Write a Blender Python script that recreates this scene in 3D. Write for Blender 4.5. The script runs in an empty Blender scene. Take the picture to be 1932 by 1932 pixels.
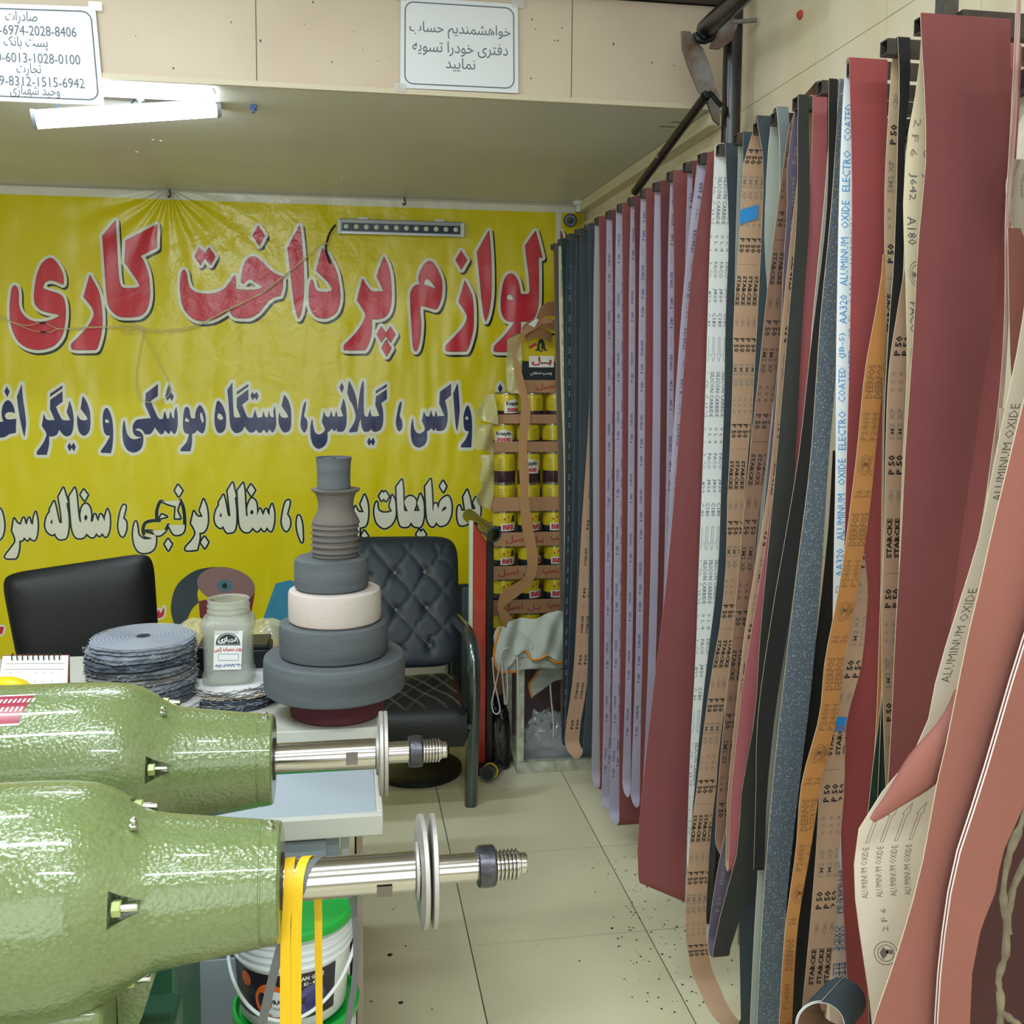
import bpy, bmesh, math, random
from mathutils import Vector, Matrix
from mathutils.geometry import tessellate_polygon
random.seed(11)
S = bpy.context.scene
C = S.collection
PI = math.pi

# ---------------------------------------------------------------- camera
F, CX, CY, H = 1905.0, 966.0, 850.0, 1.55          # focal length in pixels of 1932, optical axis, eye height
def _ray(x, y): return Vector(((x - CX) / F, (y - CY) / F, 1.0))
_d = _ray(650, 690).normalized()
_n = _ray(1650, 698).cross(_d).normalized()
if _n.y > 0: _n = -_n
_x = _d.cross(_n)
if _x.x < 0: _x = -_x
R3 = Matrix((_x, _d, _n))                            # rows: world axes seen from the camera (x right, y down, z ahead)
def at(px, py, Y=None, Z=None, X=None):
    r = R3 @ _ray(px, py)
    t = Y / r.y if Y is not None else ((Z - H) / r.z if Z is not None else X / r.x)
    return Vector((0, 0, H)) + r * t
def pix(p):
    c = R3.transposed() @ (Vector(p) - Vector((0, 0, H)))
    return CX + F * c.x / c.z, CY + F * c.y / c.z
cam = bpy.data.objects.new('camera', bpy.data.cameras.new('camera')); C.objects.link(cam)
cam.data.sensor_width = 36.0; cam.data.lens = 36.0 * F / 1932.0
cam.data.shift_y = -(966.0 - CY) / 1932.0
cam.data.clip_start = 0.02
_m = Matrix.Identity(4)
for i in range(3):
    _m[i][0] = R3[i][0]; _m[i][1] = -R3[i][1]; _m[i][2] = -R3[i][2]
_m[2][3] = H
cam.matrix_world = _m
S.camera = cam
# ---------------------------------------------------------------- world, lights, exposure
W = bpy.data.worlds.new('world'); S.world = W; W.use_nodes = True
W.node_tree.nodes['Background'].inputs[0].default_value = (0.80, 0.88, 1.0, 1)
W.node_tree.nodes['Background'].inputs[1].default_value = 0.45
S.view_settings.view_transform = 'Standard'
try: S.view_settings.look = 'None'
except Exception: pass
S.view_settings.gamma = 1.0; S.view_settings.use_curve_mapping = False
S.view_settings.exposure = 0.90
def area(name, loc, rot, sx, sy, power, col=(0.86, 0.975, 1.0)):
    l = bpy.data.lights.new(name, 'AREA'); l.shape = 'RECTANGLE'; l.size = sx; l.size_y = sy
    l.energy = power; l.color = col
    o = bpy.data.objects.new(name, l); o.location = loc; o.rotation_euler = rot; C.objects.link(o)
    return o
area('tube_light_front', (-0.55, 0.70, 2.80), (0, 0, 0), 1.2, 0.10, 19)
area('tube_light_middle', (0.15, -0.45, 2.80), (0, 0, 0), 1.2, 0.10, 21)
area('tube_light_rear', (-1.3, 1.75, 2.80), (0, 0, 0), 1.2, 0.10, 16)
area('front_wall_light', (-0.7, -1.95, 1.6), (math.radians(90), 0, 0), 2.6, 2.0, 24, (0.90, 0.96, 1.0))  # unseen broad area light before the solid front wall; no window is built
S.cycles.max_bounces = 8; S.cycles.use_denoising = True

# ---------------------------------------------------------------- helpers
def lin(c):
    if isinstance(c, str):
        c = c.lstrip('#'); c = [int(c[i:i+2], 16) / 255 for i in (0, 2, 4)]
    return [(v / 12.92 if v <= 0.04045 else ((v + 0.055) / 1.055) ** 2.4) for v in c[:3]] + [1.0]
MATS = {}
def mat(name, col, rough=0.6, metal=0.0, bump=0.0, bscale=40.0, vary=0.0, vscale=6.0, col2=None, spec=0.5,
        trans=0.0, alpha=1.0, coat=0.0, stretch=None, detail=3.0, emit=None, estr=0.0, ior=1.45):
    if name in MATS: return MATS[name]
    m = bpy.data.materials.new(name); m.use_nodes = True; nt = m.node_tree; N = nt.nodes; L = nt.links
    b = N['Principled BSDF']
    b.inputs['Base Color'].default_value = lin(col); b.inputs['Roughness'].default_value = rough
    b.inputs['Metallic'].default_value = metal; b.inputs['Specular IOR Level'].default_value = spec
    b.inputs['Transmission Weight'].default_value = trans; b.inputs['Alpha'].default_value = alpha
    b.inputs['Coat Weight'].default_value = coat; b.inputs['IOR'].default_value = ior
    if emit: b.inputs['Emission Color'].default_value = lin(emit); b.inputs['Emission Strength'].default_value = estr
    tc = N.new('ShaderNodeTexCoord'); mp = N.new('ShaderNodeMapping'); L.new(tc.outputs['Object'], mp.inputs['Vector'])
    if stretch: mp.inputs['Scale'].default_value = stretch
    if vary > 0 or col2:
        n = N.new('ShaderNodeTexNoise'); n.inputs['Scale'].default_value = vscale; n.inputs['Detail'].default_value = detail
        L.new(mp.outputs[0], n.inputs['Vector'])
        r = N.new('ShaderNodeValToRGB'); r.color_ramp.elements[0].position = 0.3; r.color_ramp.elements[1].position = 0.7
        c0 = lin(col); c1 = lin(col2) if col2 else [min(1, v * (1 - vary)) for v in c0[:3]] + [1]
        r.color_ramp.elements[0].color = c1; r.color_ramp.elements[1].color = c0
        L.new(n.outputs['Fac'], r.inputs['Fac']); L.new(r.outputs[0], b.inputs['Base Color'])
    if bump > 0:
        n = N.new('ShaderNodeTexNoise'); n.inputs['Scale'].default_value = bscale; n.inputs['Detail'].default_value = detail
        L.new(mp.outputs[0], n.inputs['Vector'])
        q = N.new('ShaderNodeBump'); q.inputs['Strength'].default_value = bump; q.inputs['Distance'].default_value = 0.002
        L.new(n.outputs['Fac'], q.inputs['Height']); L.new(q.outputs[0], b.inputs['Normal'])
    MATS[name] = m
    return m
class MB:
    """collects shapes, then links them as ONE mesh object"""
    def __init__(s): s.v = []; s.f = []; s.m = []; s.mi = 0
    def add(s, vs, fs, mi=None):
        o = len(s.v); s.v += [tuple(v) for v in vs]
        for f in fs: s.f.append([o + i for i in f]); s.m.append(s.mi if mi is None else mi)
        return s
    def box(s, x0, x1, y0, y1, z0, z1, M=None, mi=None):
        vs = [Vector((x, y, z)) for z in (z0, z1) for y in (y0, y1) for x in (x0, x1)]
        if M: vs = [M @ v for v in vs]
        return s.add(vs, [(0, 2, 3, 1), (4, 5, 7, 6), (0, 1, 5, 4), (2, 6, 7, 3), (0, 4, 6, 2), (1, 3, 7, 5)], mi)
    def lathe(s, prof, M=None, n=32, mi=None, jit=None, cap=True):
        """prof: (radius, height) pairs about local Z"""
        vs = []; fs = []
        for j, (r, z) in enumerate(prof):
            for i in range(n):
                a = 2 * PI * i / n; rr = r * (1 + (jit(i, j) if jit else 0))
                v = Vector((rr * math.cos(a), rr * math.sin(a), z)); vs.append(M @ v if M else v)
        for j in range(len(prof) - 1):
            for i in range(n):
                k = (i + 1) % n; fs.append((j*n+i, j*n+k, (j+1)*n+k, (j+1)*n+i))
        if cap:
            if prof[0][0] > 1e-5: fs.append(tuple(range(n))[::-1])
            if prof[-1][0] > 1e-5: fs.append(tuple((len(prof)-1)*n+i for i in range(n)))
        return s.add(vs, fs, mi)
    def cyl(s, a, b, r0, r1=None, n=20, mi=None):
        a = Vector(a); b = Vector(b); d = b - a
        M = Matrix.Translation(a) @ d.to_track_quat('Z', 'Y').to_matrix().to_4x4()
        return s.lathe([(r0, 0), (r0 if r1 is None else r1, d.length)], M, n, mi)
    def tube(s, pts, r, n=8, mi=None, closed=False, smooth=4):
        P = [Vector(p) for p in pts]
        if smooth > 1: P = crom(P, smooth, closed)
        vs = []; fs = []; up = None; m = len(P)
        for i, p in enumerate(P):
            if closed: d = P[(i+1) % m] - P[i-1]
            else: d = P[min(i+1, m-1)] - P[max(i-1, 0)]
            if d.length < 1e-9: d = Vector((0, 0, 1))
            d.normalize()
            if up is None: up = d.orthogonal().normalized()
            up = (up - d * up.dot(d)); up = up.normalized() if up.length > 1e-6 else d.orthogonal().normalized()
            sd = d.cross(up); rr = r[i * len(r) // m] if isinstance(r, (list, tuple)) else r
            for k in range(n):
                a = 2 * PI * k / n; vs.append(p + (up * math.cos(a) + sd * math.sin(a)) * rr)
        for i in range(m if closed else m - 1):
            for k in range(n):
                q = (k + 1) % n; j = (i + 1) % m
                fs.append((i*n+k, i*n+q, j*n+q, j*n+k))
        if not closed: fs += [tuple(range(n))[::-1], tuple((m-1)*n+k for k in range(n))]
        return s.add(vs, fs, mi)
    def orient(s, d):
        d = Vector(d)
        for i, f in enumerate(s.f):
            n = Vector((0, 0, 0)); P = [Vector(s.v[k]) for k in f]
            for k in range(1, len(P) - 1): n += (P[k] - P[0]).cross(P[k+1] - P[0])
            if n.dot(d) < 0: s.f[i] = f[::-1]
        return s
    def build(s, name, mats, parent=None, smooth=35, bevel=0.0, seg=2):
        me = bpy.data.meshes.new(name); me.from_pydata(s.v, [], s.f)
        if not isinstance(mats, (list, tuple)): mats = [mats]
        for m in mats: me.materials.append(m)
        if len(mats) > 1: me.polygons.foreach_set('material_index', s.m)
        if smooth:
            me.polygons.foreach_set('use_smooth', [True] * len(me.polygons))
            me.set_sharp_from_angle(angle=math.radians(smooth))
        me.update()
        o = bpy.data.objects.new(name, me); C.objects.link(o)
        if parent: o.parent = parent
        if bevel:
            b = o.modifiers.new('bevel', 'BEVEL'); b.width = bevel; b.segments = seg; b.limit_method = 'ANGLE'; b.harden_normals = False
        return o
def crom(P, k, closed=False):
    out = []; m = len(P)
    rng = range(m if closed else m - 1)
    for i in rng:
        p0 = P[i-1] if (closed or i > 0) else P[0]; p1 = P[i]; p2 = P[(i+1) % m]
        p3 = P[(i+2) % m] if (closed or i + 2 < m) else P[-1]
        for j in range(k):
            t = j / k
            out.append(0.5 * ((2*p1) + (p2-p0)*t + (2*p0-5*p1+4*p2-p3)*t*t + (3*p1-p0-3*p2+p3)*t*t*t))
    if not closed: out.append(P[-1])
    return out
def interp(keys, x):
    """piecewise smooth interpolation of tuples (x, a, b, ...)"""
    if x <= keys[0][0]: return list(keys[0][1:])
    if x >= keys[-1][0]: return list(keys[-1][1:])
    for i in range(len(keys) - 1):
        if keys[i][0] <= x <= keys[i+1][0]:
            a, b = keys[i], keys[i+1]; h = b[0] - a[0]; t = (x - a[0]) / h
            p = keys[i-1] if i > 0 else a; q = keys[i+2] if i + 2 < len(keys) else b
            out = []
            for k in range(1, len(a)):
                ma = (b[k] - p[k]) / (b[0] - p[0]) * h; mb = (q[k] - a[k]) / (q[0] - a[0]) * h
                out.append((2*t**3-3*t*t+1)*a[k] + (t**3-2*t*t+t)*ma + (-2*t**3+3*t*t)*b[k] + (t**3-t*t)*mb)
            return out
def tag(o, label=None, cat=None, group=None, kind=None):
    if label: o['label'] = label
    if cat: o['category'] = cat
    if group: o['group'] = group
    if kind: o['kind'] = kind
    return o
def thing(name, loc, label, cat, group=None, rz=0):
    o = bpy.data.objects.new(name, None); o.location = loc; o.rotation_euler.z = rz; o.empty_display_size = 0.05
    C.objects.link(o); return tag(o, label, cat, group)
def wparent(o, root):
    """parent a part built in world coordinates under a thing whose Empty stands at its base"""
    o.parent = root; o.matrix_parent_inverse = root_matrix(root).inverted(); return o
def root_matrix(r):
    return Matrix.Translation(r.location) @ r.rotation_euler.to_matrix().to_4x4()
# lettering ---------------------------------------------------------------
AR = {}
for ch, base, n in [('ا',0xFE8D,2),('ب',0xFE8F,4),('پ',0xFB56,4),('ت',0xFE95,4),('ج',0xFE9D,4),('ح',0xFEA1,4),('خ',0xFEA5,4),
                    ('د',0xFEA9,2),('ر',0xFEAD,2),('ز',0xFEAF,2),('ژ',0xFB8A,2),('س',0xFEB1,4),('ش',0xFEB5,4),('ص',0xFEB9,4),
                    ('ض',0xFEBD,4),('ع',0xFEC9,4),('ف',0xFED1,4),('ک',0xFB8E,4),('گ',0xFB92,4),('ل',0xFEDD,4),('م',0xFEE1,4),
                    ('ن',0xFEE5,4),('ه',0xFEE9,4),('و',0xFEED,2),('ی',0xFBFC,4),('چ',0xFB7A,4)]:
    AR[ch] = (base, n)
AR['\u0640'] = (0x0640, 4)                            # stretching stroke joins both ways and keeps its own form
def shape(s):
    out = []
    for i, c in enumerate(s):
        if c not in AR: out.append(c); continue
        base, n = AR[c]
        prev = i > 0 and s[i-1] in AR and AR[s[i-1]][1] == 4
        nxt = i + 1 < len(s) and s[i+1] in AR and n == 4
        k = (3 if nxt else 1) if prev else (2 if nxt else 0)
        out.append(c if c == '\u0640' else chr(base + k))
    return ''.join(out[::-1])
_tc = {}
def text2d(body, bold=0.0, res=3):
    """flat glyph mesh: (verts, tris, width, height), lower left corner at the origin, font size 1"""
    key = (body, bold, res)
    if key in _tc: return _tc[key]
    b = shape(body) if any(c in AR for c in body) else body
    cu = bpy.data.curves.new('t', 'FONT'); cu.body = b; cu.offset = bold; cu.resolution_u = res; cu.fill_mode = 'FRONT'
    o = bpy.data.objects.new('t', cu); C.objects.link(o)
    dg = bpy.context.evaluated_depsgraph_get(); me = o.evaluated_get(dg).to_mesh()
    vs = [v.co.to_2d() for v in me.vertices]; fs = [tuple(p.vertices) for p in me.polygons]
    x0 = min(v.x for v in vs); x1 = max(v.x for v in vs); y0 = min(v.y for v in vs); y1 = max(v.y for v in vs)
    vs = [(v.x - x0, v.y - y0) for v in vs]
    o.evaluated_get(dg).to_mesh_clear(); bpy.data.objects.remove(o); bpy.data.curves.remove(cu)
    _tc[key] = (vs, fs, x1 - x0, y1 - y0)
    return _tc[key]
def put_text(mb, body, o, ux, uy, w=None, h=None, bold=0.0, fn=None, mi=None, center=False, res=3):
    vs, fs, tw, th = text2d(body, bold, res)
    sx = (w / tw) if w else None; sy = (h / th) if h else None
    sx = sx or sy; sy = sy or sx
    dx = -tw * sx / 2 if center else 0
    if fn: P = [fn(x * sx + dx, y * sy) for x, y in vs]
    else: P = [o + ux * (x * sx + dx) + uy * (y * sy) for x, y in vs]
    mb.add(P, fs, mi)
def parse(s):
    P = []
    for t in s.split():
        c = t.endswith('*'); a, b = t.rstrip('*').split(','); P.append((float(a), float(b), c))
    return P
def smooth_poly(P, k=4):
    """closed outline; starred points stay sharp"""
    n = len(P); out = []
    for i in range(n):
        a, b = P[i], P[(i+1) % n]
        p = P[i-1] if not a[2] else a; q = P[(i+2) % n] if not b[2] else b
        kk = 1 if (a[2] and b[2]) else k
        for j in range(kk):
            t = j / kk
            out.append(tuple(0.5*((2*a[d]) + (b[d]-p[d])*t + (2*p[d]-5*a[d]+4*b[d]-q[d])*t*t + (3*a[d]-p[d]-3*b[d]+q[d])*t**3) for d in (0, 1)))
    return out
def fill2d(mb, loops, fn, mi=None):
    pl = [[Vector((x, y, 0)) for x, y in l] for l in loops]
    tr = tessellate_polygon(pl); pts = [p for l in loops for p in l]
    mb.add([fn(x, y) for x, y in pts], [tuple(t) for t in tr], mi)
_jc = [0]
def stroke2d(mb, loop, w, fn, mi=None, closed=True, nseg=8, jit=False):
    n = len(loop)
    if jit:                                   # every piece a hair nearer than the last, so none lie in one plane
        fn_ = fn
        def fn(x, y):
            p = fn_(x, y); p.y -= _jc[0] * 1.2e-6; return p
    for i in range(n if closed else n - 1):
        a = loop[i]; b = loop[(i+1) % n]; dx, dy = b[0]-a[0], b[1]-a[1]; l = math.hypot(dx, dy)
        if l < 1e-9: continue
        px, py = -dy/l*w, dx/l*w; _jc[0] = (_jc[0] + 1) % 900
        mb.add([fn(a[0]+px, a[1]+py), fn(a[0]-px, a[1]-py), fn(b[0]-px, b[1]-py), fn(b[0]+px, b[1]+py)], [(0, 1, 2, 3)], mi)
    for a in loop:
        _jc[0] = (_jc[0] + 1) % 900
        if nseg: mb.add([fn(a[0]+w*math.cos(2*PI*k/nseg), a[1]+w*math.sin(2*PI*k/nseg)) for k in range(nseg)], [tuple(range(nseg))], mi)
# ================================================================ THE ROOM
XR, YB, ZS, YF = 1.075, 4.50, 2.28, 2.80
m_grout = mat('grout', '#4c463a', 0.9)
m_tile = mat('floor_tile_glaze', '#e0dbbf', 0.30, vary=0.12, vscale=2.5, bump=0.03, bscale=60)
m_tile2 = mat('floor_tile_glaze_b', '#d8d2b4', 0.33, vary=0.10, vscale=3.5, bump=0.03, bscale=60)
m_wtile = mat('wall_tile_marbled', '#eee5d3', 0.22, col2='#e0d2b2', vscale=3.0, stretch=(1, 1.5, 0.5), bump=0.02, bscale=20)
m_wgrout = mat('wall_tile_joint', '#e8e0cc', 0.8)
m_wall = mat('plaster', '#c9c4b4', 0.8, vary=0.1, vscale=3)
m_soffit = mat('soffit_paint', '#d3d3cc', 0.36, vary=0.16, vscale=1.6, bump=0.02, bscale=12)
m_fascia = mat('fascia_paint', '#d2c3b0', 0.55, col2='#c6b4a4', vscale=2.2, bump=0.06, bscale=50)
m_trim = mat('cream_duct', '#ddd6b8', 0.45)
m_crack = mat('dark_crack', '#5b5248', 0.9)

fl = MB().box(-2.4, XR, -2.0, YB, -0.06, -0.0025).build('floor', m_grout, smooth=0); fl['kind'] = 'structure'
TW, TL = 0.4896, 0.4965
tme = None
random.seed(5)
for i in range(-6, 2):
    for j in range(-10, 4):
        x0 = 0.325 + i * TW; y0 = 2.575 + j * TL
        if x0 > XR or y0 > YB - 0.02: continue
        x1 = min(x0 + TW, XR); y1 = min(y0 + TL, YB)
        b = MB().box(x0 + 0.0016, x1 - 0.0016, y0 + 0.0016, y1 - 0.0016, -0.0024, 0.0)
        if x0 < -2.4: continue
        b.build('tile', m_tile if random.random() < 0.6 else m_tile2, fl, smooth=0)
bk = MB().box(-2.46, XR + 0.06, YB, YB + 0.06, 0, 3.0).build('wall_back', m_wall, smooth=0); bk['kind'] = 'structure'
wl = MB().box(-2.46, -2.4, -2.06, YB, 0, 3.0).build('wall_left', m_wall, smooth=0); wl['kind'] = 'structure'
wf = MB().box(-2.4, XR, -2.06, -2.0, 0, 3.0).build('wall_front', m_wall, smooth=0); wf['kind'] = 'structure'
wr = MB().box(XR, XR + 0.06, -2.06, YB, 0, 3.0).build('wall_right', m_wgrout, smooth=0); wr['kind'] = 'structure'
tw_ = 0.31
for j in range(-7, 7):
    y0 = 2.55 + j * tw_; y1 = min(y0 + tw_, YB)
    for k in range(5):
        z0 = 0.0 + k * 0.5625; z1 = min(z0 + 0.5625, 2.998)
        MB().box(XR - 0.004, XR - 0.0002, y0 + 0.001, y1 - 0.001, z0 + 0.001, z1 - 0.001).build('tile', m_wtile, wr, smooth=0)
up = MB().box(-2.4, XR, -2.0, YF, 3.0, 3.06).build('ceiling', m_wall, smooth=0); up['kind'] = 'structure'
so = MB().box(-2.4, XR, YF, YB, ZS, 3.0).build('ceiling_low', m_soffit, smooth=0); so['kind'] = 'structure'
fa = MB().box(-2.4, XR - 0.004, YF - 0.012, YF, ZS - 0.004, 2.56).build('wall_bulkhead', m_fascia, smooth=0, bevel=0.002); fa['kind'] = 'structure'
# seams and lower edge line of the fascia boards
sb = MB()
for px in (483, 1079):
    p = at(px, 60, Y=YF - 0.012); sb.box(p.x - 0.0008, p.x + 0.0008, YF - 0.0135, YF - 0.0118, ZS, 2.555)
for k in range(26):
    x = random.uniform(-0.7, 0.95); z = random.uniform(ZS + 0.02, 2.5); r = random.uniform(0.0012, 0.0035)
    sb.box(x, x + r, YF - 0.0132, YF - 0.0118, z, z + r * random.uniform(0.6, 2))
sb.build('seam', m_crack, fa, smooth=0)
MB().box(-2.4, XR - 0.004, YF - 0.018, YF - 0.012, ZS - 0.004, ZS + 0.010).build('edge_strip', mat('edge_strip_paint', '#cfc4ae', 0.5), fa, smooth=0)
m_steel_dark = mat('dark_steel', '#3b4148', 0.35, metal=0.85, col2='#4a4038', vscale=8, bump=0.05, bscale=60)
bm_ = MB().box(-2.4, XR - 0.005, YF - 0.10, YF - 0.0005, 2.562, 2.60).box(-2.4, XR - 0.005, YF - 0.06, YF - 0.05, 2.60, 2.80)
b = bm_.build('trim_1', m_steel_dark, smooth=0); b['kind'] = 'structure'
t2 = MB().box(XR - 0.050, XR - 0.0045, YF, YB, ZS - 0.042, ZS - 0.0005); t2 = t2.build('trim_2', m_trim, smooth=0, bevel=0.004); t2['kind'] = 'structure'
t3 = MB().box(XR - 0.026, XR - 0.0045, YF - 0.05, YB, ZS - 0.105, ZS - 0.085); t3 = t3.build('trim_3', m_trim, smooth=0, bevel=0.004); t3['kind'] = 'structure'
_p = at(1512, 28, X=XR - .004)
MB().lathe([(.010, 0), (.011, .004), (.006, .010), (0, .011)], Matrix.Translation(_p) @ Matrix.Rotation(-PI/2, 4, 'Y'), 9).build('wall_plug', mat('red_plug', '#b8443a', .6), wr)
# screw heads and plaster flecks on the low ceiling
fx = MB()
for (px, py) in ((289, 263), (304, 265), (258, 286), (645, 336)):
    p = at(px, py, Z=ZS - 0.0005); fx.lathe([(0.006, 0), (0.004, -0.003)], Matrix.Translation(p), 10)
fx.build('screw_head', mat('white_fleck', '#e8e8e4', 0.4), so)
fx = MB()
for (px, py, l) in ((330, 372, .10), (90, 362, .16), (160, 357, .12), (1245, 238, .05), (1268, 230, .07)):
    p = at(px, py, Z=ZS - 0.0004); fx.box(p.x, p.x + l, p.y, p.y + 0.006, ZS - 0.0010, ZS - 0.0002)
fx.build('scuff', m_crack, so, smooth=0)

# dirt flecks on the floor tiles (grinding dust), one stuff object
db = MB(); random.seed(3)
def fleck(x, y, r):
    n = 7; db.add([(x + r*random.uniform(.5, 1)*math.cos(2*PI*i/n), y + r*random.uniform(.5, 1)*math.sin(2*PI*i/n), 0.0009) for i in range(n)] + [(x, y, 0.0016)],
                  [(i, (i+1) % n, n) for i in range(n)])
for k in range(230):
    a = random.gauss(0, 1); fleck(0.86 + 0.10 * a, random.uniform(2.2, 3.0), random.uniform(0.001, 0.0045))
for (px, py, r) in ((736, 1802, .009), (756, 1892, .008), (1155, 1752, .006), (700, 1890, .004), (741, 1716, .003), (745, 1713, .003), (815, 1905, .003), (765, 1785, .004), (1208, 1612, .004), (1048, 1506, .003)):
    p = at(px, py, Z=0); fleck(p.x, p.y, r)
for k in range(120): fleck(random.uniform(0.0, 1.0), random.uniform(2.1, 3.9), random.uniform(0.0006, 0.002))
tag(db.build('dust_flecks', mat('grinding_dust', '#2c2824', 0.9), smooth=0), 'dark specks of grinding dust scattered over the beige floor tiles', 'dust', kind='stuff')

# ================================================================ LAMPS AND FITTINGS ON THE LOW CEILING
m_glow = mat('lamp_diffuser', '#ffffff', 0.4, emit='#eaf6ff', estr=24.0)
m_glow2 = mat('lamp_diffuser_soft', '#ffffff', 0.4, emit='#f2faff', estr=3.2)
m_white = mat('white_plastic', '#dfe3e6', 0.4)
m_clip = mat('blue_clip', '#4f78b8', 0.35)
A = at(60, 222, Y=2.93); B = at(414, 200, Y=3.02); u = (B - A).normalized(); L_ = (B - A).length
t = thing('tube_lamp', A, 'lit white tube lamp hanging slanted below the low ceiling', 'lamp')
Mx = Matrix.Translation(A) @ u.to_track_quat('X', 'Z').to_matrix().to_4x4()
def sec(prof, x0, x1, M, mb):
    n = len(prof)
    mb.add([M @ Vector((x0, y, z)) for y, z in prof] + [M @ Vector((x1, y, z)) for y, z in prof],
           [(i, (i+1) % n, n + (i+1) % n, n + i) for i in range(n)] + [tuple(range(n))[::-1], tuple(range(n, 2*n))])
arc = [(0.034*math.cos(a), -0.002 + 0.027*math.sin(a)) for a in [PI + PI*k/10 for k in range(11)]]
m1 = MB(); sec(arc, 0.008, L_ - 0.008, Mx, m1); wparent(m1.build('diffuser', m_glow), t)
m1 = MB(); sec([(-0.034, -0.002), (0.034, -0.002), (0.028, 0.014), (-0.028, 0.014)], 0.008, L_ - 0.008, Mx, m1); wparent(m1.build('housing', m_white), t)
for x0, x1 in ((0, 0.010), (L_ - 0.012, L_)):
    m1 = MB(); sec([(y*1.06, z*1.06) for y, z in arc] + [(0.030, 0.016), (-0.030, 0.016)], x0, x1, Mx, m1); wparent(m1.build('end_cap', mat('lamp_end_cap', '#9aa3ad', 0.35)), t)
for fx_ in (0.12, 0.5):
    p = A + u * L_ * fx_ + Vector((0, 0, 0.012)); m1 = MB().tube([p, p + Vector((0.012, 0.03, ZS - p.z))], 0.0022, 6, smooth=1); wparent(m1.build('hanger', m_clip), t)
# second batten straight on the ceiling right behind the fascia
a = at(188, 165, Z=ZS - 0.02); b_ = at(400, 176, Z=ZS - 0.02)
t = thing('batten_lamp', (a.x, a.y, ZS), 'glowing white batten lamp fixed right behind the beige fascia', 'lamp')
wparent(MB().box(a.x - 0.5, b_.x, 2.83, 2.90, ZS - 0.022, ZS - 0.004).build('diffuser', m_glow2, bevel=0.006), t)
wparent(MB().box(a.x - 0.5, b_.x, 2.835, 2.895, ZS - 0.004, ZS).build('housing', m_white), t)
for i, (px, py, lab) in enumerate(((266, 184, 'small white clip on the low ceiling above the tube lamp'), (478, 199, 'small blue clip on the low ceiling right of the tube lamp'))):
    p = at(px, py, Z=ZS)
    t = thing('cable_clip', (p.x, p.y, ZS), lab, 'clip')
    mm = m_white if i == 0 else m_clip
    wparent(MB().box(p.x-.009, p.x+.009, p.y-.012, p.y+.012, ZS-.012, ZS).build('base', mm, bevel=.002), t)
    wparent(MB().box(p.x-.004, p.x+.004, p.y-.016, p.y+.004, ZS-.022, ZS-.012).build('hook', mm, bevel=.001), t)

# real lamp light of the hanging tube
lt = area('tube_lamp_light', (A + B) / 2 + Vector((0, 0, -0.045)), (0, 0, 0), L_, 0.06, 2.5)
lt.rotation_euler.z = math.atan2(u.y, u.x)

# ---------------------------------------------------------------- LED wall washer on the banner
Yw = YB - 0.045
a = at(640, 428, Y=Yw); b_ = at(873, 430, Y=Yw)
zc = (a.z + b_.z) / 2
t = thing('led_bar', ((a.x+b_.x)/2, YB-0.01, zc), 'grey bar light with twelve round lenses fixed on the yellow banner', 'lamp')
hh = 0.031
wparent(MB().box(a.x, b_.x, Yw+0.004, YB-0.012, zc-hh, zc+hh).build('housing', mat('alu_housing', '#8f9294', 0.4, metal=0.5), bevel=0.003), t)
wparent(MB().box(a.x+.012, b_.x-.012, Yw, Yw+0.006, zc-hh+.010, zc+hh-.018).build('front_window', mat('led_window', '#1b3550', 0.12, coat=0.6)), t)
wparent(MB().box(a.x, b_.x, Yw-0.001, Yw+.004, zc-hh-.002, zc-hh+.006).build('lower_rail', mat('alu_rail', '#a9b2b8', 0.3, metal=0.7)), t)
for x in (a.x, b_.x):
    wparent(MB().box(x-.008, x+.008, Yw-.003, YB-.012, zc-hh-.004, zc+hh-.004).build('end_cap', mat('cap_white', '#ccd4d8', 0.35), bevel=.003), t)
for k in range(12):
    x = a.x + .03 + (b_.x - a.x - .06) * k / 11
    M_ = Matrix.Translation((x, Yw-.0005, zc-.003)) @ Matrix.Rotation(PI/2, 4, 'X')
    wparent(MB().lathe([(0.0115, 0), (0.0105, .004), (.006, .007), (0.0, .0075)], M_, 14).build('lens', mat('lens_clear', '#c8ccb8', 0.08, coat=1.0)), t)
for x in (a.x+.10, b_.x-.10):
    wparent(MB().box(x-.022, x+.022, YB-.03, YB-.008, zc+hh-.002, zc+hh+.010).build('bracket', m_white, bevel=.002), t)
wparent(MB().tube([at(633, 424, Y=Yw), at(622, 440, Y=Yw+.01), at(615, 465, Y=Yw+.02), at(617, 480, Y=Yw+.025), at(623, 497, Y=Yw+.028)], 0.0045, 8).build('cable', mat('black_rubber', '#15171a', 0.5)), t)

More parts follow.
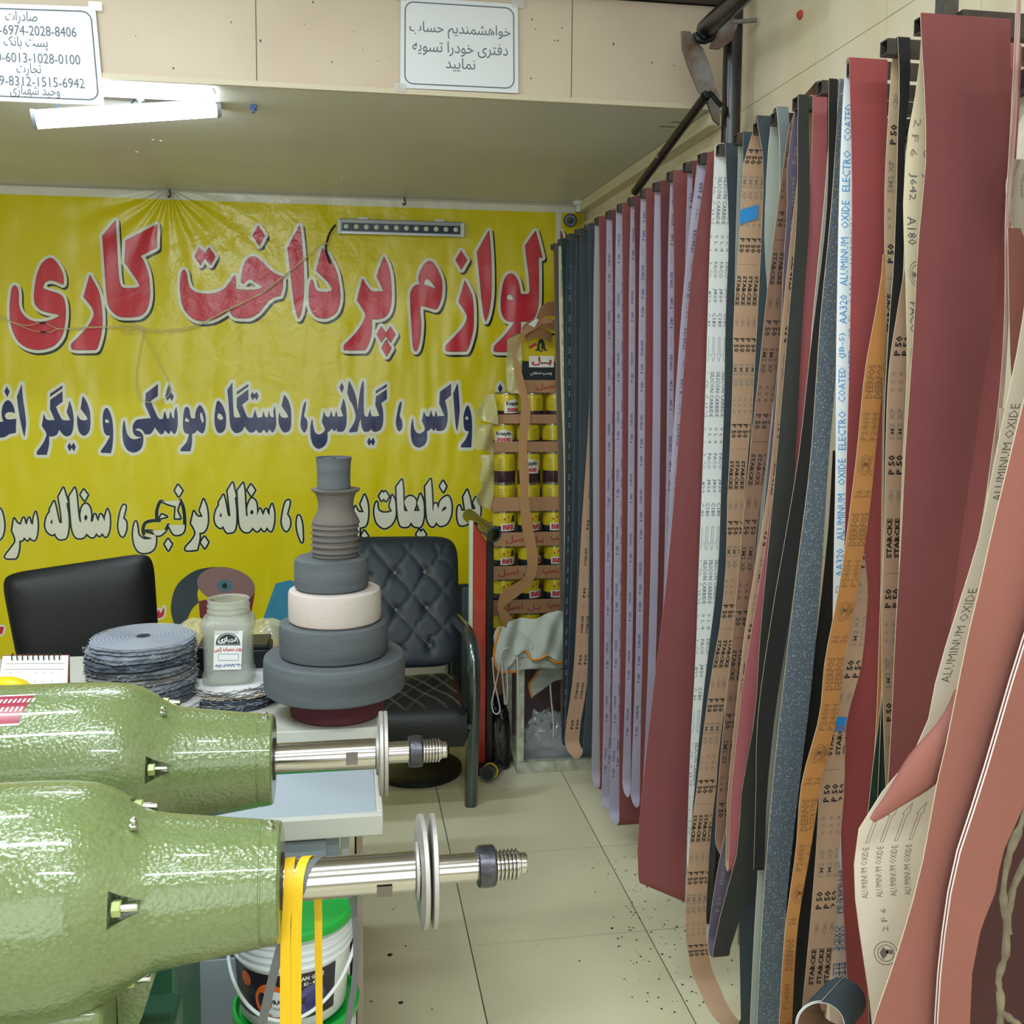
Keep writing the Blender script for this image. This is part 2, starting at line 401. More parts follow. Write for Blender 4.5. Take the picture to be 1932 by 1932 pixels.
# ---------------------------------------------------------------- camera dome in the corner
p0 = at(1093, 389, Z=ZS-.02); c0 = at(1076, 416, Y=p0.y-.03)
t = thing('security_camera', (p0.x, p0.y, ZS), 'small white bullet security camera under the low ceiling corner', 'camera')
wparent(MB().lathe([(0.030, 0), (0.030, .012), (.022, .018)], Matrix.Translation((p0.x, p0.y, ZS)) @ Matrix.Rotation(PI, 4, 'X'), 24).build('mount', m_white), t)
wparent(MB().cyl((p0.x, p0.y, ZS-.016), (p0.x-.004, p0.y, ZS-.045), 0.012).build('arm', m_white), t)
d_ = (Vector((0.1, 0.3, 1.35)) - c0).normalized(); bk_ = c0 - d_*0.09
wparent(MB().cyl(bk_, c0 - d_*.004, 0.026, 0.029, 24).build('body', mat('camera_body', '#d8cfc4', 0.4)), t)
wparent(MB().cyl(c0 - d_*.004, c0, 0.030, 0.029, 24).build('lens_ring', mat('camera_ring', '#1c2430', 0.25)), t)
Mq = Matrix.Translation(c0) @ d_.to_track_quat('Z', 'Y').to_matrix().to_4x4()
lb = MB()
for k in range(12):
    q = 2*PI*k/12; lb.lathe([(.0028, 0), (.0022, .002)], Mq @ Matrix.Translation((.019*math.cos(q), .019*math.sin(q), 0)), 8)
wparent(lb.build('infrared_leds', mat('led_white', '#c9d3d8', .2)), t)
wparent(MB().lathe([(.010, 0), (.009, .003), (0, .005)], Mq, 16).build('lens', mat('lens_black', '#0b1420', .05, coat=1)), t)

# ---------------------------------------------------------------- paper notices
m_paper = mat('laminated_paper', '#dfe3ec', 0.35, coat=0.2)
m_ink = mat('grey_ink', '#5b6474', 0.6)
def notice(c, label, lines, Y):
    """c: four pixel corners TL TR BR BL of the sheet"""
    P = [at(x, y, Y=Y) for x, y in c]
    t = thing('paper_notice', (P[0] + P[2]) / 2, label, 'notice')
    def fn(u, v, o=0.0):    # u,v 0..1 from lower left
        q = (P[3]*(1-u) + P[2]*u)*(1-v) + (P[0]*(1-u) + P[1]*u)*v
        return q + Vector((0, -0.0012 - o, 0))
    mb = MB(); n = 8
    for s in (0, 1):
        base = len(mb.v)
        mb.add([fn(i/n, j/n, -0.0010 if s else 0) for j in range(n+1) for i in range(n+1)],
               [(j*(n+1)+i, j*(n+1)+i+1, (j+1)*(n+1)+i+1, (j+1)*(n+1)+i) for j in range(n) for i in range(n)])
    wparent(mb.build('sheet', m_paper), t)
    w = (P[1]-P[0]).length; h = (P[0]-P[3]).length
    def rr(ins, rad, k=6):
        L = []
        for (cx, cy, a0) in ((w-ins-rad, ins+rad, -PI/2), (w-ins-rad, h-ins-rad, 0), (ins+rad, h-ins-rad, PI/2), (ins+rad, ins+rad, PI)):
            L += [(cx + rad*math.cos(a0 + PI/2*i/k), cy + rad*math.sin(a0 + PI/2*i/k)) for i in range(k+1)]
        return L
    fr = MB(); stroke2d(fr, rr(0.012, 0.022), 0.0015, lambda x, y: fn(x/w, y/h, .0006), nseg=0)
    wparent(fr.build('frame_line', m_ink, smooth=0), t)
    tx = MB()
    for (s, cx, cy, hh_, ww_) in lines:      # centre x, baseline y, height, width as fractions
        vs, fs, tw, th = text2d(s, 0.0)
        sx = ww_ / tw; sy = hh_ / th
        tx.add([fn(cx + (x - tw/2)*sx, cy + y*sy, .0006) for x, y in vs], fs)
    wparent(tx.build('lettering', m_ink, smooth=0), t)
    tp = mat('clear_tape', '#e8ecec', 0.1, alpha=0.35)
    for (u_, v_) in ((0, 1), (0, 0), (1, 1)):
        q = fn(u_, v_, .001); wparent(MB().box(q.x-.016, q.x+.016, q.y-.0006, q.y, q.z-.010, q.z+.012).build('tape', tp, smooth=0), t)
notice([(756, -6), (977, 8), (978, 176), (755, 166)], 'white paper notice with three lines of Persian text right of the ceiling lamp', [
    ('خواهشمندیم حساب', .505, .570, .175, .86), ('دفتری خودرا تسویه', .505, .375, .165, .81), ('نمایید', .505, .21, .15, .25)], YF - 0.0185)
notice([(-120, 3), (180, 13), (197, 199), (-120, 186)], 'white paper notice with card numbers hanging over the tube lamp, top left', [
    ('صادرات', .525, .80, .13, .20), ('0347-6974-2028-8406', .555, .685, .10, .62), ('پست بانک', .545, .53, .145, .27),
    ('0610-6013-1028-0100', .565, .405, .10, .62), ('تجارت', .555, .27, .13, .15), ('5029-8312-1515-6942', .580, .165, .10, .62), ('وحید شهبازی', .585, .045, .135, .30)], YF - 0.0195)
# ================================================================ THE YELLOW BANNER
YN = YB - 0.006                      # banner plane
def banner_mat(name, col, rough=0.27):
    """glossy printed vinyl: broad soft folds plus crumples whose strength varies over the sheet; relief only, in world space"""
    m = bpy.data.materials.new(name); m.use_nodes = True; nt = m.node_tree; N = nt.nodes; L = nt.links
    b = N['Principled BSDF']; b.inputs['Base Color'].default_value = lin(col); b.inputs['Roughness'].default_value = rough
    g = N.new('ShaderNodeNewGeometry')
    def noise(sc, det, scale=(1, 1, 1), rot=0.0, dist=0.0):
        mp = N.new('ShaderNodeMapping'); mp.inputs['Scale'].default_value = scale; mp.inputs['Rotation'].default_value = (0, rot, 0)
        n = N.new('ShaderNodeTexNoise'); n.inputs['Scale'].default_value = sc; n.inputs['Detail'].default_value = det
        n.inputs['Distortion'].default_value = dist
        L.new(g.outputs['Position'], mp.inputs[0]); L.new(mp.outputs[0], n.inputs[0]); return n.outputs['Fac']
    def math_(op, a, b_=None):
        q = N.new('ShaderNodeMath'); q.operation = op
        for i, v in enumerate((a, b_)):
            if v is None: continue
            if isinstance(v, (int, float)): q.inputs[i].default_value = v
            else: L.new(v, q.inputs[i])
        return q.outputs[0]
    broad = noise(3.2, 2, (1.5, 1, 0.55))
    cr = noise(9, 5, (1, 1, 1.0), 0.5, 0.4)
    # crumples are strongest in a patch round the second headline word
    d = N.new('ShaderNodeVectorMath'); d.operation = 'DISTANCE'; L.new(g.outputs['Position'], d.inputs[0])
    pc = at(500, 480, Y=YN); d.inputs[1].default_value = pc
    mr = N.new('ShaderNodeMapRange'); L.new(d.outputs['Value'], mr.inputs[0])
    mr.inputs[1].default_value = 0.05; mr.inputs[2].default_value = 0.75; mr.inputs[3].default_value = 1.0; mr.inputs[4].default_value = 0.10
    crs = math_('MULTIPLY', cr, mr.outputs[0])
    # folds running out of the hanging point
    sp = N.new('ShaderNodeSeparateXYZ'); L.new(g.outputs['Position'], sp.inputs[0])
    hp = at(320, 362, Y=YN)
    dx = math_('SUBTRACT', sp.outputs[0], hp.x); dz = math_('SUBTRACT', hp.z + 0.02, sp.outputs[2])
    an = math_('ARCTAN2', dx, dz)
    sw = math_('SINE', math_('MULTIPLY', math_('ADD', an, math_('MULTIPLY', broad, 0.25)), 19.0))
    d2 = N.new('ShaderNodeVectorMath'); d2.operation = 'DISTANCE'; L.new(g.outputs['Position'], d2.inputs[0]); d2.inputs[1].default_value = hp
    m2 = N.new('ShaderNodeMapRange'); L.new(d2.outputs['Value'], m2.inputs[0])
    m2.inputs[1].default_value = 0.0; m2.inputs[2].default_value = 0.55; m2.inputs[3].default_value = 0.22; m2.inputs[4].default_value = 0.0
    ray = math_('MULTIPLY', sw, m2.outputs[0])
    h = math_('ADD', math_('ADD', math_('MULTIPLY', broad, 1.6), math_('MULTIPLY', crs, 0.8)), ray)
    bp = N.new('ShaderNodeBump'); bp.inputs['Strength'].default_value = 1.0; bp.inputs['Distance'].default_value = 0.018
    L.new(h, bp.inputs['Height']); L.new(bp.outputs[0], b.inputs['Normal'])
    MATS[name] = m; return m
b_yel = banner_mat('banner_yellow', '#d6c808'); b_white = banner_mat('banner_white', '#dcdccb')
b_red = banner_mat('banner_red', '#c62a3c'); b_black = banner_mat('banner_black', '#14261f')
b_navy = banner_mat('banner_navy', '#25305c'); b_pur = banner_mat('banner_mauve', '#8f6f70'); b_dk = banner_mat('banner_slate', '#37444f')
b_blue = banner_mat('banner_blue', '#3f8bb0'); b_mar = banner_mat('banner_maroon', '#73303a')
_c = at(500, 600, Y=YN)
ban = thing('banner', (_c.x, YN, _c.z), 'large yellow shop banner with red, navy and white Persian lettering on the back wall', 'banner')
def lay(o):                                       # pixel on the banner plane -> world, o = layer height in tenths of a millimetre
    def fn(x, y):
        p = at(x, y, Y=YN); p.y = YN - o * 1e-4; return p
    return fn
x0 = -1.9; x1 = at(1047, 500, Y=YN).x; zt = at(600, 386, Y=YN).z
mb = MB(); nx, nz = 60, 40; zb = 0.2; xe = XR - 0.01
mb.add([(x0 + (xe-x0)*i/nx, YN, zb + (zt-zb)*j/nz) for j in range(nz+1) for i in range(nx+1)],
       [(j*(nx+1)+i, j*(nx+1)+i+1, (j+1)*(nx+1)+i+1, (j+1)*(nx+1)+i) for j in range(nz) for i in range(nx)])
wparent(mb.build('sheet', b_yel), ban)
mb = MB()
mb.add([(x0, YN+.0002, zt), (xe, YN+.0002, zt), (xe, YN+.0002, ZS-.012), (x0, YN+.0002, ZS-.004)], [(0, 1, 2, 3)])
x2 = at(1058, 500, Y=YN).x
mb.add([(x1, YN-.0004, zb), (x2, YN-.0004, zb), (x2, YN-.0004, zt), (x1, YN-.0004, zt)], [(0, 1, 2, 3)])
wparent(mb.orient((0, -1, 0)).build('white_border', b_white), ban)
G = {}
def chunk(key, ox, oy, sc, txt):
    L = G.setdefault(key, [])
    for g in txt.strip().split('\n'):
        g = g.strip()
        if not g: continue
        loops = []
        for part in g.split('|'):
            P = [(ox + a/sc, oy + b/sc, c) for a, b, c in parse(part)]
            loops.append(smooth_poly(P))
        L.append(loops)
chunk(1, 0, 400, 6.0375, """
170,838 200,870 212,950 212,1050 235,1130 290,1200 370,1245 470,1255 580,1232 650,1203 680,1178* 650,1162 540,1140 460,1110 405,1050 392,960 405,820 430,700 480,590 560,528 620,550 680,630 715,710 724,790 718,825* 640,790 570,778 510,805 487,872* 560,900 660,930 715,970 742,1060 745,1200 725,1340 690,1440 600,1530 450,1568 320,1545 220,1480 160,1380 125,1260 115,1100 125,960 140,870
1024,722* 1080,820 1130,930 1155,1080 1165,1250 1150,1400 1110,1540 1085,1568* 850,1568 815,1530 825,1495 900,1420 1000,1310 1060,1210 1073,1150 1040,1070 955,968*
1315,102* 1325,300 1340,580 1352,740 1370,830 1410,868 1500,870 1580,857 1588,825 1540,740 1422,575* 1435,325* 1785,145* 1783,405* 1595,500* 1640,570 1690,720 1706,900 1700,1010 1670,1110 1610,1175 1545,1193 1380,1193 1300,1150 1245,1080 1220,960 1195,640 1180,420 1168,275*
""")
chunk(1, 320, 400, 6.0375, """
165,660 190,700 205,790 235,870 300,915 400,935 520,925 620,880 690,800 738,728 752,770 750,880* 900,892 1000,885 1070,856* 980,800 920,765 880,780 845,812 820,805* 820,740 835,650 870,560 920,518 970,512 1050,570 1130,650 1200,705 1305,742* 1290,770 1285,860 1262,952* 1190,970 1130,1010 1070,1080 1010,1150 930,1200 870,1208 760,1203 710,1170 688,1112* 600,1172 500,1222 380,1240 280,1220 200,1150 150,1060 125,930 122,800 135,700
340,408* 402,478* 450,408* 518,508* 465,602* 402,520* 352,602* 290,505*
1010,160* 1083,268* 1022,382* 950,268*
1480,157* 1500,300 1520,560 1530,800 1520,1000 1500,1140 1470,1212* 1440,1130 1410,960 1380,700 1345,410*
1740,415* 1800,480 1860,590 1905,700 1932,850 1942,960 1925,1080 1880,1160 1800,1205 1740,1212 1670,1190 1620,1130 1590,1030 1590,900 1600,810 1620,772 1640,810 1660,880 1710,910 1800,912 1848,895 1840,850 1790,780 1672,668*
""")
chunk(1, 620, 420, 7.4308, """
778,487* 830,600 865,750 878,950 875,1120 850,1240 790,1320 700,1352 602,1350* 605,1450 590,1600 550,1720 510,1787* 240,1787 218,1750 225,1710 300,1640 400,1530 480,1410 518,1310 500,1240 400,1085* 430,980 475,795* 530,880 580,945 640,968 775,968* 740,880 678,755* 730,600
738,1460* 805,1552* 865,1460* 935,1568* 870,1680* 803,1585* 742,1678* 678,1568*
803,1650* 878,1760* 812,1873* 743,1755*
1405,543 1470,575 1540,690 1585,830 1585,1000 1560,1120 1520,1200 1490,1212 1400,1185 1290,1160* 1280,1250 1292,1400 1285,1560 1265,1700 1240,1780 1213,1800 1190,1740 1180,1640 1165,1400 1150,1150 1150,1000 1180,920 1220,880 1278,872* 1265,780 1290,680 1340,590|1375,785 1420,810 1480,880 1510,938* 1430,905 1332,875* 1340,820
""")
chunk(1, 800, 420, 7.4308, """
572,820* 630,930 670,1030 690,1200 690,1450 665,1600 620,1750 590,1803* 335,1803 308,1765 318,1715 420,1610 530,1490 600,1365 590,1270 490,1110* 530,970
520,398* 600,525* 525,655* 447,525*
908,120* 925,300 940,600 942,950 925,1150 895,1300 865,1380* 840,1300 810,1070 790,850 743,415*
1562,120* 1610,300 1655,490* 1600,485* 1605,700 1605,1000 1595,1180 1560,1300 1500,1380 1440,1385* 1350,1385* 1352,1500 1330,1650 1290,1809* 1010,1809 985,1770 1000,1720 1100,1620 1200,1500 1275,1388* 1200,1385 1140,1355 1090,1260 1080,1130 1095,950 1130,800 1180,730 1240,722 1300,790 1330,880 1352,1005* 1440,1008 1478,985 1485,930 1470,740 1440,500 1422,325*|1200,1003 1240,1030 1265,1085* 1185,1090 1155,1060 1165,1020
1918,120* 1960,260* 1960,330* 1915,330*
""")
chunk(2, 0, 700, 6.9, """
-60,655* 0,660 45,658* 25,600 22,520 45,430 100,378 150,410 185,480 195,550* 140,535 90,545 65,580 85,620 130,630 213,620* 208,805* 125,822* 60,860 0,868 -60,868*
90,200* 127,268* 97,342* 57,265*
285,168* 300,350 330,560 340,700 320,862* 290,760 250,560 220,335*
815,187* 815,225* 652,338* 652,295*
815,262* 818,400* 730,465* 770,560 820,635 915,640* 868,535* 905,382* 940,480 960,620 955,740 930,820 880,850 830,835 770,765* 740,830 690,850 640,855* 640,960 610,1093* 480,1090* 480,1050* 560,940 600,850 600,800 545,715* 570,555* 600,620 640,640 712,635* 652,495* 655,375*
905,930* 930,975* 957,930* 988,985* 967,1048* 932,1000* 910,1048* 877,985*
1077,323* 1130,400 1170,520 1180,680 1165,780 1120,835 1080,840 1035,800 1010,720 1005,620 1018,558* 1030,610 1070,640 1130,635 1130,600 1050,490*
1385,478 1430,530 1465,650 1475,820 1465,980 1445,1070* 1315,1065* 1315,1035* 1370,960 1435,845* 1380,830 1350,770 1338,660 1345,540|1385,628 1410,640 1422,672* 1380,672 1368,650
""")
chunk(2, 200, 700, 6.9, """
240,640 255,720 275,810 320,870 380,888 460,862* 390,848 355,800 348,720 375,660 430,628 585,612* 510,445* 518,290* 678,168* 675,325* 585,390* 640,530 690,618 740,622* 763,525 785,580 800,620 820,610 840,525 860,590 885,620* 892,520* 918,460* 935,600 930,740 895,820 845,775* 820,818 795,800 768,770* 740,820 700,815 637,735* 600,800 560,825 505,822* 470,770 420,748 380,768* 440,785 480,830 488,900 470,990 420,1045 350,1062 280,1030 230,940 215,820 220,700
820,172* 850,220* 845,275* 885,328* 860,392* 828,350* 800,388* 772,330* 795,230*
1050,465 1085,500 1110,610 1160,612* 1170,520 1215,445 1260,480 1295,570 1300,680 1285,770 1250,812 1185,770* 1165,800 1120,822* 1122,920 1100,1045* 970,1045* 975,1010* 1050,920 1080,822* 1025,800 1003,730 1005,600 1020,500|1045,612 1070,630 1085,660* 1040,658 1030,635|1240,540 1260,580 1270,640 1262,678 1235,630 1225,570
""")
chunk(2, 380, 700, 6.9, """
210,388 260,420 300,500 322,600 318,720 290,785 240,808 200,780 175,700 170,590 185,470|225,553 260,570 283,615 260,635 225,625 210,590
405,145* 410,350 418,500 425,580 440,605 510,600* 458,465* 462,348* 612,235* 612,375* 530,440* 580,560 610,605 670,605* 700,500* 725,590 740,605 790,600* 808,512* 830,590 860,605* 882,512* 900,590 940,600* 935,520* 957,450* 972,600 970,720 930,800 885,760* 860,802 840,800 812,762* 780,800 740,800 712,762* 690,790 650,803 610,785 563,722* 530,780 480,806 430,800 385,740 368,640 355,430 337,245*
612,165* 612,205* 462,310* 462,268*
663,270* 690,305* 718,270* 747,325* 720,383* 692,345* 667,382* 640,322*
1077,302* 1130,380 1165,500 1170,680 1150,770 1100,800 1055,785 1015,710 1003,620 1015,528* 1035,590 1080,610 1125,600 1120,570 1043,455*
1362,395 1358,460 1335,590* 1375,640 1380,730 1345,800 1310,770 1290,690 1305,560 1330,440
""")
chunk(2, 560, 700, 5.682, """
500,290* 525,370 535,500 525,600 490,650 430,648* 425,618* 405,645 375,620* 345,650* 330,655* 328,740 300,800 235,835 180,800 150,720 145,600 165,515 180,600 200,660 240,680 290,650 300,620 268,545* 290,430* 315,485 350,490* 370,420* 385,480 405,490* 422,420* 440,490* 497,485* 470,405*
482,122* 507,175* 485,235* 455,178*
557,103* 600,180 640,300 650,415* 680,200 705,110 718,140 718,350 725,470 760,490* 788,402* 805,480 885,480* 840,365* 848,270* 965,195* 965,300* 905,345* 925,430 925,550 905,620 860,650 820,648 797,622* 770,648 720,648 695,600 682,510* 670,560 650,650* 565,662* 560,640* 610,560 630,480 600,370 570,320* 540,235*
965,138* 965,170* 845,245* 845,212*
775,712* 797,748* 818,712* 838,758* 820,803* 797,772* 775,803* 752,760*
1118,325 1122,370 1100,480* 1130,540 1130,610 1100,648 1075,620 1062,540 1080,430 1095,360
1655,135* 1652,262* 1590,315* 1610,400 1618,500 1600,600 1560,640 1495,640* 1492,612* 1468,640 1442,612* 1412,642* 1395,640* 1395,730 1370,790 1310,822 1250,790 1225,710 1222,600 1243,508 1255,600 1280,655 1320,668 1365,640 1368,600 1340,535* 1360,428* 1385,480 1418,488* 1440,418* 1455,475 1475,488* 1490,418* 1508,485* 1582,480* 1525,350* 1533,222*
1725,125* 1740,300 1745,450 1720,645* 1700,560 1675,240*
1828,368 1860,420 1878,530 1878,680 1870,820* 1758,820* 1760,792* 1810,730 1845,648* 1800,630 1787,560 1790,460|1825,483 1842,520* 1808,518 1810,495
2180,136* 2205,187* 2180,240* 2155,187*
""")
chunk(3, 0, 890, 6.9, """
-60,480* 0,482 35,560 55,690 40,810 0,878 -60,880*
465,525* 485,620 490,720 475,840 440,890 385,848* 360,890 315,850* 290,890 250,895* 250,980 230,1080 205,1125* 90,1125 75,1090 150,990 205,895 160,765* 185,610* 225,670 275,690* 308,600 330,670 350,690* 380,600 400,670 432,690* 440,600*
825,210* 885,400* 862,408* 890,580 890,740 865,850 820,875 760,870 712,795* 680,820 620,780 592,700 610,590 655,520* 650,490* 705,385* 725,460 755,600 775,665 810,665* 800,550 765,325*|675,610* 690,682* 655,665*
975,210* 995,300 1010,470 1025,600 1040,655* 1060,655* 1050,560 1070,460 1115,418 1160,450 1185,540 1180,650* 1210,650* 1235,555 1255,600 1283,650* 1310,555 1340,600 1362,650* 1370,580* 1400,490* 1425,570 1428,700 1410,800 1375,845 1330,795* 1295,835 1255,795* 1215,850 1170,840 1128,800* 1090,850 1040,865 990,850 950,780 930,650 905,320*|1118,560 1140,590 1120,635 1095,600
1090,235* 1142,302* 1102,375* 1052,300*
1612,435 1635,460 1600,610* 1640,650 1640,760 1600,842 1560,800 1543,700 1560,570 1585,480
""")
chunk(3, 240, 880, 6.0375, """
98,628 115,690 125,770 165,815 210,832 290,822* 250,805 200,790 180,720 205,645 280,620 368,616* 338,602* 338,500 370,410 400,400 470,430 555,452* 545,590* 605,590* 565,500* 605,385* 640,470 655,600 650,720 610,770 530,770 470,665* 430,740 370,785 315,780* 290,740 215,735* 290,755 325,800 320,900 280,960 200,985 130,965 85,890 68,780 78,680|395,548* 450,572* 370,590*
580,212* 627,275* 588,342* 545,275*
465,828* 508,885* 470,955* 428,885*
870,375* 905,470 918,600 905,690 870,745 820,755* 822,830 795,948* 680,955 670,920 740,840 780,755 728,645* 760,512* 800,570 862,575* 828,500*
880,802* 922,862* 885,930* 840,865*
1200,185* 1240,345* 1225,352* 1240,500 1240,640 1220,730 1170,752 1130,745 1092,675* 1060,700 1015,660 998,590 1015,500 1050,440* 1045,410* 1097,325* 1120,420 1145,560* 1178,570* 1145,275*|1068,520* 1080,580* 1050,565*
1320,190* 1335,280 1345,450 1355,565* 1375,565* 1370,470 1400,385 1430,368 1470,420 1480,560* 1510,485 1530,520 1550,560* 1580,485 1600,530 1625,560* 1625,490* 1650,430* 1672,520 1670,640 1640,735 1590,690* 1560,735 1525,690* 1480,738 1430,692* 1390,740 1340,745 1295,700 1275,600 1258,275*|1420,495 1440,520 1422,548 1400,525
1410,208* 1455,270* 1415,335* 1372,268*
1830,385 1850,410 1818,545* 1850,600 1850,680 1812,735 1775,690 1762,620 1780,500 1800,420
1950,560 1975,590 1995,700 1995,860 1960,800 1935,700 1935,610
""")
chunk(3, 640, 880, 6.9, """
330,370* 360,450 375,560 370,680 340,770 265,795* 262,900 240,1010 140,1020 130,980 215,860 220,765 172,665* 210,520* 250,590 320,597* 278,490*
325,838* 372,900* 332,960* 290,900*
490,462 505,560 560,600 640,600 690,580* 655,520* 690,375* 720,440 732,540 730,650 690,740 620,795 560,795 490,730 460,620 465,520
558,325* 580,350* 600,325* 645,388* 610,450* 580,415* 553,445* 520,385*
815,172* 830,300 838,500 845,580* 895,585* 850,480 870,420 925,385 985,420 1000,490 970,580* 1050,580* 1015,480* 1055,360* 1090,440 1100,560 1095,680 1060,780 1000,785 965,770 935,722* 900,775 850,785 800,770 770,680 755,500 745,265*
1040,828* 1065,860* 1088,828* 1128,885* 1095,945* 1065,905* 1038,945* 1005,885*
1190,165* 1205,350 1215,560 1225,580* 1235,500 1265,485 1290,560* 1320,450 1400,385 1440,420 1460,510 1450,640 1400,740 1340,770 1300,765 1262,722* 1230,775 1190,770 1150,700 1135,560 1120,260*|1385,520 1390,555 1330,590* 1350,540
1350,190* 1392,260* 1355,330* 1312,258*
1665,305* 1700,420 1725,560* 1780,555* 1745,470* 1780,400* 1830,500 1830,640 1760,720 1700,730 1640,760 1570,760 1540,670 1540,560 1565,508 1590,580* 1640,575* 1615,400*
""")
chunk(4, 0, 0, 1.0, """
278,1152* 291,1152 296,1158* 299,1150 303,1157* 310,1145* 309,1160 300,1166 278,1166*
-20,1180* 8,1183* 4,1196* -20,1197*
""")
def emit(key, layers, name):
    """layers: (material, height, stroke width in px or None for the fill, dx, dy)"""
    for i, (mt, o, w, dx, dy) in enumerate(layers):
        mb = MB(); f0 = lay(o); fn = lambda x, y: f0(x + dx, y + dy)
        for loops in G[key]:
            if w: 
                for l in loops: _jc[0] = 0; stroke2d(mb, l, w, fn, nseg=10, jit=True)
                fill2d(mb, loops[:1] if w > 4 else loops, fn)
            else:
                lb_ = MB(); fill2d(lb_, loops, fn); wparent(lb_.orient((0, -1, 0)).build('letter', mt, smooth=0), ban)
        if w: wparent(mb.orient((0, -1, 0)).build('lettering_shadow' if dx else 'lettering_outline', mt, smooth=0), ban)
emit(1, [(b_black, 3, 6.6, 3.4, 4.2), (b_white, 7, 6.6, 0, 0), (b_dk, 11, 0.9, 0, 0), (b_red, 15, None, 0, 0)], 'headline')
b_pale = banner_mat('banner_pale', '#d8d890')
emit(2, [(b_pale, 3, 6.6, 0, 0), (b_white, 7, 5.0, 0, 0), (b_navy, 12, None, 0, 0)], 'second_line')
emit(3, [(b_pale, 3, 4.4, 0, 0), (b_black, 7, 3.3, 0, 0), (b_white, 12, None, 0, 0)], 'third_line')
emit(4, [(b_white, 5, 4.0, 0, 0), (b_red, 12, None, 0, 0)], 'fourth_line')
def printed(name, loops, mt, o):
    mb = MB(); fill2d(mb, loops, lay(o)); wparent(mb.orient((0, -1, 0)).build(name, mt, smooth=0), ban)
q = lambda s: smooth_poly([(x/3.864, 860 + y/3.864, c) for x, y, c in parse(s)], 6)
printed('printed_belt', [q("1275,1240* 1248,1150 1250,1060 1280,960 1340,890 1430,835 1540,812 1650,812* 1560,860 1470,930 1440,1000 1450,1070* 1400,1120 1345,1240*")], b_dk, 3)
printed('printed_wheel_rim', [q("1450,1060* 1455,1150 1480,1300* 1800,1300* 1850,1050 1858,960*")], b_mar, 4)
printed('printed_wheel', [[((1648 + 211*math.cos(a))/3.864, 860 + (944 + 131*math.sin(a) + 24*math.cos(a))/3.864) for a in [2*PI*k/48 for k in range(48)]]], b_pur, 6)
printed('printed_hub', [[((1640 + 62*math.cos(a))/3.864, 860 + (946 + 44*math.sin(a))/3.864) for a in [2*PI*k/32 for k in range(32)]]], banner_mat('banner_teal', '#547486'), 8)
printed('printed_hole', [[((1638 + 19*math.cos(a))/3.864, 860 + (947 + 19*math.sin(a))/3.864) for a in [2*PI*k/20 for k in range(20)]]], b_black, 10)
printed('printed_blue_shape', [[(520, 1101), (547, 1094), (560, 1100), (560, 1240), (492, 1240), (497, 1165)]], b_blue, 4)
for (px, py) in ((320, 365), (763, 380)):
    p = at(px, py, Y=YN - .006)
    hk = MB().tube([p + Vector((0, .004, .022)), p + Vector((0, -.004, .008)), p + Vector((.004, -.004, -.010)), p + Vector((-.004, -.004, -.016)), p + Vector((-.006, .002, -.008))], .003, 6)
    wparent(hk.build('hook', mat('rusty_wire', '#4a423c', .6, metal=.5)), ban)

# ---------------------------------------------------------------- wires hanging over the banner
m_wire = mat('cream_wire', '#c9c090', 0.45); m_tapeb = mat('insulating_tape', '#2b1a22', 0.5)
Yc = YN - 0.028
t = thing('lamp_wire', at(300, 620, Y=Yc), 'thin cream lamp wires sagging across the yellow banner with a hanging loop', 'wire')
def wire(pts, r=.0016, dy=0): return MB().tube([at(x, y, Y=Yc + dy + (k % 3) * .002) for k, (x, y) in enumerate(pts)], r, 6)
z = 6.0375
for pts in ([(-20, 588), (0, 597), (20, 606), (50, 614), (72, 610), (85, 609), (98, 615), (110, 620), (135, 619.5), (170, 617), (215, 616), (240, 614), (262, 620), (300, 622.5), (330, 621), (360, 616), (400, 600), (430, 583), (480, 560), (532, 523), (575, 487), (600, 466), (612, 459), (620, 459)],
            [(-20, 590), (0, 599), (30, 611), (60, 623), (80, 626), (95, 627), (108, 621), (135, 620.5), (180, 618), (232, 617), (240, 622), (262, 617), (280, 625), (320, 625), (365, 618), (420, 590), (500, 549), (560, 501), (605, 463), (618, 461)],
            [(262, 618), (270, 625), (268, 640), (262, 670), (257, 705), (258, 730), (264, 752), (283, 759), (300, 758), (318, 746), (322, 735)],
            [(269, 626), (280, 645), (293, 670), (308, 700), (318, 720), (322, 737)],
            [(232, 616), (228, 624), (240, 628), (262, 626), (272, 620), (258, 613), (238, 614)]):
    wparent(wire(pts).build('strand', m_wire), t)
for (px, py) in ((80, 609), (82, 626.5)):
    a = at(px-6, py, Y=Yc); b_ = at(px+6, py+.5, Y=Yc); wparent(MB().cyl(a, b_, .0034, n=10).build('splice', m_tapeb), t)
# ================================================================ STEEL FRAME AND BELT RACK
m_pipe = mat('pipe_steel', '#39424b', 0.28, metal=0.9, col2='#4a4440', vscale=14, stretch=(1, 1, .3))
m_rust = mat('rusty_plate', '#6d4f3f', 0.6, metal=0.4, col2='#8d8f94', vscale=22)
m_weld = mat('weld_bead', '#22262b', 0.35, metal=0.7, bump=0.6, bscale=90)
m_arm = mat('square_tube', '#4d4641', 0.45, metal=0.55, vary=0.3, vscale=30)
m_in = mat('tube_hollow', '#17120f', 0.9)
YP = 2.60
pv = at(1381, 150, Y=YP)
t = thing('pipe_frame', (pv.x, YP, 0), 'welded steel pipe frame with rusty bracket plate standing in the right corner', 'frame')
wparent(MB().cyl((pv.x, YP, 0), (pv.x, YP, at(1381, -60, Y=YP).z), 0.0248, n=28).build('post', m_pipe), t)
a = at(1331, 55, Y=YP-.05); b_ = at(1432, -38, Y=YP-.45)
wparent(MB().cyl(a, b_, 0.0235, n=28).build('rail', m_pipe), t)
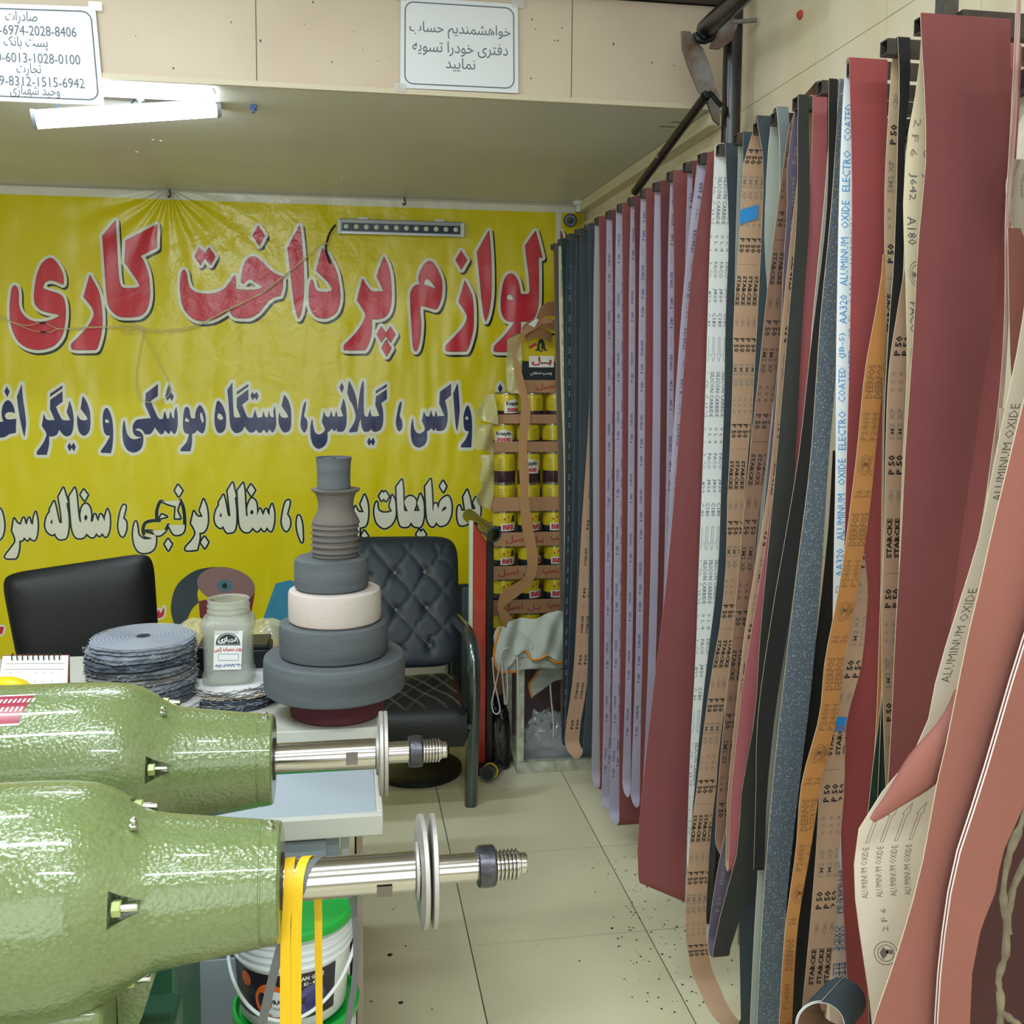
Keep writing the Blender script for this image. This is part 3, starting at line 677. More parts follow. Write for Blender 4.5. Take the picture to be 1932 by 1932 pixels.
wparent(MB().tube([at(x, y, Y=YP-.06) for x, y in ((1311, 62), (1316, 72), (1328, 78), (1342, 70), (1352, 55))], [.007, .010, .008, .010, .007], 8).build('weld', m_weld), t)
# curved bracket cut from pipe wall
pl = [(1287, 58), (1303, 58), (1316, 74), (1330, 88), (1344, 120), (1355, 160), (1363, 175), (1364, 232), (1352, 222), (1340, 190), (1322, 168), (1302, 122), (1290, 90)]
mb = MB(); lo = [at(x, y, Y=YP-.045) for x, y in pl]
fill_ = [Vector((p.x, p.z, 0)) for p in lo]; tr = tessellate_polygon([fill_]); n = len(lo)
mb.add([p + Vector((0, .02*math.sin(i*PI/n), 0)) for i, p in enumerate(lo)] + [p + Vector((0, .012 + .02*math.sin(i*PI/n), 0)) for i, p in enumerate(lo)],
       [tuple(q_) for q_ in tr] + [tuple(n + k for k in q_)[::-1] for q_ in tr] + [(i, (i+1) % n, n + (i+1) % n, n + i) for i in range(n)])
wparent(mb.build('bracket_plate', m_rust), t)
pl = [(1352, 52), (1385, 34), (1392, 46), (1380, 78), (1358, 92), (1340, 90), (1345, 72)]
mb = MB(); lo = [at(x, y, Y=YP-.03) for x, y in pl]; n = len(lo); tr = tessellate_polygon([[Vector((p.x, p.z, 0)) for p in lo]])
mb.add(lo + [p + Vector((0, .01, 0)) for p in lo], [tuple(q_) for q_ in tr] + [tuple(n + k for k in q_)[::-1] for q_ in tr] + [(i, (i+1) % n, n + (i+1) % n, n + i) for i in range(n)])
wparent(mb.build('upper_lug', m_rust), t)
wparent(MB().cyl(at(1380, 42, Y=YP-.03), at(1427, 38, Y=YP-.03), .006, n=10).build('bolt', m_rust), t)
a = at(1331, 182, Y=YP-.06); b_ = at(1198, 362, Y=3.05)
wparent(MB().cyl(a, b_, 0.0125, 0.0125, n=14).build('brace', mat('brace_steel', '#40393a', 0.35, metal=.7, vary=.3, vscale=20)), t)
wparent(MB().tube([at(x, y, Y=YP-.07) for x, y in ((1328, 172), (1334, 182), (1340, 176), (1352, 190), (1362, 200))], .0065, 8).build('weld', m_weld), t)
wparent(MB().tube([at(x, y, Y=2.84) for x, y in ((1240, 292), (1247, 296), (1254, 300))], .010, 8).build('weld', m_rust), t)

ZT = 2.016                            # top of the arms
TIPS = [(1040, 461), (1053, 452), (1068, 443), (1085, 433), (1103, 424), (1123, 411), (1144, 399), (1165, 386), (1186, 373), (1209, 358),
        (1233, 345), (1260, 325), (1291, 307), (1319, 291), (1354, 274), (1387, 253), (1425, 232), (1458, 214), (1500, 184), (1546, 154),
        (1604, 116), (1668, 76), (1733, 33)]
ARM = [at(x, y, Z=ZT) for x, y in TIPS]
t = thing('belt_rack', (XR - .03, 2.4, 0), 'long wall rack of square steel arms carrying the sanding belts', 'rack')
wparent(MB().box(XR-.036, XR-.006, 1.0, 3.95, ZT-.030, ZT).build('rail', m_arm, smooth=0), t)
for y in (1.20, 2.46, 3.9):
    wparent(MB().box(XR-.034, XR-.006, y-.016, y+.016, 0, ZT-.03).build('wall_post', m_arm, smooth=0), t)
AW = 0.0105                            # half width of an arm
for p in ARM:
    mb = MB(); x0, x1 = p.x, XR - .036; w = AW; k = .0018
    for (y0, y1, z0, z1) in ((-w, w, -k, 0), (-w, w, -2*w, -2*w+k), (-w, -w+k, -2*w+k, -k), (w-k, w, -2*w+k, -k)):
        mb.box(x0, x1, p.y+y0, p.y+y1, ZT+z0, ZT+z1)
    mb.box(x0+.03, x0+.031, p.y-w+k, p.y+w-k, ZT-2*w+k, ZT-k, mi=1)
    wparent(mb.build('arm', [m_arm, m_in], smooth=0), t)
# ceiling strut above the nearest arms
pu = at(1795, 10, Y=1.45)
wparent(MB().box(pu.x-.012, pu.x+.012, 1.45, 1.474, ZT+.012, 2.55).build('strut', mat('strut_steel', '#5b5754', .5, metal=.5, vary=.4, vscale=40)), t)
wparent(MB().box(pu.x+.01, XR-.006, 1.435, 1.475, ZT+.051, ZT+.075).build('cross_bar', m_arm), t)

# ================================================================ SANDING BELTS
def grit(name, col, bscale=900, bump=.25, vary=.12, vscale=7, rough=.75, fleck=None):
    m = mat(name, col, rough, bump=bump, bscale=bscale, vary=vary, vscale=vscale, spec=.3)
    if fleck:
        nt = m.node_tree; b = nt.nodes['Principled BSDF']; v = nt.nodes.new('ShaderNodeTexVoronoi'); v.inputs['Scale'].default_value = 260
        tc = nt.nodes.new('ShaderNodeTexCoord'); nt.links.new(tc.outputs['Object'], v.inputs['Vector'])
        r = nt.nodes.new('ShaderNodeValToRGB'); r.color_ramp.elements[0].position = .10; r.color_ramp.elements[0].color = lin(fleck)
        r.color_ramp.elements[1].position = .34; r.color_ramp.elements[1].color = lin(col)
        nt.links.new(v.outputs['Distance'], r.inputs['Fac']); nt.links.new(r.outputs[0], b.inputs['Base Color'])
    return m
g_red = grit('grit_red', '#7e4648', vary=.12, vscale=3); g_pink = grit('grit_pink', '#8e5a52', vary=.14, vscale=5)
g_rose = grit('grit_rose', '#9a575d', vary=.08); g_slate = grit('grit_slate', '#3a444d'); g_black = grit('grit_black', '#1f1f20', vary=.1)
g_blue = grit('grit_blue_coarse', '#56616c', bscale=420, bump=.8, fleck='#9aa6b0'); g_char = grit('grit_charcoal', '#323331', bscale=600)
g_teal = grit('grit_teal', '#1d4442'); g_maroon = grit('grit_maroon', '#67393e', vary=.1)
g_tanp = grit('paper_tan_plain', '#a4764f', bump=.1, vary=.1)
k_lil = mat('backing_lilac', '#a69fb4', .7, vary=.1, vscale=8, bump=.1, bscale=500); k_white = mat('backing_white', '#d5d8da', .6, vary=.04)
k_tan = mat('backing_tan', '#ab8c74', .65, vary=.08, vscale=9); k_cream = mat('backing_cream', '#cfc3a8', .65, vary=.08)
k_brown = mat('backing_brown', '#7c5d4d', .65, vary=.15, vscale=6); k_orange = mat('backing_orange', '#a8733f', .55, vary=.15, vscale=9)
k_grey = mat('backing_grey', '#9aa19d', .65, vary=.1); k_blue = mat('backing_white_blue', '#dadfe4', .6)
k_navy = mat('backing_navy', '#27323d', .5, vary=.1); k_violet = mat('backing_violet', '#5d5469', .55, vary=.15)
e_cream = mat('cut_edge_cream', '#c9b7a2', .85, bump=.5, bscale=500); e_pink = mat('cut_edge_pink', '#b98278', .85)
i_grey = mat('print_grey', '#5b6068', .7); i_dark = mat('print_dark', '#3a302c', .7); i_black = mat('print_black', '#1f1b1b', .7)
i_blue = mat('print_blue', '#4a8fc9', .7); i_faint = mat('print_faint', '#7d756e', .8); i_brown = mat('print_brown', '#7a5433', .8); i_viol = mat('print_violet', '#4c4a6b', .7)
m_btape = mat('blue_tape', '#2b7fc4', .35, coat=.3)
STAR = [('P 50', .028, .0105, .0012, 0), ('0 2 8', .030, .0055, 0, 1), ('5M2 XP', .046, .0085, .0006, 1), ('P 50', .028, .0105, .0012, 0),
        ('\u2190', .020, .010, 0, 1), ('STARCKE', .058, .0080, .0016, 0), ('|', .001, .03, 0, 1)]
PACO = [('J820', .030, .009, .0003, 0), ('C180', .030, .009, .0003, 0), ('=>', .052, .0095, 0, 0), ('SILICON CARBIDE', .098, .0085, .0003, 0), ('9 L 4', .035, .007, 0, 1), ('PACO', .034, .008, 0, 0)]
J642 = [('J642', .036, .013, 0, 0), ('A180', .038, .013, 0, 0), ('(o)', .034, .022, 0, 1), ('PACO', .042, .010, 0, 0), ('MADE IN KOREA', .05, .004, 0, 1), ('=>', .06, .014, 0, 0), ('ALUMINUM OXIDE', .12, .012, 0, 0), ('2 F 6', .05, .010, 0, 1)]
P240 = [('P 240', .026, .008, .001, 0), ('STARCKE', .040, .007, .001, 0), ('9 8 9', .02, .005, 0, 1), ('P 240', .026, .008, .001, 0)]
DEER = [('DEERFOS', .05, .012, .001, 0), ('P240H', .04, .010, 0, 0), ('(o)', .03, .02, 0, 0), ('36', .012, .012, 0, 0)]
ELEC = [('ALUMINUM', .075, .013, 0, 0), ('OXIDE', .042, .013, 0, 0), ('ELECTRO', .062, .013, 0, 0), ('COATED', .055, .012, 0, 0), ('(JB-5)', .040, .012, 0, 0), ('AA320', .045, .013, 0, 0)]
NAVY = [('P60', .02, .007, 0, 0), ('|', .01, .012, 0, 0), ('F60', .018, .006, 0, 0)]
class Ribbon:
    """a strip of abrasive cloth: cross lines (left, right) along a path; outer = grit, inner = backing"""
    def __init__(s, rows, closed=True, flip=False): s.L = [Vector(a) for a, b in rows]; s.R = [Vector(b) for a, b in rows]; s.closed = closed; s.flip = flip; s.path_up = True; s.prep()
    def prep(s):
        n = len(s.L); s.N = []; M_ = [(a + b) / 2 for a, b in zip(s.L, s.R)]; s.M = M_; s.S = [0.0]
        for i in range(n):
            if s.closed: d = M_[(i+1) % n] - M_[i-1]
            else: d = M_[min(i+1, n-1)] - M_[max(i-1, 0)]
            w = s.R[i] - s.L[i]; nn = w.cross(d)
            nn = nn.normalized() if nn.length > 1e-9 else Vector((0, -1, 0)); s.N.append(nn if s.flip else -nn)
            if i: s.S.append(s.S[-1] + (M_[i] - M_[i-1]).length)
    def mesh(s, th=.0011):
        mb = MB(); n = len(s.L); h = th / 2
        o = [(s.L[i] + s.N[i]*h, s.R[i] + s.N[i]*h) for i in range(n)]; q = [(s.L[i] - s.N[i]*h, s.R[i] - s.N[i]*h) for i in range(n)]
        V = [p for a in o for p in a] + [p for a in q for p in a]; B = 2*n
        mb.v = [tuple(v) for v in V]
        for i in range(n if s.closed else n - 1):
            j = (i + 1) % n
            for f, m in (((2*i, 2*i+1, 2*j+1, 2*j), 0), ((B+2*i, B+2*j, B+2*j+1, B+2*i+1), 1), ((2*i, 2*j, B+2*j, B+2*i), 2), ((2*i+1, B+2*i+1, B+2*j+1, 2*j+1), 2)):
                mb.f.append(f); mb.m.append(m)
        if not s.closed:
            mb.add([], []); mb.f += [(0, B, B+1, 1), (2*n-2, 2*n-1, B+2*n-1, B+2*n-2)]; mb.m += [2, 2]
        return mb
    def pt(s, d, w, off):
        S_ = s.S; d = max(0, min(d, S_[-1] - 1e-6)); lo, hi = 0, len(S_) - 1
        while hi - lo > 1:
            m = (lo + hi) // 2
            if S_[m] <= d: lo = m
            else: hi = m
        t = (d - S_[lo]) / max(1e-9, S_[hi] - S_[lo])
        a = s.L[lo].lerp(s.L[hi], t); b = s.R[lo].lerp(s.R[hi], t); n_ = s.N[lo].lerp(s.N[hi], t)
        return a, b, n_, (b - a)
    def letter(s, mb, body, d0, length, c, height, side=-1, up=True, bold=0, rot=False):
        """body written along the strip from d0; c = offset across from the left edge (m)"""
        if body in ('=>', '|', '(o)', '\u2190'):
            vs, fs, tw, th = SYM(body)
        else: vs, fs, tw, th = text2d(body, bold, 1)
        P = []
        for x, y in vs:
            u = x / tw * length; v = y / th * height
            d = d0 + (u if up == s.path_up else length - u); cc = c + (height - v if up else v)
            a, b, n_, w = s.pt(d, 0, 0); wl = w.length
            P.append((a, b, n_, cc, wl))
        ok = all(-.0005 <= p[3] <= p[4] + .0005 for p in P)
        if not ok:     # drop what runs over the cut edge
            keep = [f for f in fs if all(.0 <= P[i][3] <= P[i][4] for i in f)]
            fs = keep
            if not fs: return
        mb.add([a + (b - a).normalized()*max(0, min(cc, wl)) + n_ * side * .0009 for a, b, n_, cc, wl in P], fs)
_sym = {}
def SYM(k):
    if k in _sym: return _sym[k]
    mb = MB(); fn = lambda x, y: (x, y, 0)
    if k == '=>': stroke2d(mb, [(0, .3), (4.2, .3), (4.2, .03), (6, .5), (4.2, .97), (4.2, .7), (0, .7)], .035, lambda x, y: (x/6, y, 0), nseg=0)
    elif k == '|': mb.add([(0, 0, 0), (1, 0, 0), (1, 1, 0), (0, 1, 0)], [(0, 1, 2, 3)])
    elif k == '\u2190':
        stroke2d(mb, [(0, .5), (.5, .1), (.4, .42), (.7, .42), (.7, .58), (.4, .58), (.5, .9)], .02, fn, nseg=0); stroke2d(mb, [(.75 + .2*math.cos(q_), .5 + .25*math.sin(q_)) for q_ in [PI*i/4 for i in range(8)]], .03, fn, nseg=0)
    else:
        for r in (.48, .34): stroke2d(mb, [(.5 + r*math.cos(2*PI*i/20), .5 + r*math.sin(2*PI*i/20)) for i in range(20)], .016, fn, nseg=0)
        mb.add([(.5 + r*math.cos(q_), .5 + r*math.sin(q_), 0) for r, q_ in ((.28, .3), (.26, 1.4), (.3, 2.6), (.1, 3.4), (.12, 5.2))], [(0, 1, 2, 3, 4)])
        mb.add([(.42, .22, 0), (.60, .2, 0), (.66, .45, 0), (.5, .5, 0)], [(0, 1, 2, 3)])
    vs = [(v[0], v[1]) for v in mb.v]
    _sym[k] = (vs, mb.f, 1.0, 1.0); return _sym[k]
def lettering(rb, pattern, cols, ink, parent, d0, d1, up=True, side=-1, start=0, gap=.022, jitter=0, ink2=None, shift=0.0):
    """repeat a print pattern along the strip in columns (offsets across in metres)"""
    mb = MB(); mf = MB()
    for ci, c in enumerate(cols):
        d = d0 + (ci * jitter) % .09; k = start
        while d < d1:
            body, ln, hh_, bold, faint = pattern[k % len(pattern)]
            if d + ln > d1: break
            if body == '|': rb.letter(mf, body, d, .0008, c, .012, side, up)
            else: rb.letter(mf if faint else mb, body, d, ln, c, hh_, side, up, bold * 22)
            d += ln + gap; k += 1
    if mb.f: wparent(mb.build('printed_lettering', ink, smooth=0), parent)['kind'] = 'stuff'
    if mf.f: wparent(mf.build('printed_faint_marks', ink2 or i_faint, smooth=0), parent)['kind'] = 'stuff'
def K2W(keys, Y):
    """pixel keys (y, xl, xr) on the plane Y -> list (Z, XL, XR) sorted by height"""
    out = []
    for y, xl, xr in keys:
        a = at(xl, y, Y=Y); b = at(xr, y, Y=Y); out.append((a.z, a.x, b.x))
    return sorted(out)
def loop_rows(Yf, Yb, fk, bk, ztop, zbot, n=26, bulge=0.0, sway=None, slant=0.0, ease=.25, h0=AW + .0012, arc=.0055):
    """closed hanging loop: front run at Yf, back run at Yb. fk/bk: (Z, XL, XR) keys; rounded over the arm and at the bottom"""
    g = Yb - Yf; rt = max(.011, min(g / 2, .016)); rt2 = g/2
    def yo(Z, s_):       # s_ = -1 front, +1 back
        t = max(0, min(1, (ztop - Z) / ease)); e = t*t*(3-2*t)
        half = h0 * (1 - e) + (g / 2) * e
        tb = max(0, min(1, (Z - zbot) / .30)); half += bulge * (1 - tb) * (1 if Z - zbot < .3 else 0)
        return s_ * half + (sway(Z) if sway else 0)
    rows = []; ym = (Yf + Yb) / 2 if sway is None else (Yf + Yb) / 2
    hb = g/2 + bulge; zb_ = zbot + hb
    zt_ = ztop - .004
    for i in range(n + 1):
        Z = zt_ - (zt_ - zb_) * i / n; a = interp(fk, Z); y = ym + yo(Z, -1); rows.append(((a[0], y, Z), (a[1], y, Z)))
    for i in range(1, 10):
        q_ = PI * i / 10; Z = zb_ - hb * math.sin(q_); t = (1 - math.cos(q_)) / 2; a = interp(fk, Z); b = interp(bk, Z)
        y = ym - hb * math.cos(q_) + (sway(zb_) if sway else 0); rows.append(((a[0]*(1-t)+b[0]*t, y, Z), (a[1]*(1-t)+b[1]*t, y, Z)))
    for i in range(n + 1):
        Z = zb_ + (zt_ - zb_) * i / n; a = interp(bk, Z); y = ym + yo(Z, 1); rows.append(((a[0], y, Z), (a[1], y, Z)))
    for i in range(1, 6):
        q_ = PI * i / 6; Z = zt_ + arc * math.sin(q_); t = (1 - math.cos(q_)) / 2; a = interp(fk, Z); b = interp(bk, Z)
        y = ym + h0 * math.cos(q_) + (sway(zt_) if sway else 0); rows.append(((b[0]*(1-t)+a[0]*t, y, Z), (b[1]*(1-t)+a[1]*t, y, Z)))
    if slant:
        rows = [(l, (r[0], r[1], r[2] - slant * max(0, min(1, (zbot + .5 - r[2]) / .5))**2)) for l, r in rows]
    return rows
BELTS = []
def belt(label, arm, front, grit_, back_, edge=e_cream, g=.045, zbot=.12, bkeys=None, bulge=.0, pat=None, cols=(), ink=i_grey, up=True, group=None, d_off=0.0, jitter=0, sway=None, name='sanding_belt', thick=.0011, ink2=None, n=26, gap=.022, slant=0.0, ease=.25, h0=AW + .0012, arc=.0055, ztop=None):
    """front: pixel keys of the near run, or (x_left_world, width) for a straight one"""
    p = ARM[arm] if isinstance(arm, int) else arm
    Yf, Yb = p.y - g/2, p.y + g/2
    if isinstance(front, tuple): fk = [(0.0, front[0], front[0] + front[1]), (3.0, front[0], front[0] + front[1])]
    else: fk = K2W(front, Yf)
    bk = K2W(bkeys, Yb) if bkeys else fk
    rb = Ribbon(loop_rows(Yf, Yb, fk, bk, ztop or ZT + .003, zbot, bulge=bulge, sway=sway, n=n, slant=slant, ease=ease, h0=h0, arc=arc))
    x = sum(interp(fk, ZT)) / 2
    t = thing(name, (x, p.y, zbot), label, 'sanding belt', group)
    wparent(rb.mesh(thick).build('cloth_band', [grit_, back_, edge], smooth=60), t)
    if pat:
        S0 = rb.S[n + 9]; S1 = rb.S[2*n + 10]
        lettering(rb, pat, cols, ink, t, S0 + .05 + d_off, S1 - .03, up=up, jitter=jitter, ink2=ink2, gap=gap)
    return rb, t
# ---------------------------------------------------------------- far group: dark belts
def zb(x, y, i): return at(x, y, Y=ARM[i].y).z
FAR = 'dark narrow sanding belts at the far end of the rack'
belt('grey-brown sanding belt hanging on the farthest arm of the rack', 0, [(450, 1046, 1075), (700, 1050, 1078), (960, 1056, 1084), (1200, 1058, 1085), (1400, 1060, 1085)], mat('grit_greybrown', '#5c5550', .8, bump=.3, bscale=500), k_brown, g=.02, zbot=zb(1065, 1395, 0))
belt('teal sanding belt with cream printed backing at the far end of the rack', 1, [(440, 1060, 1092), (700, 1064, 1092), (900, 1066, 1092), (1300, 1066, 1090)], g_teal, k_cream, g=.05, zbot=zb(1070, 1390, 1), bkeys=[(440, 1052, 1085), (720, 1058, 1086), (900, 1064, 1092), (1300, 1062, 1090)], pat=PACO[:5], cols=(.006, .02, .034), ink=i_grey)
belt('navy sanding belt with small white marks, third from the far end', 2, [(440, 1076, 1112), (900, 1080, 1108), (1200, 1074, 1104), (1350, 1066, 1095)], g_slate, k_navy, g=.05, zbot=zb(1075, 1405, 2), bkeys=[(440, 1068, 1104), (900, 1067, 1098), (1200, 1062, 1092), (1350, 1060, 1088)], pat=NAVY, cols=(.01, .03), ink=mat('print_pale', '#8fa0b4', .7))
belt('blue-black sanding belt beside the navy one at the far end', 3, [(430, 1096, 1125), (900, 1092, 1120), (1200, 1086, 1114), (1350, 1078, 1104)], g_slate, k_navy, g=.05, zbot=zb(1085, 1412, 3), bkeys=[(430, 1086, 1118), (900, 1083, 1112), (1200, 1074, 1104), (1350, 1067, 1094)])
belt('black sanding belt with tan P60 printed backing curving to its low end', 4, [(424, 1112, 1138), (700, 1112, 1136), (1000, 1112, 1138), (1200, 1110, 1138), (1320, 1106, 1136), (1390, 1098, 1130)], g_slate, k_tan, g=.055, zbot=zb(1090, 1428, 4),
     bkeys=[(424, 1108, 1136), (600, 1115, 1136), (800, 1110, 1134), (1000, 1097, 1124), (1150, 1089, 1114), (1290, 1080, 1108), (1380, 1068, 1095)], pat=[('P60', .035, .010, .0015, 0), ('9 8 9', .03, .006, 0, 1), ('STARCKE', .06, .008, .0015, 0), ('\u2190', .02, .01, 0, 1)], cols=(.016, .034), ink=i_black, bulge=.02)
# ---------------------------------------------------------------- middle group: red belts with lilac backing
RED = 'red sanding belts with lilac printed backing in the middle of the rack'
names = ['with plain grey-lilac backing', 'with faintly printed lilac backing', 'with narrow lilac backing strip', 'with pale violet backing', 'with blue stamp on its lilac backing',
         'with wide plain lilac backing', 'with blue-lilac backing', 'marked P 400 on lilac backing']
ords = ['first', 'second', 'third', 'fourth', 'fifth', 'sixth', 'seventh', 'eighth']
bots = [(1158, 1485), (1186, 1525), (1206, 1552), (1215, 1500), (1225, 1520), (1240, 1510), (1250, 1530), (1270, 1560)]
random.seed(21)
for k in range(8):
    i = 5 + k; p = ARM[i]; s_ = 1905 / p.y
    gt = .040 + .012 * (k % 3 == 0); lean = -.012 * k - .01
    off = .016 + .004 * (k % 2)
    ft = pix((p.x + off, p.y, ZT))[0]; wd = .085 * s_
    fk = [(400, ft, ft + wd), (800, ft + lean*40 + random.uniform(-2, 2), ft + wd), (1150, ft + lean*110, ft + wd - 4), (1500, ft + lean*260, ft + wd - 14)]
    pat = [('P 180', .026, .008, .001, 0), ('STARCKE', .036, .0065, .001, 0), ('9 8 9', .02, .005, 0, 1), ('|', .001, .02, 0, 1)] if k < 4 else P240
    if k == 7: pat = [('P 400', .034, .010, .001, 0), ('STARCKE', .045, .007, .001, 0), ('9 8 9', .024, .006, 0, 1)]
    if k in (0, 5): pat = None
    rb, t = belt('%s red sanding belt from the far end, %s' % (ords[k], names[k]), i, fk, g_maroon if k % 2 else g_red, mat('backing_greylilac', '#9b97a0', .7) if k == 0 else k_lil, e_pink, g=gt, zbot=zb(bots[k][0], bots[k][1], i),
         bkeys=[(a, b - 12 - 1.2*(k % 3), c - 12) for a, b, c in fk], bulge=.012 + .006*(k < 3), pat=pat, cols=(.006, .019, .032), ink=i_viol, group=RED, d_off=.03*k, jitter=.033)
    if k == 4:
        S0 = rb.S[36]; mb = MB()
        q = at(1224, 854, Y=p.y + gt/2 - .003); mb.box(q.x-.007, q.x+.009, q.y, q.y+.0006, q.z-.012, q.z+.012)
        wparent(mb.build('blue_stamp', m_btape, smooth=0), t)
belt('broad red sanding belt swung out to the left, lowest corner above the floor', 13, [(285, 1341, 1428), (500, 1306, 1394), (700, 1290, 1378), (900, 1275, 1360), (1100, 1257, 1345), (1300, 1233, 1322), (1500, 1211, 1300), (1600, 1203, 1294), (1680, 1206, 1293)],
     g_red, k_lil, e_pink, g=.05, zbot=zb(1250, 1660, 13), slant=.055,  bkeys=[(285, 1314, 1400), (430, 1300, 1390), (600, 1285, 1372), (850, 1268, 1355), (1050, 1258, 1345), (1300, 1240, 1322), (1600, 1220, 1296), (1680, 1215, 1293)],
     pat=[('P 600', .034, .010, .001, 0), ('\u2190', .02, .01, 0, 1), ('STARCKE', .05, .008, .001, 0), ('9 8 9', .024, .006, 0, 1)], cols=(.009, .024), ink=i_viol, jitter=.04)
belt('slate sanding belt with white backing lettered in grey from top to bottom', 14, [(275, 1373, 1430), (420, 1376, 1432), (600, 1369, 1425), (760, 1366, 1420), (900, 1361, 1412), (1080, 1354, 1400), (1300, 1328, 1380), (1600, 1300, 1350)],
     g_slate, k_white, g=.052, zbot=zb(1310, 1640, 14), bkeys=[(275, 1344, 1402), (500, 1338, 1396), (700, 1332, 1388), (900, 1325, 1380), (1080, 1318, 1374), (1200, 1314, 1368), (1300, 1309, 1362), (1400, 1303, 1355), (1500, 1299, 1350), (1620, 1296, 1345)],
     pat=PACO[::-1], cols=(-.003, .010, .023, .036, .049), ink=i_grey, up=False, jitter=.0)
belt('slate sanding belt with pale blue backing behind the brown printed one', 15, [(250, 1405, 1450), (600, 1400, 1445), (1200, 1390, 1430), (1500, 1370, 1400)], g_slate, k_grey, g=.04, zbot=zb(1380, 1600, 15), pat=PACO[3:5], cols=(.008,), ink=i_grey)
rb, t = belt('tan P 50 printed sanding belt with bright blue tape, making a wide low loop', 16, [(235, 1437, 1462), (300, 1441, 1468), (500, 1434, 1462), (800, 1418, 1450), (1100, 1404, 1442), (1300, 1398, 1436), (1500, 1394, 1430), (1700, 1392, 1428), (1870, 1388, 1424)],
     g_slate, k_tan, g=.088, zbot=zb(1375, 1925, 16), bkeys=[(240, 1416, 1452), (300, 1402, 1445), (380, 1398, 1442), (480, 1393, 1436), (600, 1384, 1428), (700, 1383, 1425), (850, 1377, 1412), (950, 1372, 1404), (1060, 1370, 1400), (1170, 1360, 1392), (1250, 1346, 1380), (1320, 1335, 1370), (1400, 1325, 1358), (1500, 1313, 1350), (1580, 1302, 1340), (1700, 1296, 1336), (1800, 1302, 1340), (1880, 1322, 1362)],
     pat=STAR, cols=(.001, .013, .025, .037), ink=i_black, jitter=.0, bulge=.035, up=False, ease=.10, h0=.022, arc=.014)
for (y0, y1) in ((393, 420),):
    mb = MB(); YY = ARM[16].y + .040; a, b, c, d = at(1397, 396, Y=YY), at(1431, 386, Y=YY), at(1430, 412, Y=YY), at(1396, 423, Y=YY)
    mb.add([a, b, c, d], [(0, 1, 2, 3)]); wparent(mb.build('blue_tape', m_btape, smooth=0), t)
belt('grey sanding belt with pale grey-blue backing, arching over its arm', 17, [(215, 1470, 1492), (300, 1472, 1492), (500, 1466, 1490), (800, 1456, 1480), (1100, 1432, 1456), (1400, 1400, 1424)], mat('grit_grey', '#6c7679', .8, bump=.3, bscale=600), k_grey, g=.06,
     zbot=zb(1390, 1660, 17), bkeys=[(220, 1452, 1478), (300, 1448, 1474), (450, 1442, 1470), (640, 1452, 1478), (900, 1440, 1466), (1200, 1408, 1436), (1500, 1372, 1398)], thick=.002, pat=PACO[:2], cols=(.006,), ink=i_faint, ease=.08, h0=.020, arc=.012)
belt('charcoal sanding belt with violet backing, ending low in a narrow fold', 18, [(200, 1512, 1532), (400, 1504, 1528), (600, 1488, 1514), (900, 1462, 1498), (1200, 1434, 1474), (1350, 1424, 1460), (1500, 1398, 1436), (1600, 1392, 1424), (1700, 1366, 1408), (1780, 1346, 1378)],
     g_char, k_violet, g=.05, zbot=zb(1360, 1800, 18), bkeys=[(200, 1496, 1516), (300, 1482, 1506), (400, 1484, 1504), (500, 1478, 1494), (640, 1472, 1486), (900, 1446, 1470), (1200, 1420, 1446), (1500, 1382, 1410), (1650, 1352, 1386), (1780, 1334, 1362)],
     pat=[('P 50', .03, .009, .001, 1), ('STARCKE', .05, .008, .001, 1)], cols=(.008,), ink=i_dark)
belt('rose-pink sanding belt with tan backing, leaning left', Vector((ARM[18].x, ARM[18].y, 0)), [(180, 1535, 1562), (300, 1532, 1561), (450, 1517, 1552), (560, 1503, 1545), (680, 1484, 1532), (800, 1471, 1520), (890, 1463, 1508), (950, 1455, 1500), (1050, 1441, 1478), (1200, 1416, 1456), (1300, 1400, 1436), (1400, 1389, 1414), (1500, 1378, 1398)],
     g_rose, k_tan, g=.03, zbot=zb(1390, 1640, 18), bkeys=[(180, 1524, 1552), (330, 1505, 1532), (600, 1476, 1504), (900, 1452, 1482), (1200, 1404, 1440), (1500, 1372, 1392)], pat=STAR, cols=(.006,), ink=i_black)
belt('dark brown printed sanding belt arching highest above its arm', Vector((ARM[18].x, ARM[18].y + .026, 0)), [(155, 1548, 1572), (200, 1548, 1572), (400, 1545, 1566), (650, 1518, 1540), (850, 1494, 1520), (1000, 1474, 1500), (1150, 1450, 1480), (1350, 1424, 1452), (1500, 1410, 1436)],
     g_black, k_brown, g=.070, zbot=zb(1430, 1640, 18), bkeys=[(165, 1528, 1562), (200, 1500, 1536), (250, 1486, 1520), (300, 1479, 1512), (400, 1466, 1500), (500, 1453, 1488), (700, 1432, 1464), (900, 1410, 1442), (1000, 1400, 1428), (1200, 1382, 1414), (1400, 1362, 1394), (1550, 1350, 1380)],
     pat=STAR, cols=(.003, .016, .028), ink=i_black, up=False, ink2=i_dark, ease=.10, h0=.034, arc=.022, ztop=at(1540, 175, Y=ARM[18].y + .026).z)
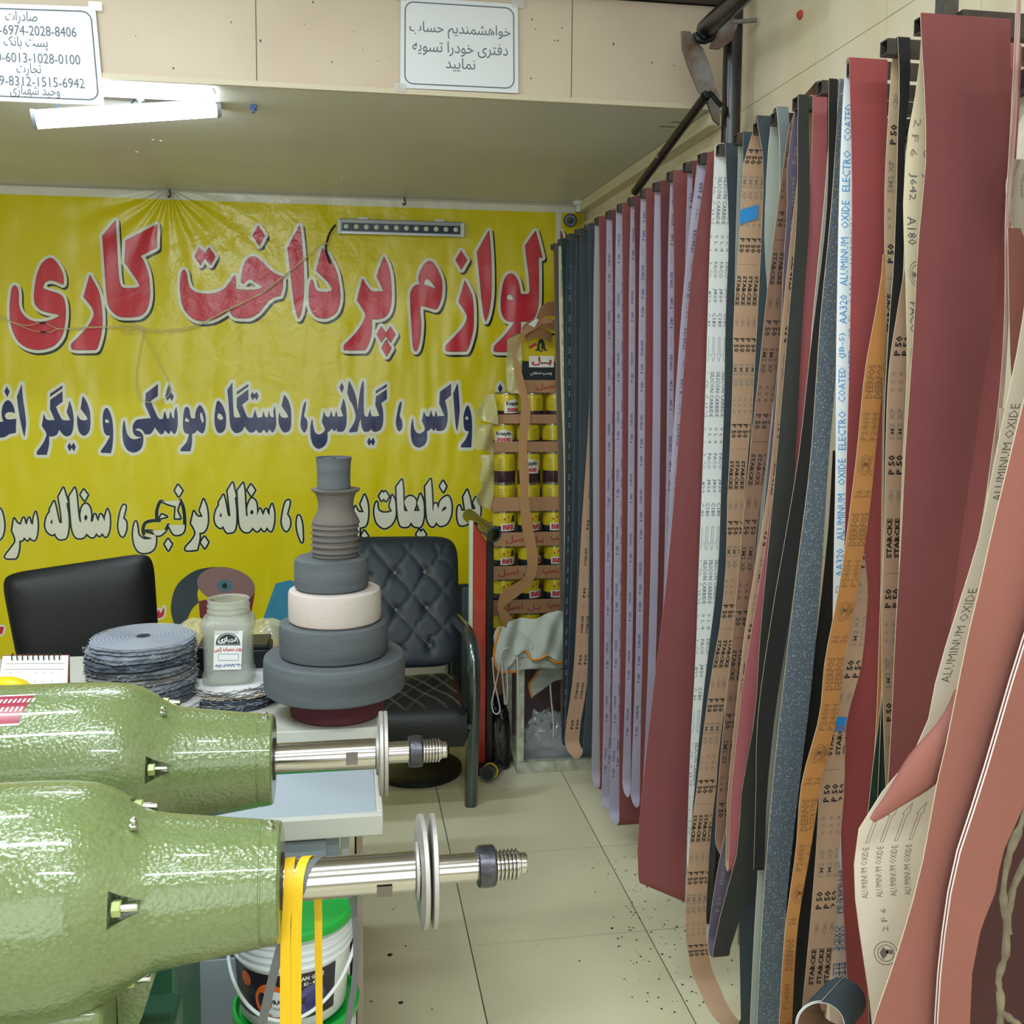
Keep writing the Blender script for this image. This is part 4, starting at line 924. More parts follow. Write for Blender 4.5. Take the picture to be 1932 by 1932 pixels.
belt('black narrow sanding belt right of the rose one', 19, [(165, 1563, 1578), (200, 1563, 1579), (400, 1559, 1574), (650, 1530, 1550), (850, 1508, 1530), (1000, 1484, 1512), (1150, 1458, 1492), (1350, 1430, 1462), (1500, 1426, 1446)],
     g_black, k_tan, g=.022, zbot=zb(1430, 1640, 19), bkeys=[(165, 1564, 1579), (200, 1564, 1580), (400, 1561, 1575), (650, 1532, 1551), (850, 1510, 1531), (1000, 1486, 1513), (1150, 1460, 1493), (1350, 1432, 1463), (1500, 1428, 1447)])
belt('coarse blue-grey sanding belt with sparkling grit running down to the floor edge', Vector((ARM[19].x, ARM[19].y, 0)), [(170, 1584, 1600), (350, 1572, 1593), (450, 1563, 1588), (600, 1548, 1580), (700, 1541, 1577), (880, 1528, 1562), (1080, 1503, 1549), (1300, 1477, 1530), (1480, 1458, 1508), (1700, 1440, 1484), (1932, 1428, 1469), (2000, 1426, 1466)],
     g_blue, k_grey, g=.028, zbot=zb(1440, 2050, 19), thick=.002)
belt('blue-lettered white backed red sanding belt, second widest of the rack', 20, [(110, 1608, 1681), (250, 1609, 1677), (450, 1607, 1672), (700, 1602, 1668), (1000, 1594, 1664), (1300, 1588, 1655), (1600, 1587, 1648), (1932, 1603, 1655)],
     grit('grit_bright_red', '#8b4143', vary=.08), k_blue, e_pink, g=.042, zbot=zb(1620, 2000, 20), bkeys=[(110, 1590, 1660), (200, 1585, 1656), (400, 1582, 1650), (700, 1577, 1645), (900, 1576, 1640), (1100, 1572, 1636), (1500, 1567, 1630), (1700, 1566, 1630), (1932, 1570, 1632)],
     pat=ELEC, cols=(.004, .020, .036), ink=i_blue, jitter=.03, gap=.014)
o_ = Vector((ARM[21].x, ARM[21].y, 0))
rb = None
def tan_front(label, Y, keys, cols, d0, pat=STAR, up=True, back=g_slate, base=k_tan, ink=i_black, name='sanding_belt', z_end=None, side=1, start=0, flip=False):
    """the visible, print-side run of a twisted belt: an open strip hanging from its arm"""
    kk = K2W(keys, Y); z0, z1 = kk[-1][0], kk[0][0]; n = 40
    rows = []
    for i in range(n + 1):
        Z = z0 + (z1 - z0) * i / n; a = interp(kk, Z); rows.append(((a[0], Y, Z), (a[1], Y, Z)))
    rb = Ribbon(rows, closed=False); rb.path_up = False
    t = thing(name, (rows[-1][0][0], Y, z1), label, 'sanding belt')
    wparent(rb.mesh().build('cloth_band', [base, back, e_cream], smooth=60), t)
    if pat: lettering(rb, pat, cols, ink, t, d0, rb.S[-1] - .02, up=up, side=side, start=start)
    return t, rb
YA = ARM[21].y
tan_front('ochre-brown sanding belt turned inside out, twisting down across the red ones', YA + .012, [(480, 1666, 1670), (520, 1663, 1670), (600, 1650, 1669), (700, 1632, 1667), (850, 1617, 1652), (950, 1605, 1642), (1050, 1592, 1628), (1150, 1575, 1611), (1250, 1556, 1592), (1350, 1546, 1580), (1480, 1512, 1549), (1600, 1502, 1530), (1750, 1482, 1505), (1932, 1470, 1494), (1990, 1468, 1492)],
     (.004, .018), .16, pat=DEER, base=k_orange, ink=i_brown)
belt('black sanding belt narrowing to a sliver, tan backing printed P 50', o_, [(75, 1706, 1729), (150, 1708, 1728), (250, 1699, 1713), (400, 1690, 1706), (500, 1686, 1704), (600, 1678, 1697), (700, 1672, 1686), (790, 1668, 1673), (1300, 1664, 1668)],
     g_black, mat('backing_sand', '#b49c82', .65, vary=.06), g=.058, zbot=zb(1670, 1500, 21), bkeys=[(85, 1674, 1706), (150, 1670, 1704), (300, 1668, 1696), (450, 1669, 1692), (600, 1668, 1688), (900, 1664, 1684), (1300, 1660, 1676)], pat=STAR, cols=(.004, .017), ink=i_black)
tan_front('tan P 50 sanding belt half hidden under the widest red belt', YA - .034, [(500, 1708, 1714), (600, 1691, 1713), (700, 1677, 1712), (850, 1671, 1710), (1000, 1668, 1704), (1200, 1663, 1696), (1400, 1668, 1690), (1500, 1672, 1690)], (.004, .016), .10)
belt('widest dark red sanding belt with cream backing, near the right edge', 22, [(25, 1745, 1917), (100, 1748, 1915), (200, 1750, 1912), (300, 1748, 1906), (400, 1738, 1895), (480, 1731, 1886), (600, 1725, 1873), (750, 1715, 1851), (850, 1708, 1838), (1000, 1701, 1815), (1100, 1695, 1803), (1200, 1689, 1791), (1400, 1680, 1770), (1700, 1660, 1745)],
     grit('grit_deep_red', '#743f40', vary=.14, vscale=4), k_cream, e_cream, g=.045, zbot=zb(1720, 1985, 22), bkeys=[(40, 1731, 1895), (150, 1726, 1890), (250, 1711, 1880), (400, 1704, 1870), (500, 1708, 1860), (600, 1710, 1850), (700, 1711, 1840), (850, 1704, 1825), (1000, 1698, 1800), (1300, 1690, 1770), (1700, 1655, 1740)],
     pat=J642[::-1], cols=(.005, .024), ink=i_grey, up=False, n=30)
belt('rose sanding belt showing as a strip right of the widest red one', o_, [(20, 1905, 1926), (200, 1900, 1921), (450, 1884, 1905), (600, 1872, 1898), (750, 1848, 1884), (850, 1836, 1870), (1000, 1813, 1848), (1100, 1800, 1824), (1200, 1788, 1800), (1300, 1776, 1786)],
     g_rose, k_cream, e_cream, g=.02, zbot=zb(1780, 1500, 21), thick=.004)
# tan belt with blue tape in front, lower centre
t, rb = tan_front('tan STARCKE and P 50 lettered sanding belt joined with blue tape, low in front', 1.395, [(1000, 1612, 1628), (1060, 1612, 1632), (1110, 1612, 1637), (1180, 1604, 1633), (1260, 1590, 1624), (1340, 1566, 1602), (1365, 1559, 1597), (1380, 1558, 1595), (1500, 1546, 1592), (1600, 1540, 1584), (1750, 1528, 1575), (1900, 1514, 1560), (1990, 1508, 1552)], (.006, .019, .031), .03)
t['label'] = 'tan printed sanding belt joined with blue tape, low in front of the red ones'
mb = MB(); q = [at(x, y, Y=1.3935) for x, y in ((1561, 1352), (1598, 1353), (1595, 1368), (1557, 1367))]; mb.add(q, [(0, 1, 2, 3)]); mb.build('blue_tape', m_btape, smooth=0).parent = None
wparent(bpy.context.scene.collection.objects['blue_tape.001'] if 'blue_tape.001' in bpy.data.objects else bpy.data.objects['blue_tape'], t)
mb = MB(); q = [at(x, y, Y=1.3937) for x, y in ((1557, 1367), (1595, 1368), (1594, 1380), (1558, 1380))]; mb.add(q, [(0, 1, 2, 3)]); wparent(mb.build('tape_overlap', mat('tape_dull', '#56709b', .5), smooth=0), t)
tan_front('white sanding belt backing with blue lettering, low behind the tan one', 1.47, [(1640, 1572, 1606), (1700, 1568, 1606), (1932, 1566, 1606), (1990, 1566, 1606)], (.004, .014, .024), .0, pat=ELEC, base=mat('backing_pinkish', '#c9b0a4', .65), ink=mat('print_steelblue', '#4d7590', .7), up=False)

tan_front('black sanding belt run hidden between the coarse blue-grey and the ochre belts', 1.60, [(850, 1571, 1577), (1000, 1562, 1580), (1200, 1540, 1574), (1350, 1518, 1562), (1500, 1500, 1552), (1700, 1484, 1534), (1932, 1474, 1524), (1990, 1472, 1522)], (), 0, pat=None, base=g_black, back=k_tan)
tan_front('dark oxblood sanding belt low between the coarse blue-grey and tan belts', 1.63, [(1150, 1545, 1560), (1350, 1530, 1556), (1500, 1522, 1550), (1700, 1505, 1542), (1932, 1490, 1535), (1990, 1488, 1535)], (), 0, pat=None, base=mat('grit_oxblood', '#4a2a29', .8), back=k_brown)
tan_front('dark green sanding belt showing as a narrow wedge left of the widest belt', 1.36, [(1260, 1667, 1672), (1350, 1659, 1674), (1420, 1650, 1676), (1500, 1641, 1672), (1600, 1632, 1662), (1750, 1634, 1656), (1932, 1640, 1655), (1990, 1640, 1655)], (), 0, pat=None, base=mat('grit_dark_green', '#143026', .8), back=k_tan)
tan_front('narrow light brown sanding belt edge left of the dark green wedge', 1.375, [(1050, 1668, 1671), (1150, 1661, 1670), (1300, 1656, 1668), (1400, 1651, 1660), (1480, 1645, 1650)], (), 0, pat=None, base=k_orange, back=k_tan)
# ---------------------------------------------------------------- nearest belts at the right edge
YC = 1.06
fkn = [(300, 1990, 2140), (600, 1965, 2130), (850, 1908, 2090), (1000, 1872, 2050), (1100, 1850, 2010), (1200, 1826, 1985), (1300, 1806, 1958), (1400, 1786, 1935), (1500, 1763, 1910), (1600, 1746, 1892), (1700, 1722, 1876), (1800, 1692, 1836), (1870, 1668, 1828), (1960, 1638, 1800), (2080, 1620, 1770)]
bkn = [(300, 1960, 2120), (600, 1930, 2080), (850, 1880, 2030), (1000, 1851, 1990), (1100, 1822, 1970), (1200, 1790, 1940), (1300, 1762, 1910), (1400, 1738, 1890), (1500, 1660, 1860), (1560, 1622, 1840), (1620, 1612, 1820), (1700, 1614, 1790), (1800, 1628, 1770), (1932, 1646, 1750), (2080, 1650, 1740)]
A23 = Vector((.80, YC, 0))
rb, t = belt('crumpled pink sanding belt with ALUMINUM OXIDE on its white backing, nearest the camera', A23, fkn, g_pink, mat('backing_bone', '#cbbfb2', .6, vary=.06), e_cream, g=.085, zbot=at(1700, 2120, Y=YC).z, bkeys=bkn, thick=.0016, n=30, name='sanding_belt')
t['label'] = 'crumpled pink sanding belt, nearest the camera, with arrows printed on its white backing'
# arrows and words on the back run (placed along the strip, columns across)
mb = MB(); mf = MB()
Lb = rb.S[30 + 9]
def col_at(d_, cols, items, up):
    d = d_
    for body, ln, hh_, bold in items:
        for c in cols: rb.letter(mb, body, d, ln, c, hh_, -1, up, bold)
        d += ln + .006
zz = lambda x, y: at(x, y, Y=YC + .0425).z
def dist_at(z):
    for i in range(40, len(rb.M)):
        if rb.M[i].z >= z: return rb.S[i]
d1 = dist_at(zz(1640, 1830)); 
col_at(dist_at(zz(1650, 1700)), (.008, .027, .046, .065), [('ALUMINUM OXIDE', .066, .0085, 0), ('=>', .050, .0100, 0)], True)
col_at(dist_at(zz(1650, 1828)), (.014,), [('(o)', .032, .032, 0)], True)
col_at(dist_at(zz(1690, 1775)), (.030,), [('2 F 6', .030, .008, 0)], True)
col_at(dist_at(zz(1800, 1290)), (.006,), [('ALUMINUM OXIDE', .12, .012, 0)], True)
col_at(dist_at(zz(1880, 1000)), (.006,), [('ALUMINUM OXIDE', .12, .012, 0)], True)
wparent(mb.build('printed_lettering', mat('print_taupe', '#6b605c', .7), smooth=0), t)
# rolled tail of the same belt, a tapering scroll
c0 = at(1838, 1335, Y=YC - .015); c1 = at(1645, 1548, Y=YC - .01)
mb = MB(); n = 14; prof = []
for i in range(n + 1):
    s_ = i / n; c = c0.lerp(c1, s_); r = (.030*(1-s_)**.7 + .0045) * (1 - .15*math.sin(s_*9))
    c = c + Vector((0, 0, -.008*math.sin(PI*s_)))
    prof.append((c, r))
ax = (c1 - c0).normalized(); u_ = Vector((0, -1, 0)); v_ = ax.cross(u_).normalized()
vs = []; m_ = 26
for c, r in prof:
    for k in range(m_):
        a_ = -.4 + 2*PI*1.08*k/(m_-1); rr = r*(1 - .16*k/(m_-1)); vs.append(c + (u_*math.cos(a_)*.55 + v_*math.sin(a_))*rr)
mb.add(vs, [(i*m_+k, i*m_+k+1, (i+1)*m_+k+1, (i+1)*m_+k) for i in range(n) for k in range(m_-1)])
wparent(mb.build('rolled_tail', g_pink, smooth=60), t)
rb2, t2_ = belt('pink sanding belt overlapping the crumpled one with a pale cut edge', Vector((.84, YC - .062, 0)), [(300, 2060, 2200), (1000, 1996, 2120), (1210, 1934, 2050), (1300, 1906, 2020), (1400, 1877, 1985), (1500, 1847, 1945), (1580, 1820, 1900), (1650, 1800, 1886), (1800, 1778, 1838), (1900, 1770, 1830)],
     g_pink, g_pink, mat('cut_edge_white', '#ddd0cc', .8), g=.005, zbot=at(1790, 1990, Y=YC - .062).z, thick=.0026)
tan_front('pink sanding belt fold hanging beyond the thick cream edge at the right', 1.19, [(430, 1901, 1925), (500, 1902, 1950), (600, 1904, 1960), (700, 1907, 1962), (765, 1913, 1962)], (), 0, pat=None, base=g_pink, back=k_cream)
tan_front('bone-white printed sanding belt at the upper right edge of the view', 1.22, [(300, 1912, 1975), (350, 1898, 1970), (420, 1908, 1970), (460, 1925, 1970)], (.006, .02), 0.0, base=mat('backing_greybone', '#a89f92', .6), pat=J642[4:7], ink=i_grey)
tan_front('pale sanding belt lettered MINUM OXIDE beside the pink fold', 1.17, [(770, 1886, 1945), (850, 1884, 1940), (950, 1876, 1930), (1020, 1872, 1920)], (.012,), .0, base=k_cream, pat=[('ALUMINUM OXIDE', .125, .013, 0, 0)], ink=i_grey, up=False)
tan_front('narrow cream stack of belt edges beside the widest red belt', 1.215, [(0, 1917, 1926), (150, 1911, 1921), (300, 1903, 1913), (400, 1897, 1906), (600, 1895, 1903), (750, 1885, 1893), (880, 1868, 1877), (980, 1860, 1864)], (), 0, pat=None, base=mat('edge_stack', '#c3ada4', .8, col2='#8a5a5c', vscale=60, stretch=(14, 1, .2)), back=e_cream)
# dark belts low at the right
tan_front('dark maroon sanding belt low in the right corner', 1.30, [(1380, 1890, 1990), (1600, 1868, 1990), (1750, 1850, 1985), (1932, 1800, 1970), (2000, 1790, 1970)], (), 0, pat=None, base=mat('grit_oxblood', '#4a2a29', .8), back=k_brown)
tan_front('grey-green sanding belt hanging behind the frayed cords', 1.36, [(1560, 1895, 1990), (1700, 1905, 1990), (1932, 1890, 1990), (2000, 1890, 1990)], (), 0, pat=None, base=mat('grit_greygreen', '#5c6660', .8), back=k_brown)
m_rope = mat('frayed_rope', '#857a66', .9, bump=1.0, bscale=120, vary=.4, vscale=40)
tr_ = thing('frayed_cord', at(1890, 1932, Y=1.10), 'frayed beige fabric cord hanging low at the right edge', 'cord')
random.seed(4)
for j, pts in enumerate(([(1945, 1500), (1925, 1560), (1905, 1610), (1893, 1680), (1898, 1740), (1897, 1800), (1884, 1845), (1888, 1890), (1884, 1990)], [(1950, 1600), (1918, 1660), (1904, 1710), (1902, 1760)], [(1884, 1905), (1910, 1925), (1940, 1950)])):
    rr = [random.uniform(.0028, .0055) for _ in range(40)]
    wparent(MB().tube([at(x, y, Y=1.10) for x, y in pts], rr, 8).build('strand', m_rope), tr_)
# small coil of slate belt low in the middle
cc = at(1550, 1919, Y=1.30); tc_ = thing('belt_coil', (cc.x, cc.y, cc.z - .050), 'small rolled slate sanding belt with brown inside, low in the centre right', 'sanding belt')
mb = MB(); rows = []
Mr = Matrix.Rotation(math.radians(-14), 3, 'Z')
for i in range(70):
    a_ = PI*.5 + 2*PI*1.35*i/69; r = .0372 - .003*i/69
    p = Vector((r*math.cos(a_)*.95, 0, r*math.sin(a_))); rows.append((cc + Mr @ (p + Vector((-.006, -.02, 0))), cc + Mr @ (p + Vector((.036, .030, .006)))))
rb = Ribbon(rows, closed=False); n_out = rb.N[5]; s_out = n_out.dot(rb.M[5] - cc) 
_b = at(1550, 1990, Y=1.3)
bxt = thing('cardboard_box', (cc.x + .02, 1.31, 0), 'cardboard box on the floor carrying the small belt coil', 'box')
wparent(MB().box(cc.x-.05, cc.x+.08, 1.275, 1.325, 0, cc.z - .0395).build('box', mat('box_card', '#8c6d4e', .8), bevel=.002), bxt)
wparent(rb.mesh(.0014).build('cloth_band', [g_slate if s_out > 0 else k_brown, k_brown if s_out > 0 else g_slate, k_white], smooth=60), tc_)
# ================================================================ DESK AND WHAT STANDS ON IT
m_desk = mat('desk_white', '#a3adb8', 0.35); m_desk2 = mat('desk_edge', '#c0c0b8', 0.4); m_ped = mat('pedestal_grey_blue', '#8d9aa6', 0.4)
XD = .068
t = thing('desk', (-.5, 2.3, 0), 'white two-level desk behind the green machines carrying the grinding wheels', 'desk')
wparent(MB().box(-1.35, XD, 2.15, 2.80, .740, .770).build('upper_top', m_desk2, bevel=.003), t)
wparent(MB().box(-1.35, XD-.012, 1.885, 2.15, .682, .700).build('lower_top', m_desk, bevel=.002), t)
wparent(MB().box(-1.35, XD, 1.868, 1.885, .660, .7015).build('front_lip', m_desk2, bevel=.003), t)
wparent(MB().box(XD-.012, XD, 1.885, 2.15, .660, .7012).build('side_lip', m_desk2, bevel=.002), t)
wparent(MB().box(-1.33, XD-.012, 2.152, 2.165, .700, .740).build('riser', m_desk), t)
wparent(MB().box(-.012, .004, 1.92, 2.70, 0.0, .682).build('side_panel', mat('panel_grey', '#b4bab8', .5), bevel=.001), t)
wparent(MB().box(.020, .034, 2.20, 2.72, 0.0, .740).build('end_panel', mat('panel_pinkish', '#b7a79d', .5), bevel=.001), t)
wparent(MB().box(-.60, -.015, 1.90, 1.915, .02, .655).build('pedestal_front', m_ped), t)
for k, (z0, z1) in enumerate(((.045, .232), (.240, .430), (.438, .650))):
    d = wparent(MB().box(-.345, -.040, 1.886, 1.90, z0, z1).build('drawer', m_ped, bevel=.002), t)
wparent(MB().box(-1.34, -1.32, 1.92, 2.78, 0, .74).build('side_panel', m_ped), t)

# ---- stack of grinding wheels
YS = 2.256
xs = at(632, 1250, Y=YS).x; sc = lambda px: px * (YS*1.0) / 1905
def zc_(y): return at(632, y, Y=YS).z
m_gw = mat('wheel_grey', '#5f656b', .85, bump=.5, bscale=130, vary=.30, vscale=5, stretch=(1, 1, 9))
m_gw2 = mat('wheel_grey_warm', '#605e60', .85, bump=.5, bscale=130, col2='#6b625c', vscale=5, stretch=(.6, .6, 12))
m_pk = mat('wheel_pinkish', '#c9b6b1', .85, bump=.5, bscale=90, col2='#b9b6b2', vscale=6)
m_felt = mat('maroon_felt', '#592932', .9, bump=.5, bscale=400)
zb0 = .770
levels = [zb0] + [zc_(y) for y in (1297, 1231, 1169, 1108, 1049, 988, 921, 862)]
R_ = [sc(v) for v in (88, 132, 101, 86, 68.5, 46, 36, 33)]
GW = 'grinding and polishing wheels stacked on the desk'
defs = [('maroon felt polishing wheel at the bottom of the wheel stack', m_felt), ('largest dark grey wheel, second from the bottom of the stack', m_gw),
        ('dark grey wheel right below the pinkish one', m_gw), ('pinkish white wheel in the middle of the stack', m_pk),
        ('dark grey wheel right above the pinkish one', m_gw), ('ribbed grey-brown small wheel in the stack', m_gw2),
        ('flared grey wheel with wide rims and a narrow waist', m_gw2), ('topmost small grey cylindrical wheel of the stack', m_gw)]
random.seed(9)
offs = [0, 0, -.002, .001, -.006, .002, .004, 0]
for i, (lab, mt) in enumerate(defs):
    z0, z1 = levels[i] + .0004, levels[i+1] - .0004; r = R_[i]; h = z1 - z0; cx = xs + offs[i] + (sc(4) if i in (0,) else 0)
    cy = YS + (0.0 if i else .005)
    if i < 5: prof = [(r*.14, 0), (r-.006, 0), (r-.001, .004), (r, .010), (r+.0005, h*.5), (r, h-.010), (r-.002, h-.003), (r-.007, h), (r*.14, h)]
    elif i == 5: prof = [(r*.3, 0), (r-.004, 0), (r-.002, .004)] + [(r - .001 - .0042*(math.sin(PI*k/5.0)**2 < .35), .006 + (h-.012)*k/22) for k in range(23)] + [(r-.004, h), (r*.3, h)]
    elif i == 6: prof = [(r*.4, 0), (r*1.20, 0), (r*1.24, .004), (r*1.18, .010), (r*1.06, h*.25), (r*.93, h*.40), (r*.90, h*.55), (r*.94, h*.72), (r*1.05, h*.87), (r*1.24, h*.95), (r*1.27, h*.99), (r*1.15, h), (r*.4, h)]
    else: prof = [(r*.4, 0), (r*.93, 0), (r*.93, h*.5), (r*.96, h*.8), (r*1.0, h*.97), (r*1.03, h), (r*.94, h), (r*.93, h-.004), (r*.4, h-.004)]
    t = thing('felt_cylinder' if i == 0 else 'grinding_stone', (cx, cy, z0), lab, 'polishing felt' if i == 0 else 'grinding stone', GW if i else None)
    ph = random.uniform(0, 6); 
    M_ = Matrix.Translation((cx, cy, z0))
    wparent(MB().lathe(prof, M_, 72, jit=(lambda a_, b_: .004*math.sin(a_*.3+ph) + random.uniform(-.0016, .0016))).build('disc', mt, smooth=30), t)
    wparent(MB().lathe([(r*.14, .002), (r*.14, h-.002)], M_, 24).build('bore', mat('bore_dark', '#25272a', .9)), t)
tg = MB().box(.040, .052, 2.168, 2.171, .770, .792)

# ---- stacks of buffing wheels
m_denim = [mat('denim_%d' % i, c, .95, bump=1.0, bscale=200, col2=c2, vscale=30) for i, (c, c2) in enumerate((('#58616f', '#868c96'), ('#363f4d', '#5d6673'), ('#70757a', '#474d58'), ('#979390', '#62676f')))]
m_dtop = mat('denim_top', '#6c7485', .95, bump=.8, bscale=160, col2='#828a98', vscale=8)
m_cot = mat('cotton_white', '#d5d4d6', .95, bump=1.0, bscale=140, vary=.12, vscale=20); m_cot2 = mat('cotton_cream', '#cdc0b2', .95, bump=1.0, bscale=140, vary=.12, vscale=20)
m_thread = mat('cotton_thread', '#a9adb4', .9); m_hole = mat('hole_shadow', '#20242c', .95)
def buff(cx, cy, z, r, h, mt, mtop, label, group, seed, rag=.045):
    rnd = random.Random(seed); n = 96
    t = thing('buffing_wheel', (cx, cy, z), label, 'buffing wheel', group)
    nz = [rnd.uniform(-1, 1) for _ in range(n*9)]
    low = [rnd.uniform(0, 6) for _ in range(4)]
    def jit(i, j):
        if j in (0, 9): return 0
        a = 2*PI*i/n
        return rag*.55*nz[(i*7 + j*13) % len(nz)] + rag*.5*math.sin(3*a+low[0]) + rag*.35*math.sin(7*a+low[1])
    hb = h/2
    prof = [(.013, 0), (r*.90, 0), (r*.965, .0012), (r*1.0, hb*.45), (r*.975, hb*.8), (r*.98, hb*1.1), (r*1.005, hb*1.5), (r*.965, h-.0012), (r*.90, h), (.013, h)]
    M_ = Matrix.Translation((cx, cy, z + .0003)) @ Matrix.Rotation(rnd.uniform(-.006, .006), 4, 'X') @ Matrix.Rotation(rnd.uniform(-.006, .006), 4, 'Y')
    mb = MB().lathe(prof, M_, n, jit=jit, cap=False)
    wparent(mb.build('cloth_disc', mt, smooth=50), t)
    th = MB()
    for k in range(34):
        a = rnd.uniform(0, 2*PI); rr = r*rnd.uniform(.96, 1.02); zz_ = rnd.uniform(.1, .9)*h
        p = Vector((rr*math.cos(a), rr*math.sin(a), zz_)); q_ = p + Vector((math.cos(a), math.sin(a), 0))*rnd.uniform(.001, .008) + Vector((-math.sin(a), math.cos(a), 0))*rnd.uniform(-.014, .014) + Vector((0, 0, rnd.uniform(-.004, .003)))
        m_ = (p + q_)/2 + Vector((math.cos(a), math.sin(a), 0))*.003
        th.tube([M_ @ p, M_ @ m_, M_ @ q_], .0006, 4, smooth=2)
    fr = wparent(th.build('frayed_threads', m_thread, smooth=0), t); fr['kind'] = 'stuff'
    if mtop:
        rg = MB()
        for q_ in range(1, 12):
            rr = r*(.16 + .074*q_); rg.tube([M_ @ Vector((rr*math.cos(2*PI*k/48), rr*math.sin(2*PI*k/48), h + .0002)) for k in range(48)], .0009, 4, closed=True, smooth=1)
        wparent(rg.build('stitch_rings', mtop, smooth=40), t)
    return t
x1_ = at(268, 1250, Y=2.32).x; r1 = 93*2.32/1905; z = .770; DN = 'denim buffing wheels stacked left on the desk'
n1 = 10; hts = (at(268, 1200, Y=2.32).z - .770)/n1
wn = ['bottom', 'second from the bottom', 'third from the bottom', 'fourth from the bottom', 'fifth from the bottom', 'fifth from the top', 'fourth from the top', 'third from the top', 'second from the top', 'topmost']
lowt = at(330, 1340, Y=2.32).x
for k in range(n1):
    top = k == n1-1; rr = r1*(.97 if top else random.uniform(1.0, 1.03)); 
    cx = x1_ + (.004 if top else random.uniform(-.004, .004)) + (.022 if k < 2 else 0)
    buff(cx, 2.32, z, rr*(1.02 if k > 1 else .92), hts, (m_dtop if top else (m_cot if k < 2 else m_denim[(k*3) % 4])), m_thread if top else None, '%s denim buffing wheel of the taller stack' % wn[k] if k > 1 else '%s whitish cotton buffing wheel of the taller stack' % wn[k], DN, 40+k)
    z += hts
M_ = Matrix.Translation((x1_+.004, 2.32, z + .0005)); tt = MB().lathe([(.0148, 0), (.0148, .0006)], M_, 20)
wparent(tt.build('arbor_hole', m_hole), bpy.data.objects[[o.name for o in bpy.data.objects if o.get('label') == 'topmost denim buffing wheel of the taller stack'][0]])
x2_ = at(439, 1300, Y=2.385).x; r2 = 84*2.385/1905; z = .770; CT = 'buffing wheels in the shorter stack under the jar'
n2 = 6; hts2 = (at(440, 1276, Y=2.385).z - .770)/n2
for k in range(n2):
    mt = m_denim[1] if k == 0 else (m_denim[0] if k == 1 else (m_denim[1] if k == 2 else (m_cot2 if k == 3 else m_cot)))
    nm = ('lowest dark denim', 'second dark denim', 'third dark denim', 'cream cotton', 'white cotton', 'topmost white cotton')[k]
    buff(x2_ + random.uniform(-.003, .003), 2.385, z, r2*(1.0 if k < 3 else .97), hts2, mt, None, '%s buffing wheel of the shorter stack under the jar' % nm, CT, 60+k, rag=.08 if k > 2 else .045)
    z += hts2
YJJ = 2.365
zj = z + .001
# ---- plastic jar
pj = at(433, 1270, Y=YJJ); jx = pj.x
t = thing('plastic_jar', (jx, YJJ, zj), 'empty clear plastic jar with a white label on the shorter stack of buffing wheels', 'jar')
m_jar = mat('clear_plastic', '#dfe4de', .12, trans=.6, ior=1.2, coat=.3, alpha=.50)
def sq(r, z, e):   # rounded-square ring radius function
    return (r, z, e)
jw = 47*YJJ/1905; hb = at(433, 1160, Y=YJJ).z - zj; ht = at(433, 1128, Y=YJJ).z - zj
rings = [(jw*.90, 0, .55), (jw*1.0, .004, .55), (jw*1.0, .020, .55), (jw*.94, .026, .55), (jw*.94, hb*.74, .55), (jw*1.03, hb*.80, .5), (jw*1.04, hb*.92, .45), (jw*.98, hb*.98, .3), (jw*.84, hb+.004, 0),
         (jw*.80, hb+.006, 0), (jw*.85, hb+.012, 0), (jw*.80, hb+.018, 0), (jw*.85, hb+.024, 0), (jw*.80, hb+.030, 0), (jw*.84, ht-.002, 0), (jw*.80, ht, 0), (jw*.74, ht-.003, 0), (jw*.74, hb, 0), (jw*.88, hb*.9, .4), (jw*.86, .02, .5), (jw*.8, .004, .5)]
vs = []; fs = []; n = 48
for r, z_, e in rings:
    for i in range(n):
        a = 2*PI*i/n; c_, s_ = math.cos(a), math.sin(a); p_ = 2 + 5*e
        k = 1/((abs(c_)**p_ + abs(s_)**p_)**(1/p_)) if e else 1
        vs.append((jx + r*k*c_*.98, YJJ + r*k*s_*.98, zj + z_))
for j in range(len(rings)-1):
    for i in range(n): q_ = (i+1) % n; fs.append((j*n+i, j*n+q_, (j+1)*n+q_, (j+1)*n+i))
fs.append(tuple(range(n))[::-1]); fs.append(tuple((len(rings)-1)*n+i for i in range(n)))
wparent(MB().add(vs, fs).build('body', m_jar, smooth=45), t)
YJ = YJJ - jw*.98 - .0012
def jl(x, y): return at(x, y, Y=YJ)
lab_ = wparent(MB().add([jl(402, 1264), jl(455, 1263), jl(458, 1190), jl(405, 1190)], [(0, 1, 2, 3)]).build('label', mat('label_white', '#e4e5e6', .5)), t)
def lay2(o):
    def fn(x, y):
        p = at(x, y, Y=YJ); p.y -= o*1e-4; return p
    return fn
semi = [(430 + 23*math.cos(a), 1215 - 21*math.sin(a)) for a in [PI*k/20 for k in range(21)]]
mb = MB(); fill2d(mb, [semi], lay2(3)); wparent(mb.orient((0, -1, 0)).build('emblem', mat('emblem_ink', '#29343b', .6), smooth=0), t)
mb = MB(); stroke2d(mb, [(430 + 19*math.cos(a), 1213 - 17*math.sin(a)) for a in [PI*k/20 for k in range(21)]], .5, lay2(5), nseg=0, closed=False)
put_text(mb, 'شهبازی', at(431, 1214, Y=YJ-.001), Vector((1, 0, 0)), Vector((0, 0, 1)), w=.043, h=.015, bold=.05, center=True)
stroke2d(mb, [(407, 1216.5), (454, 1216.5)], .9, lay2(3), nseg=0, closed=False, mi=1)
wparent(mb.build('emblem_lettering', [mat('label_white', '#fff'), mat('emblem_ink', '#222')], smooth=0), t)
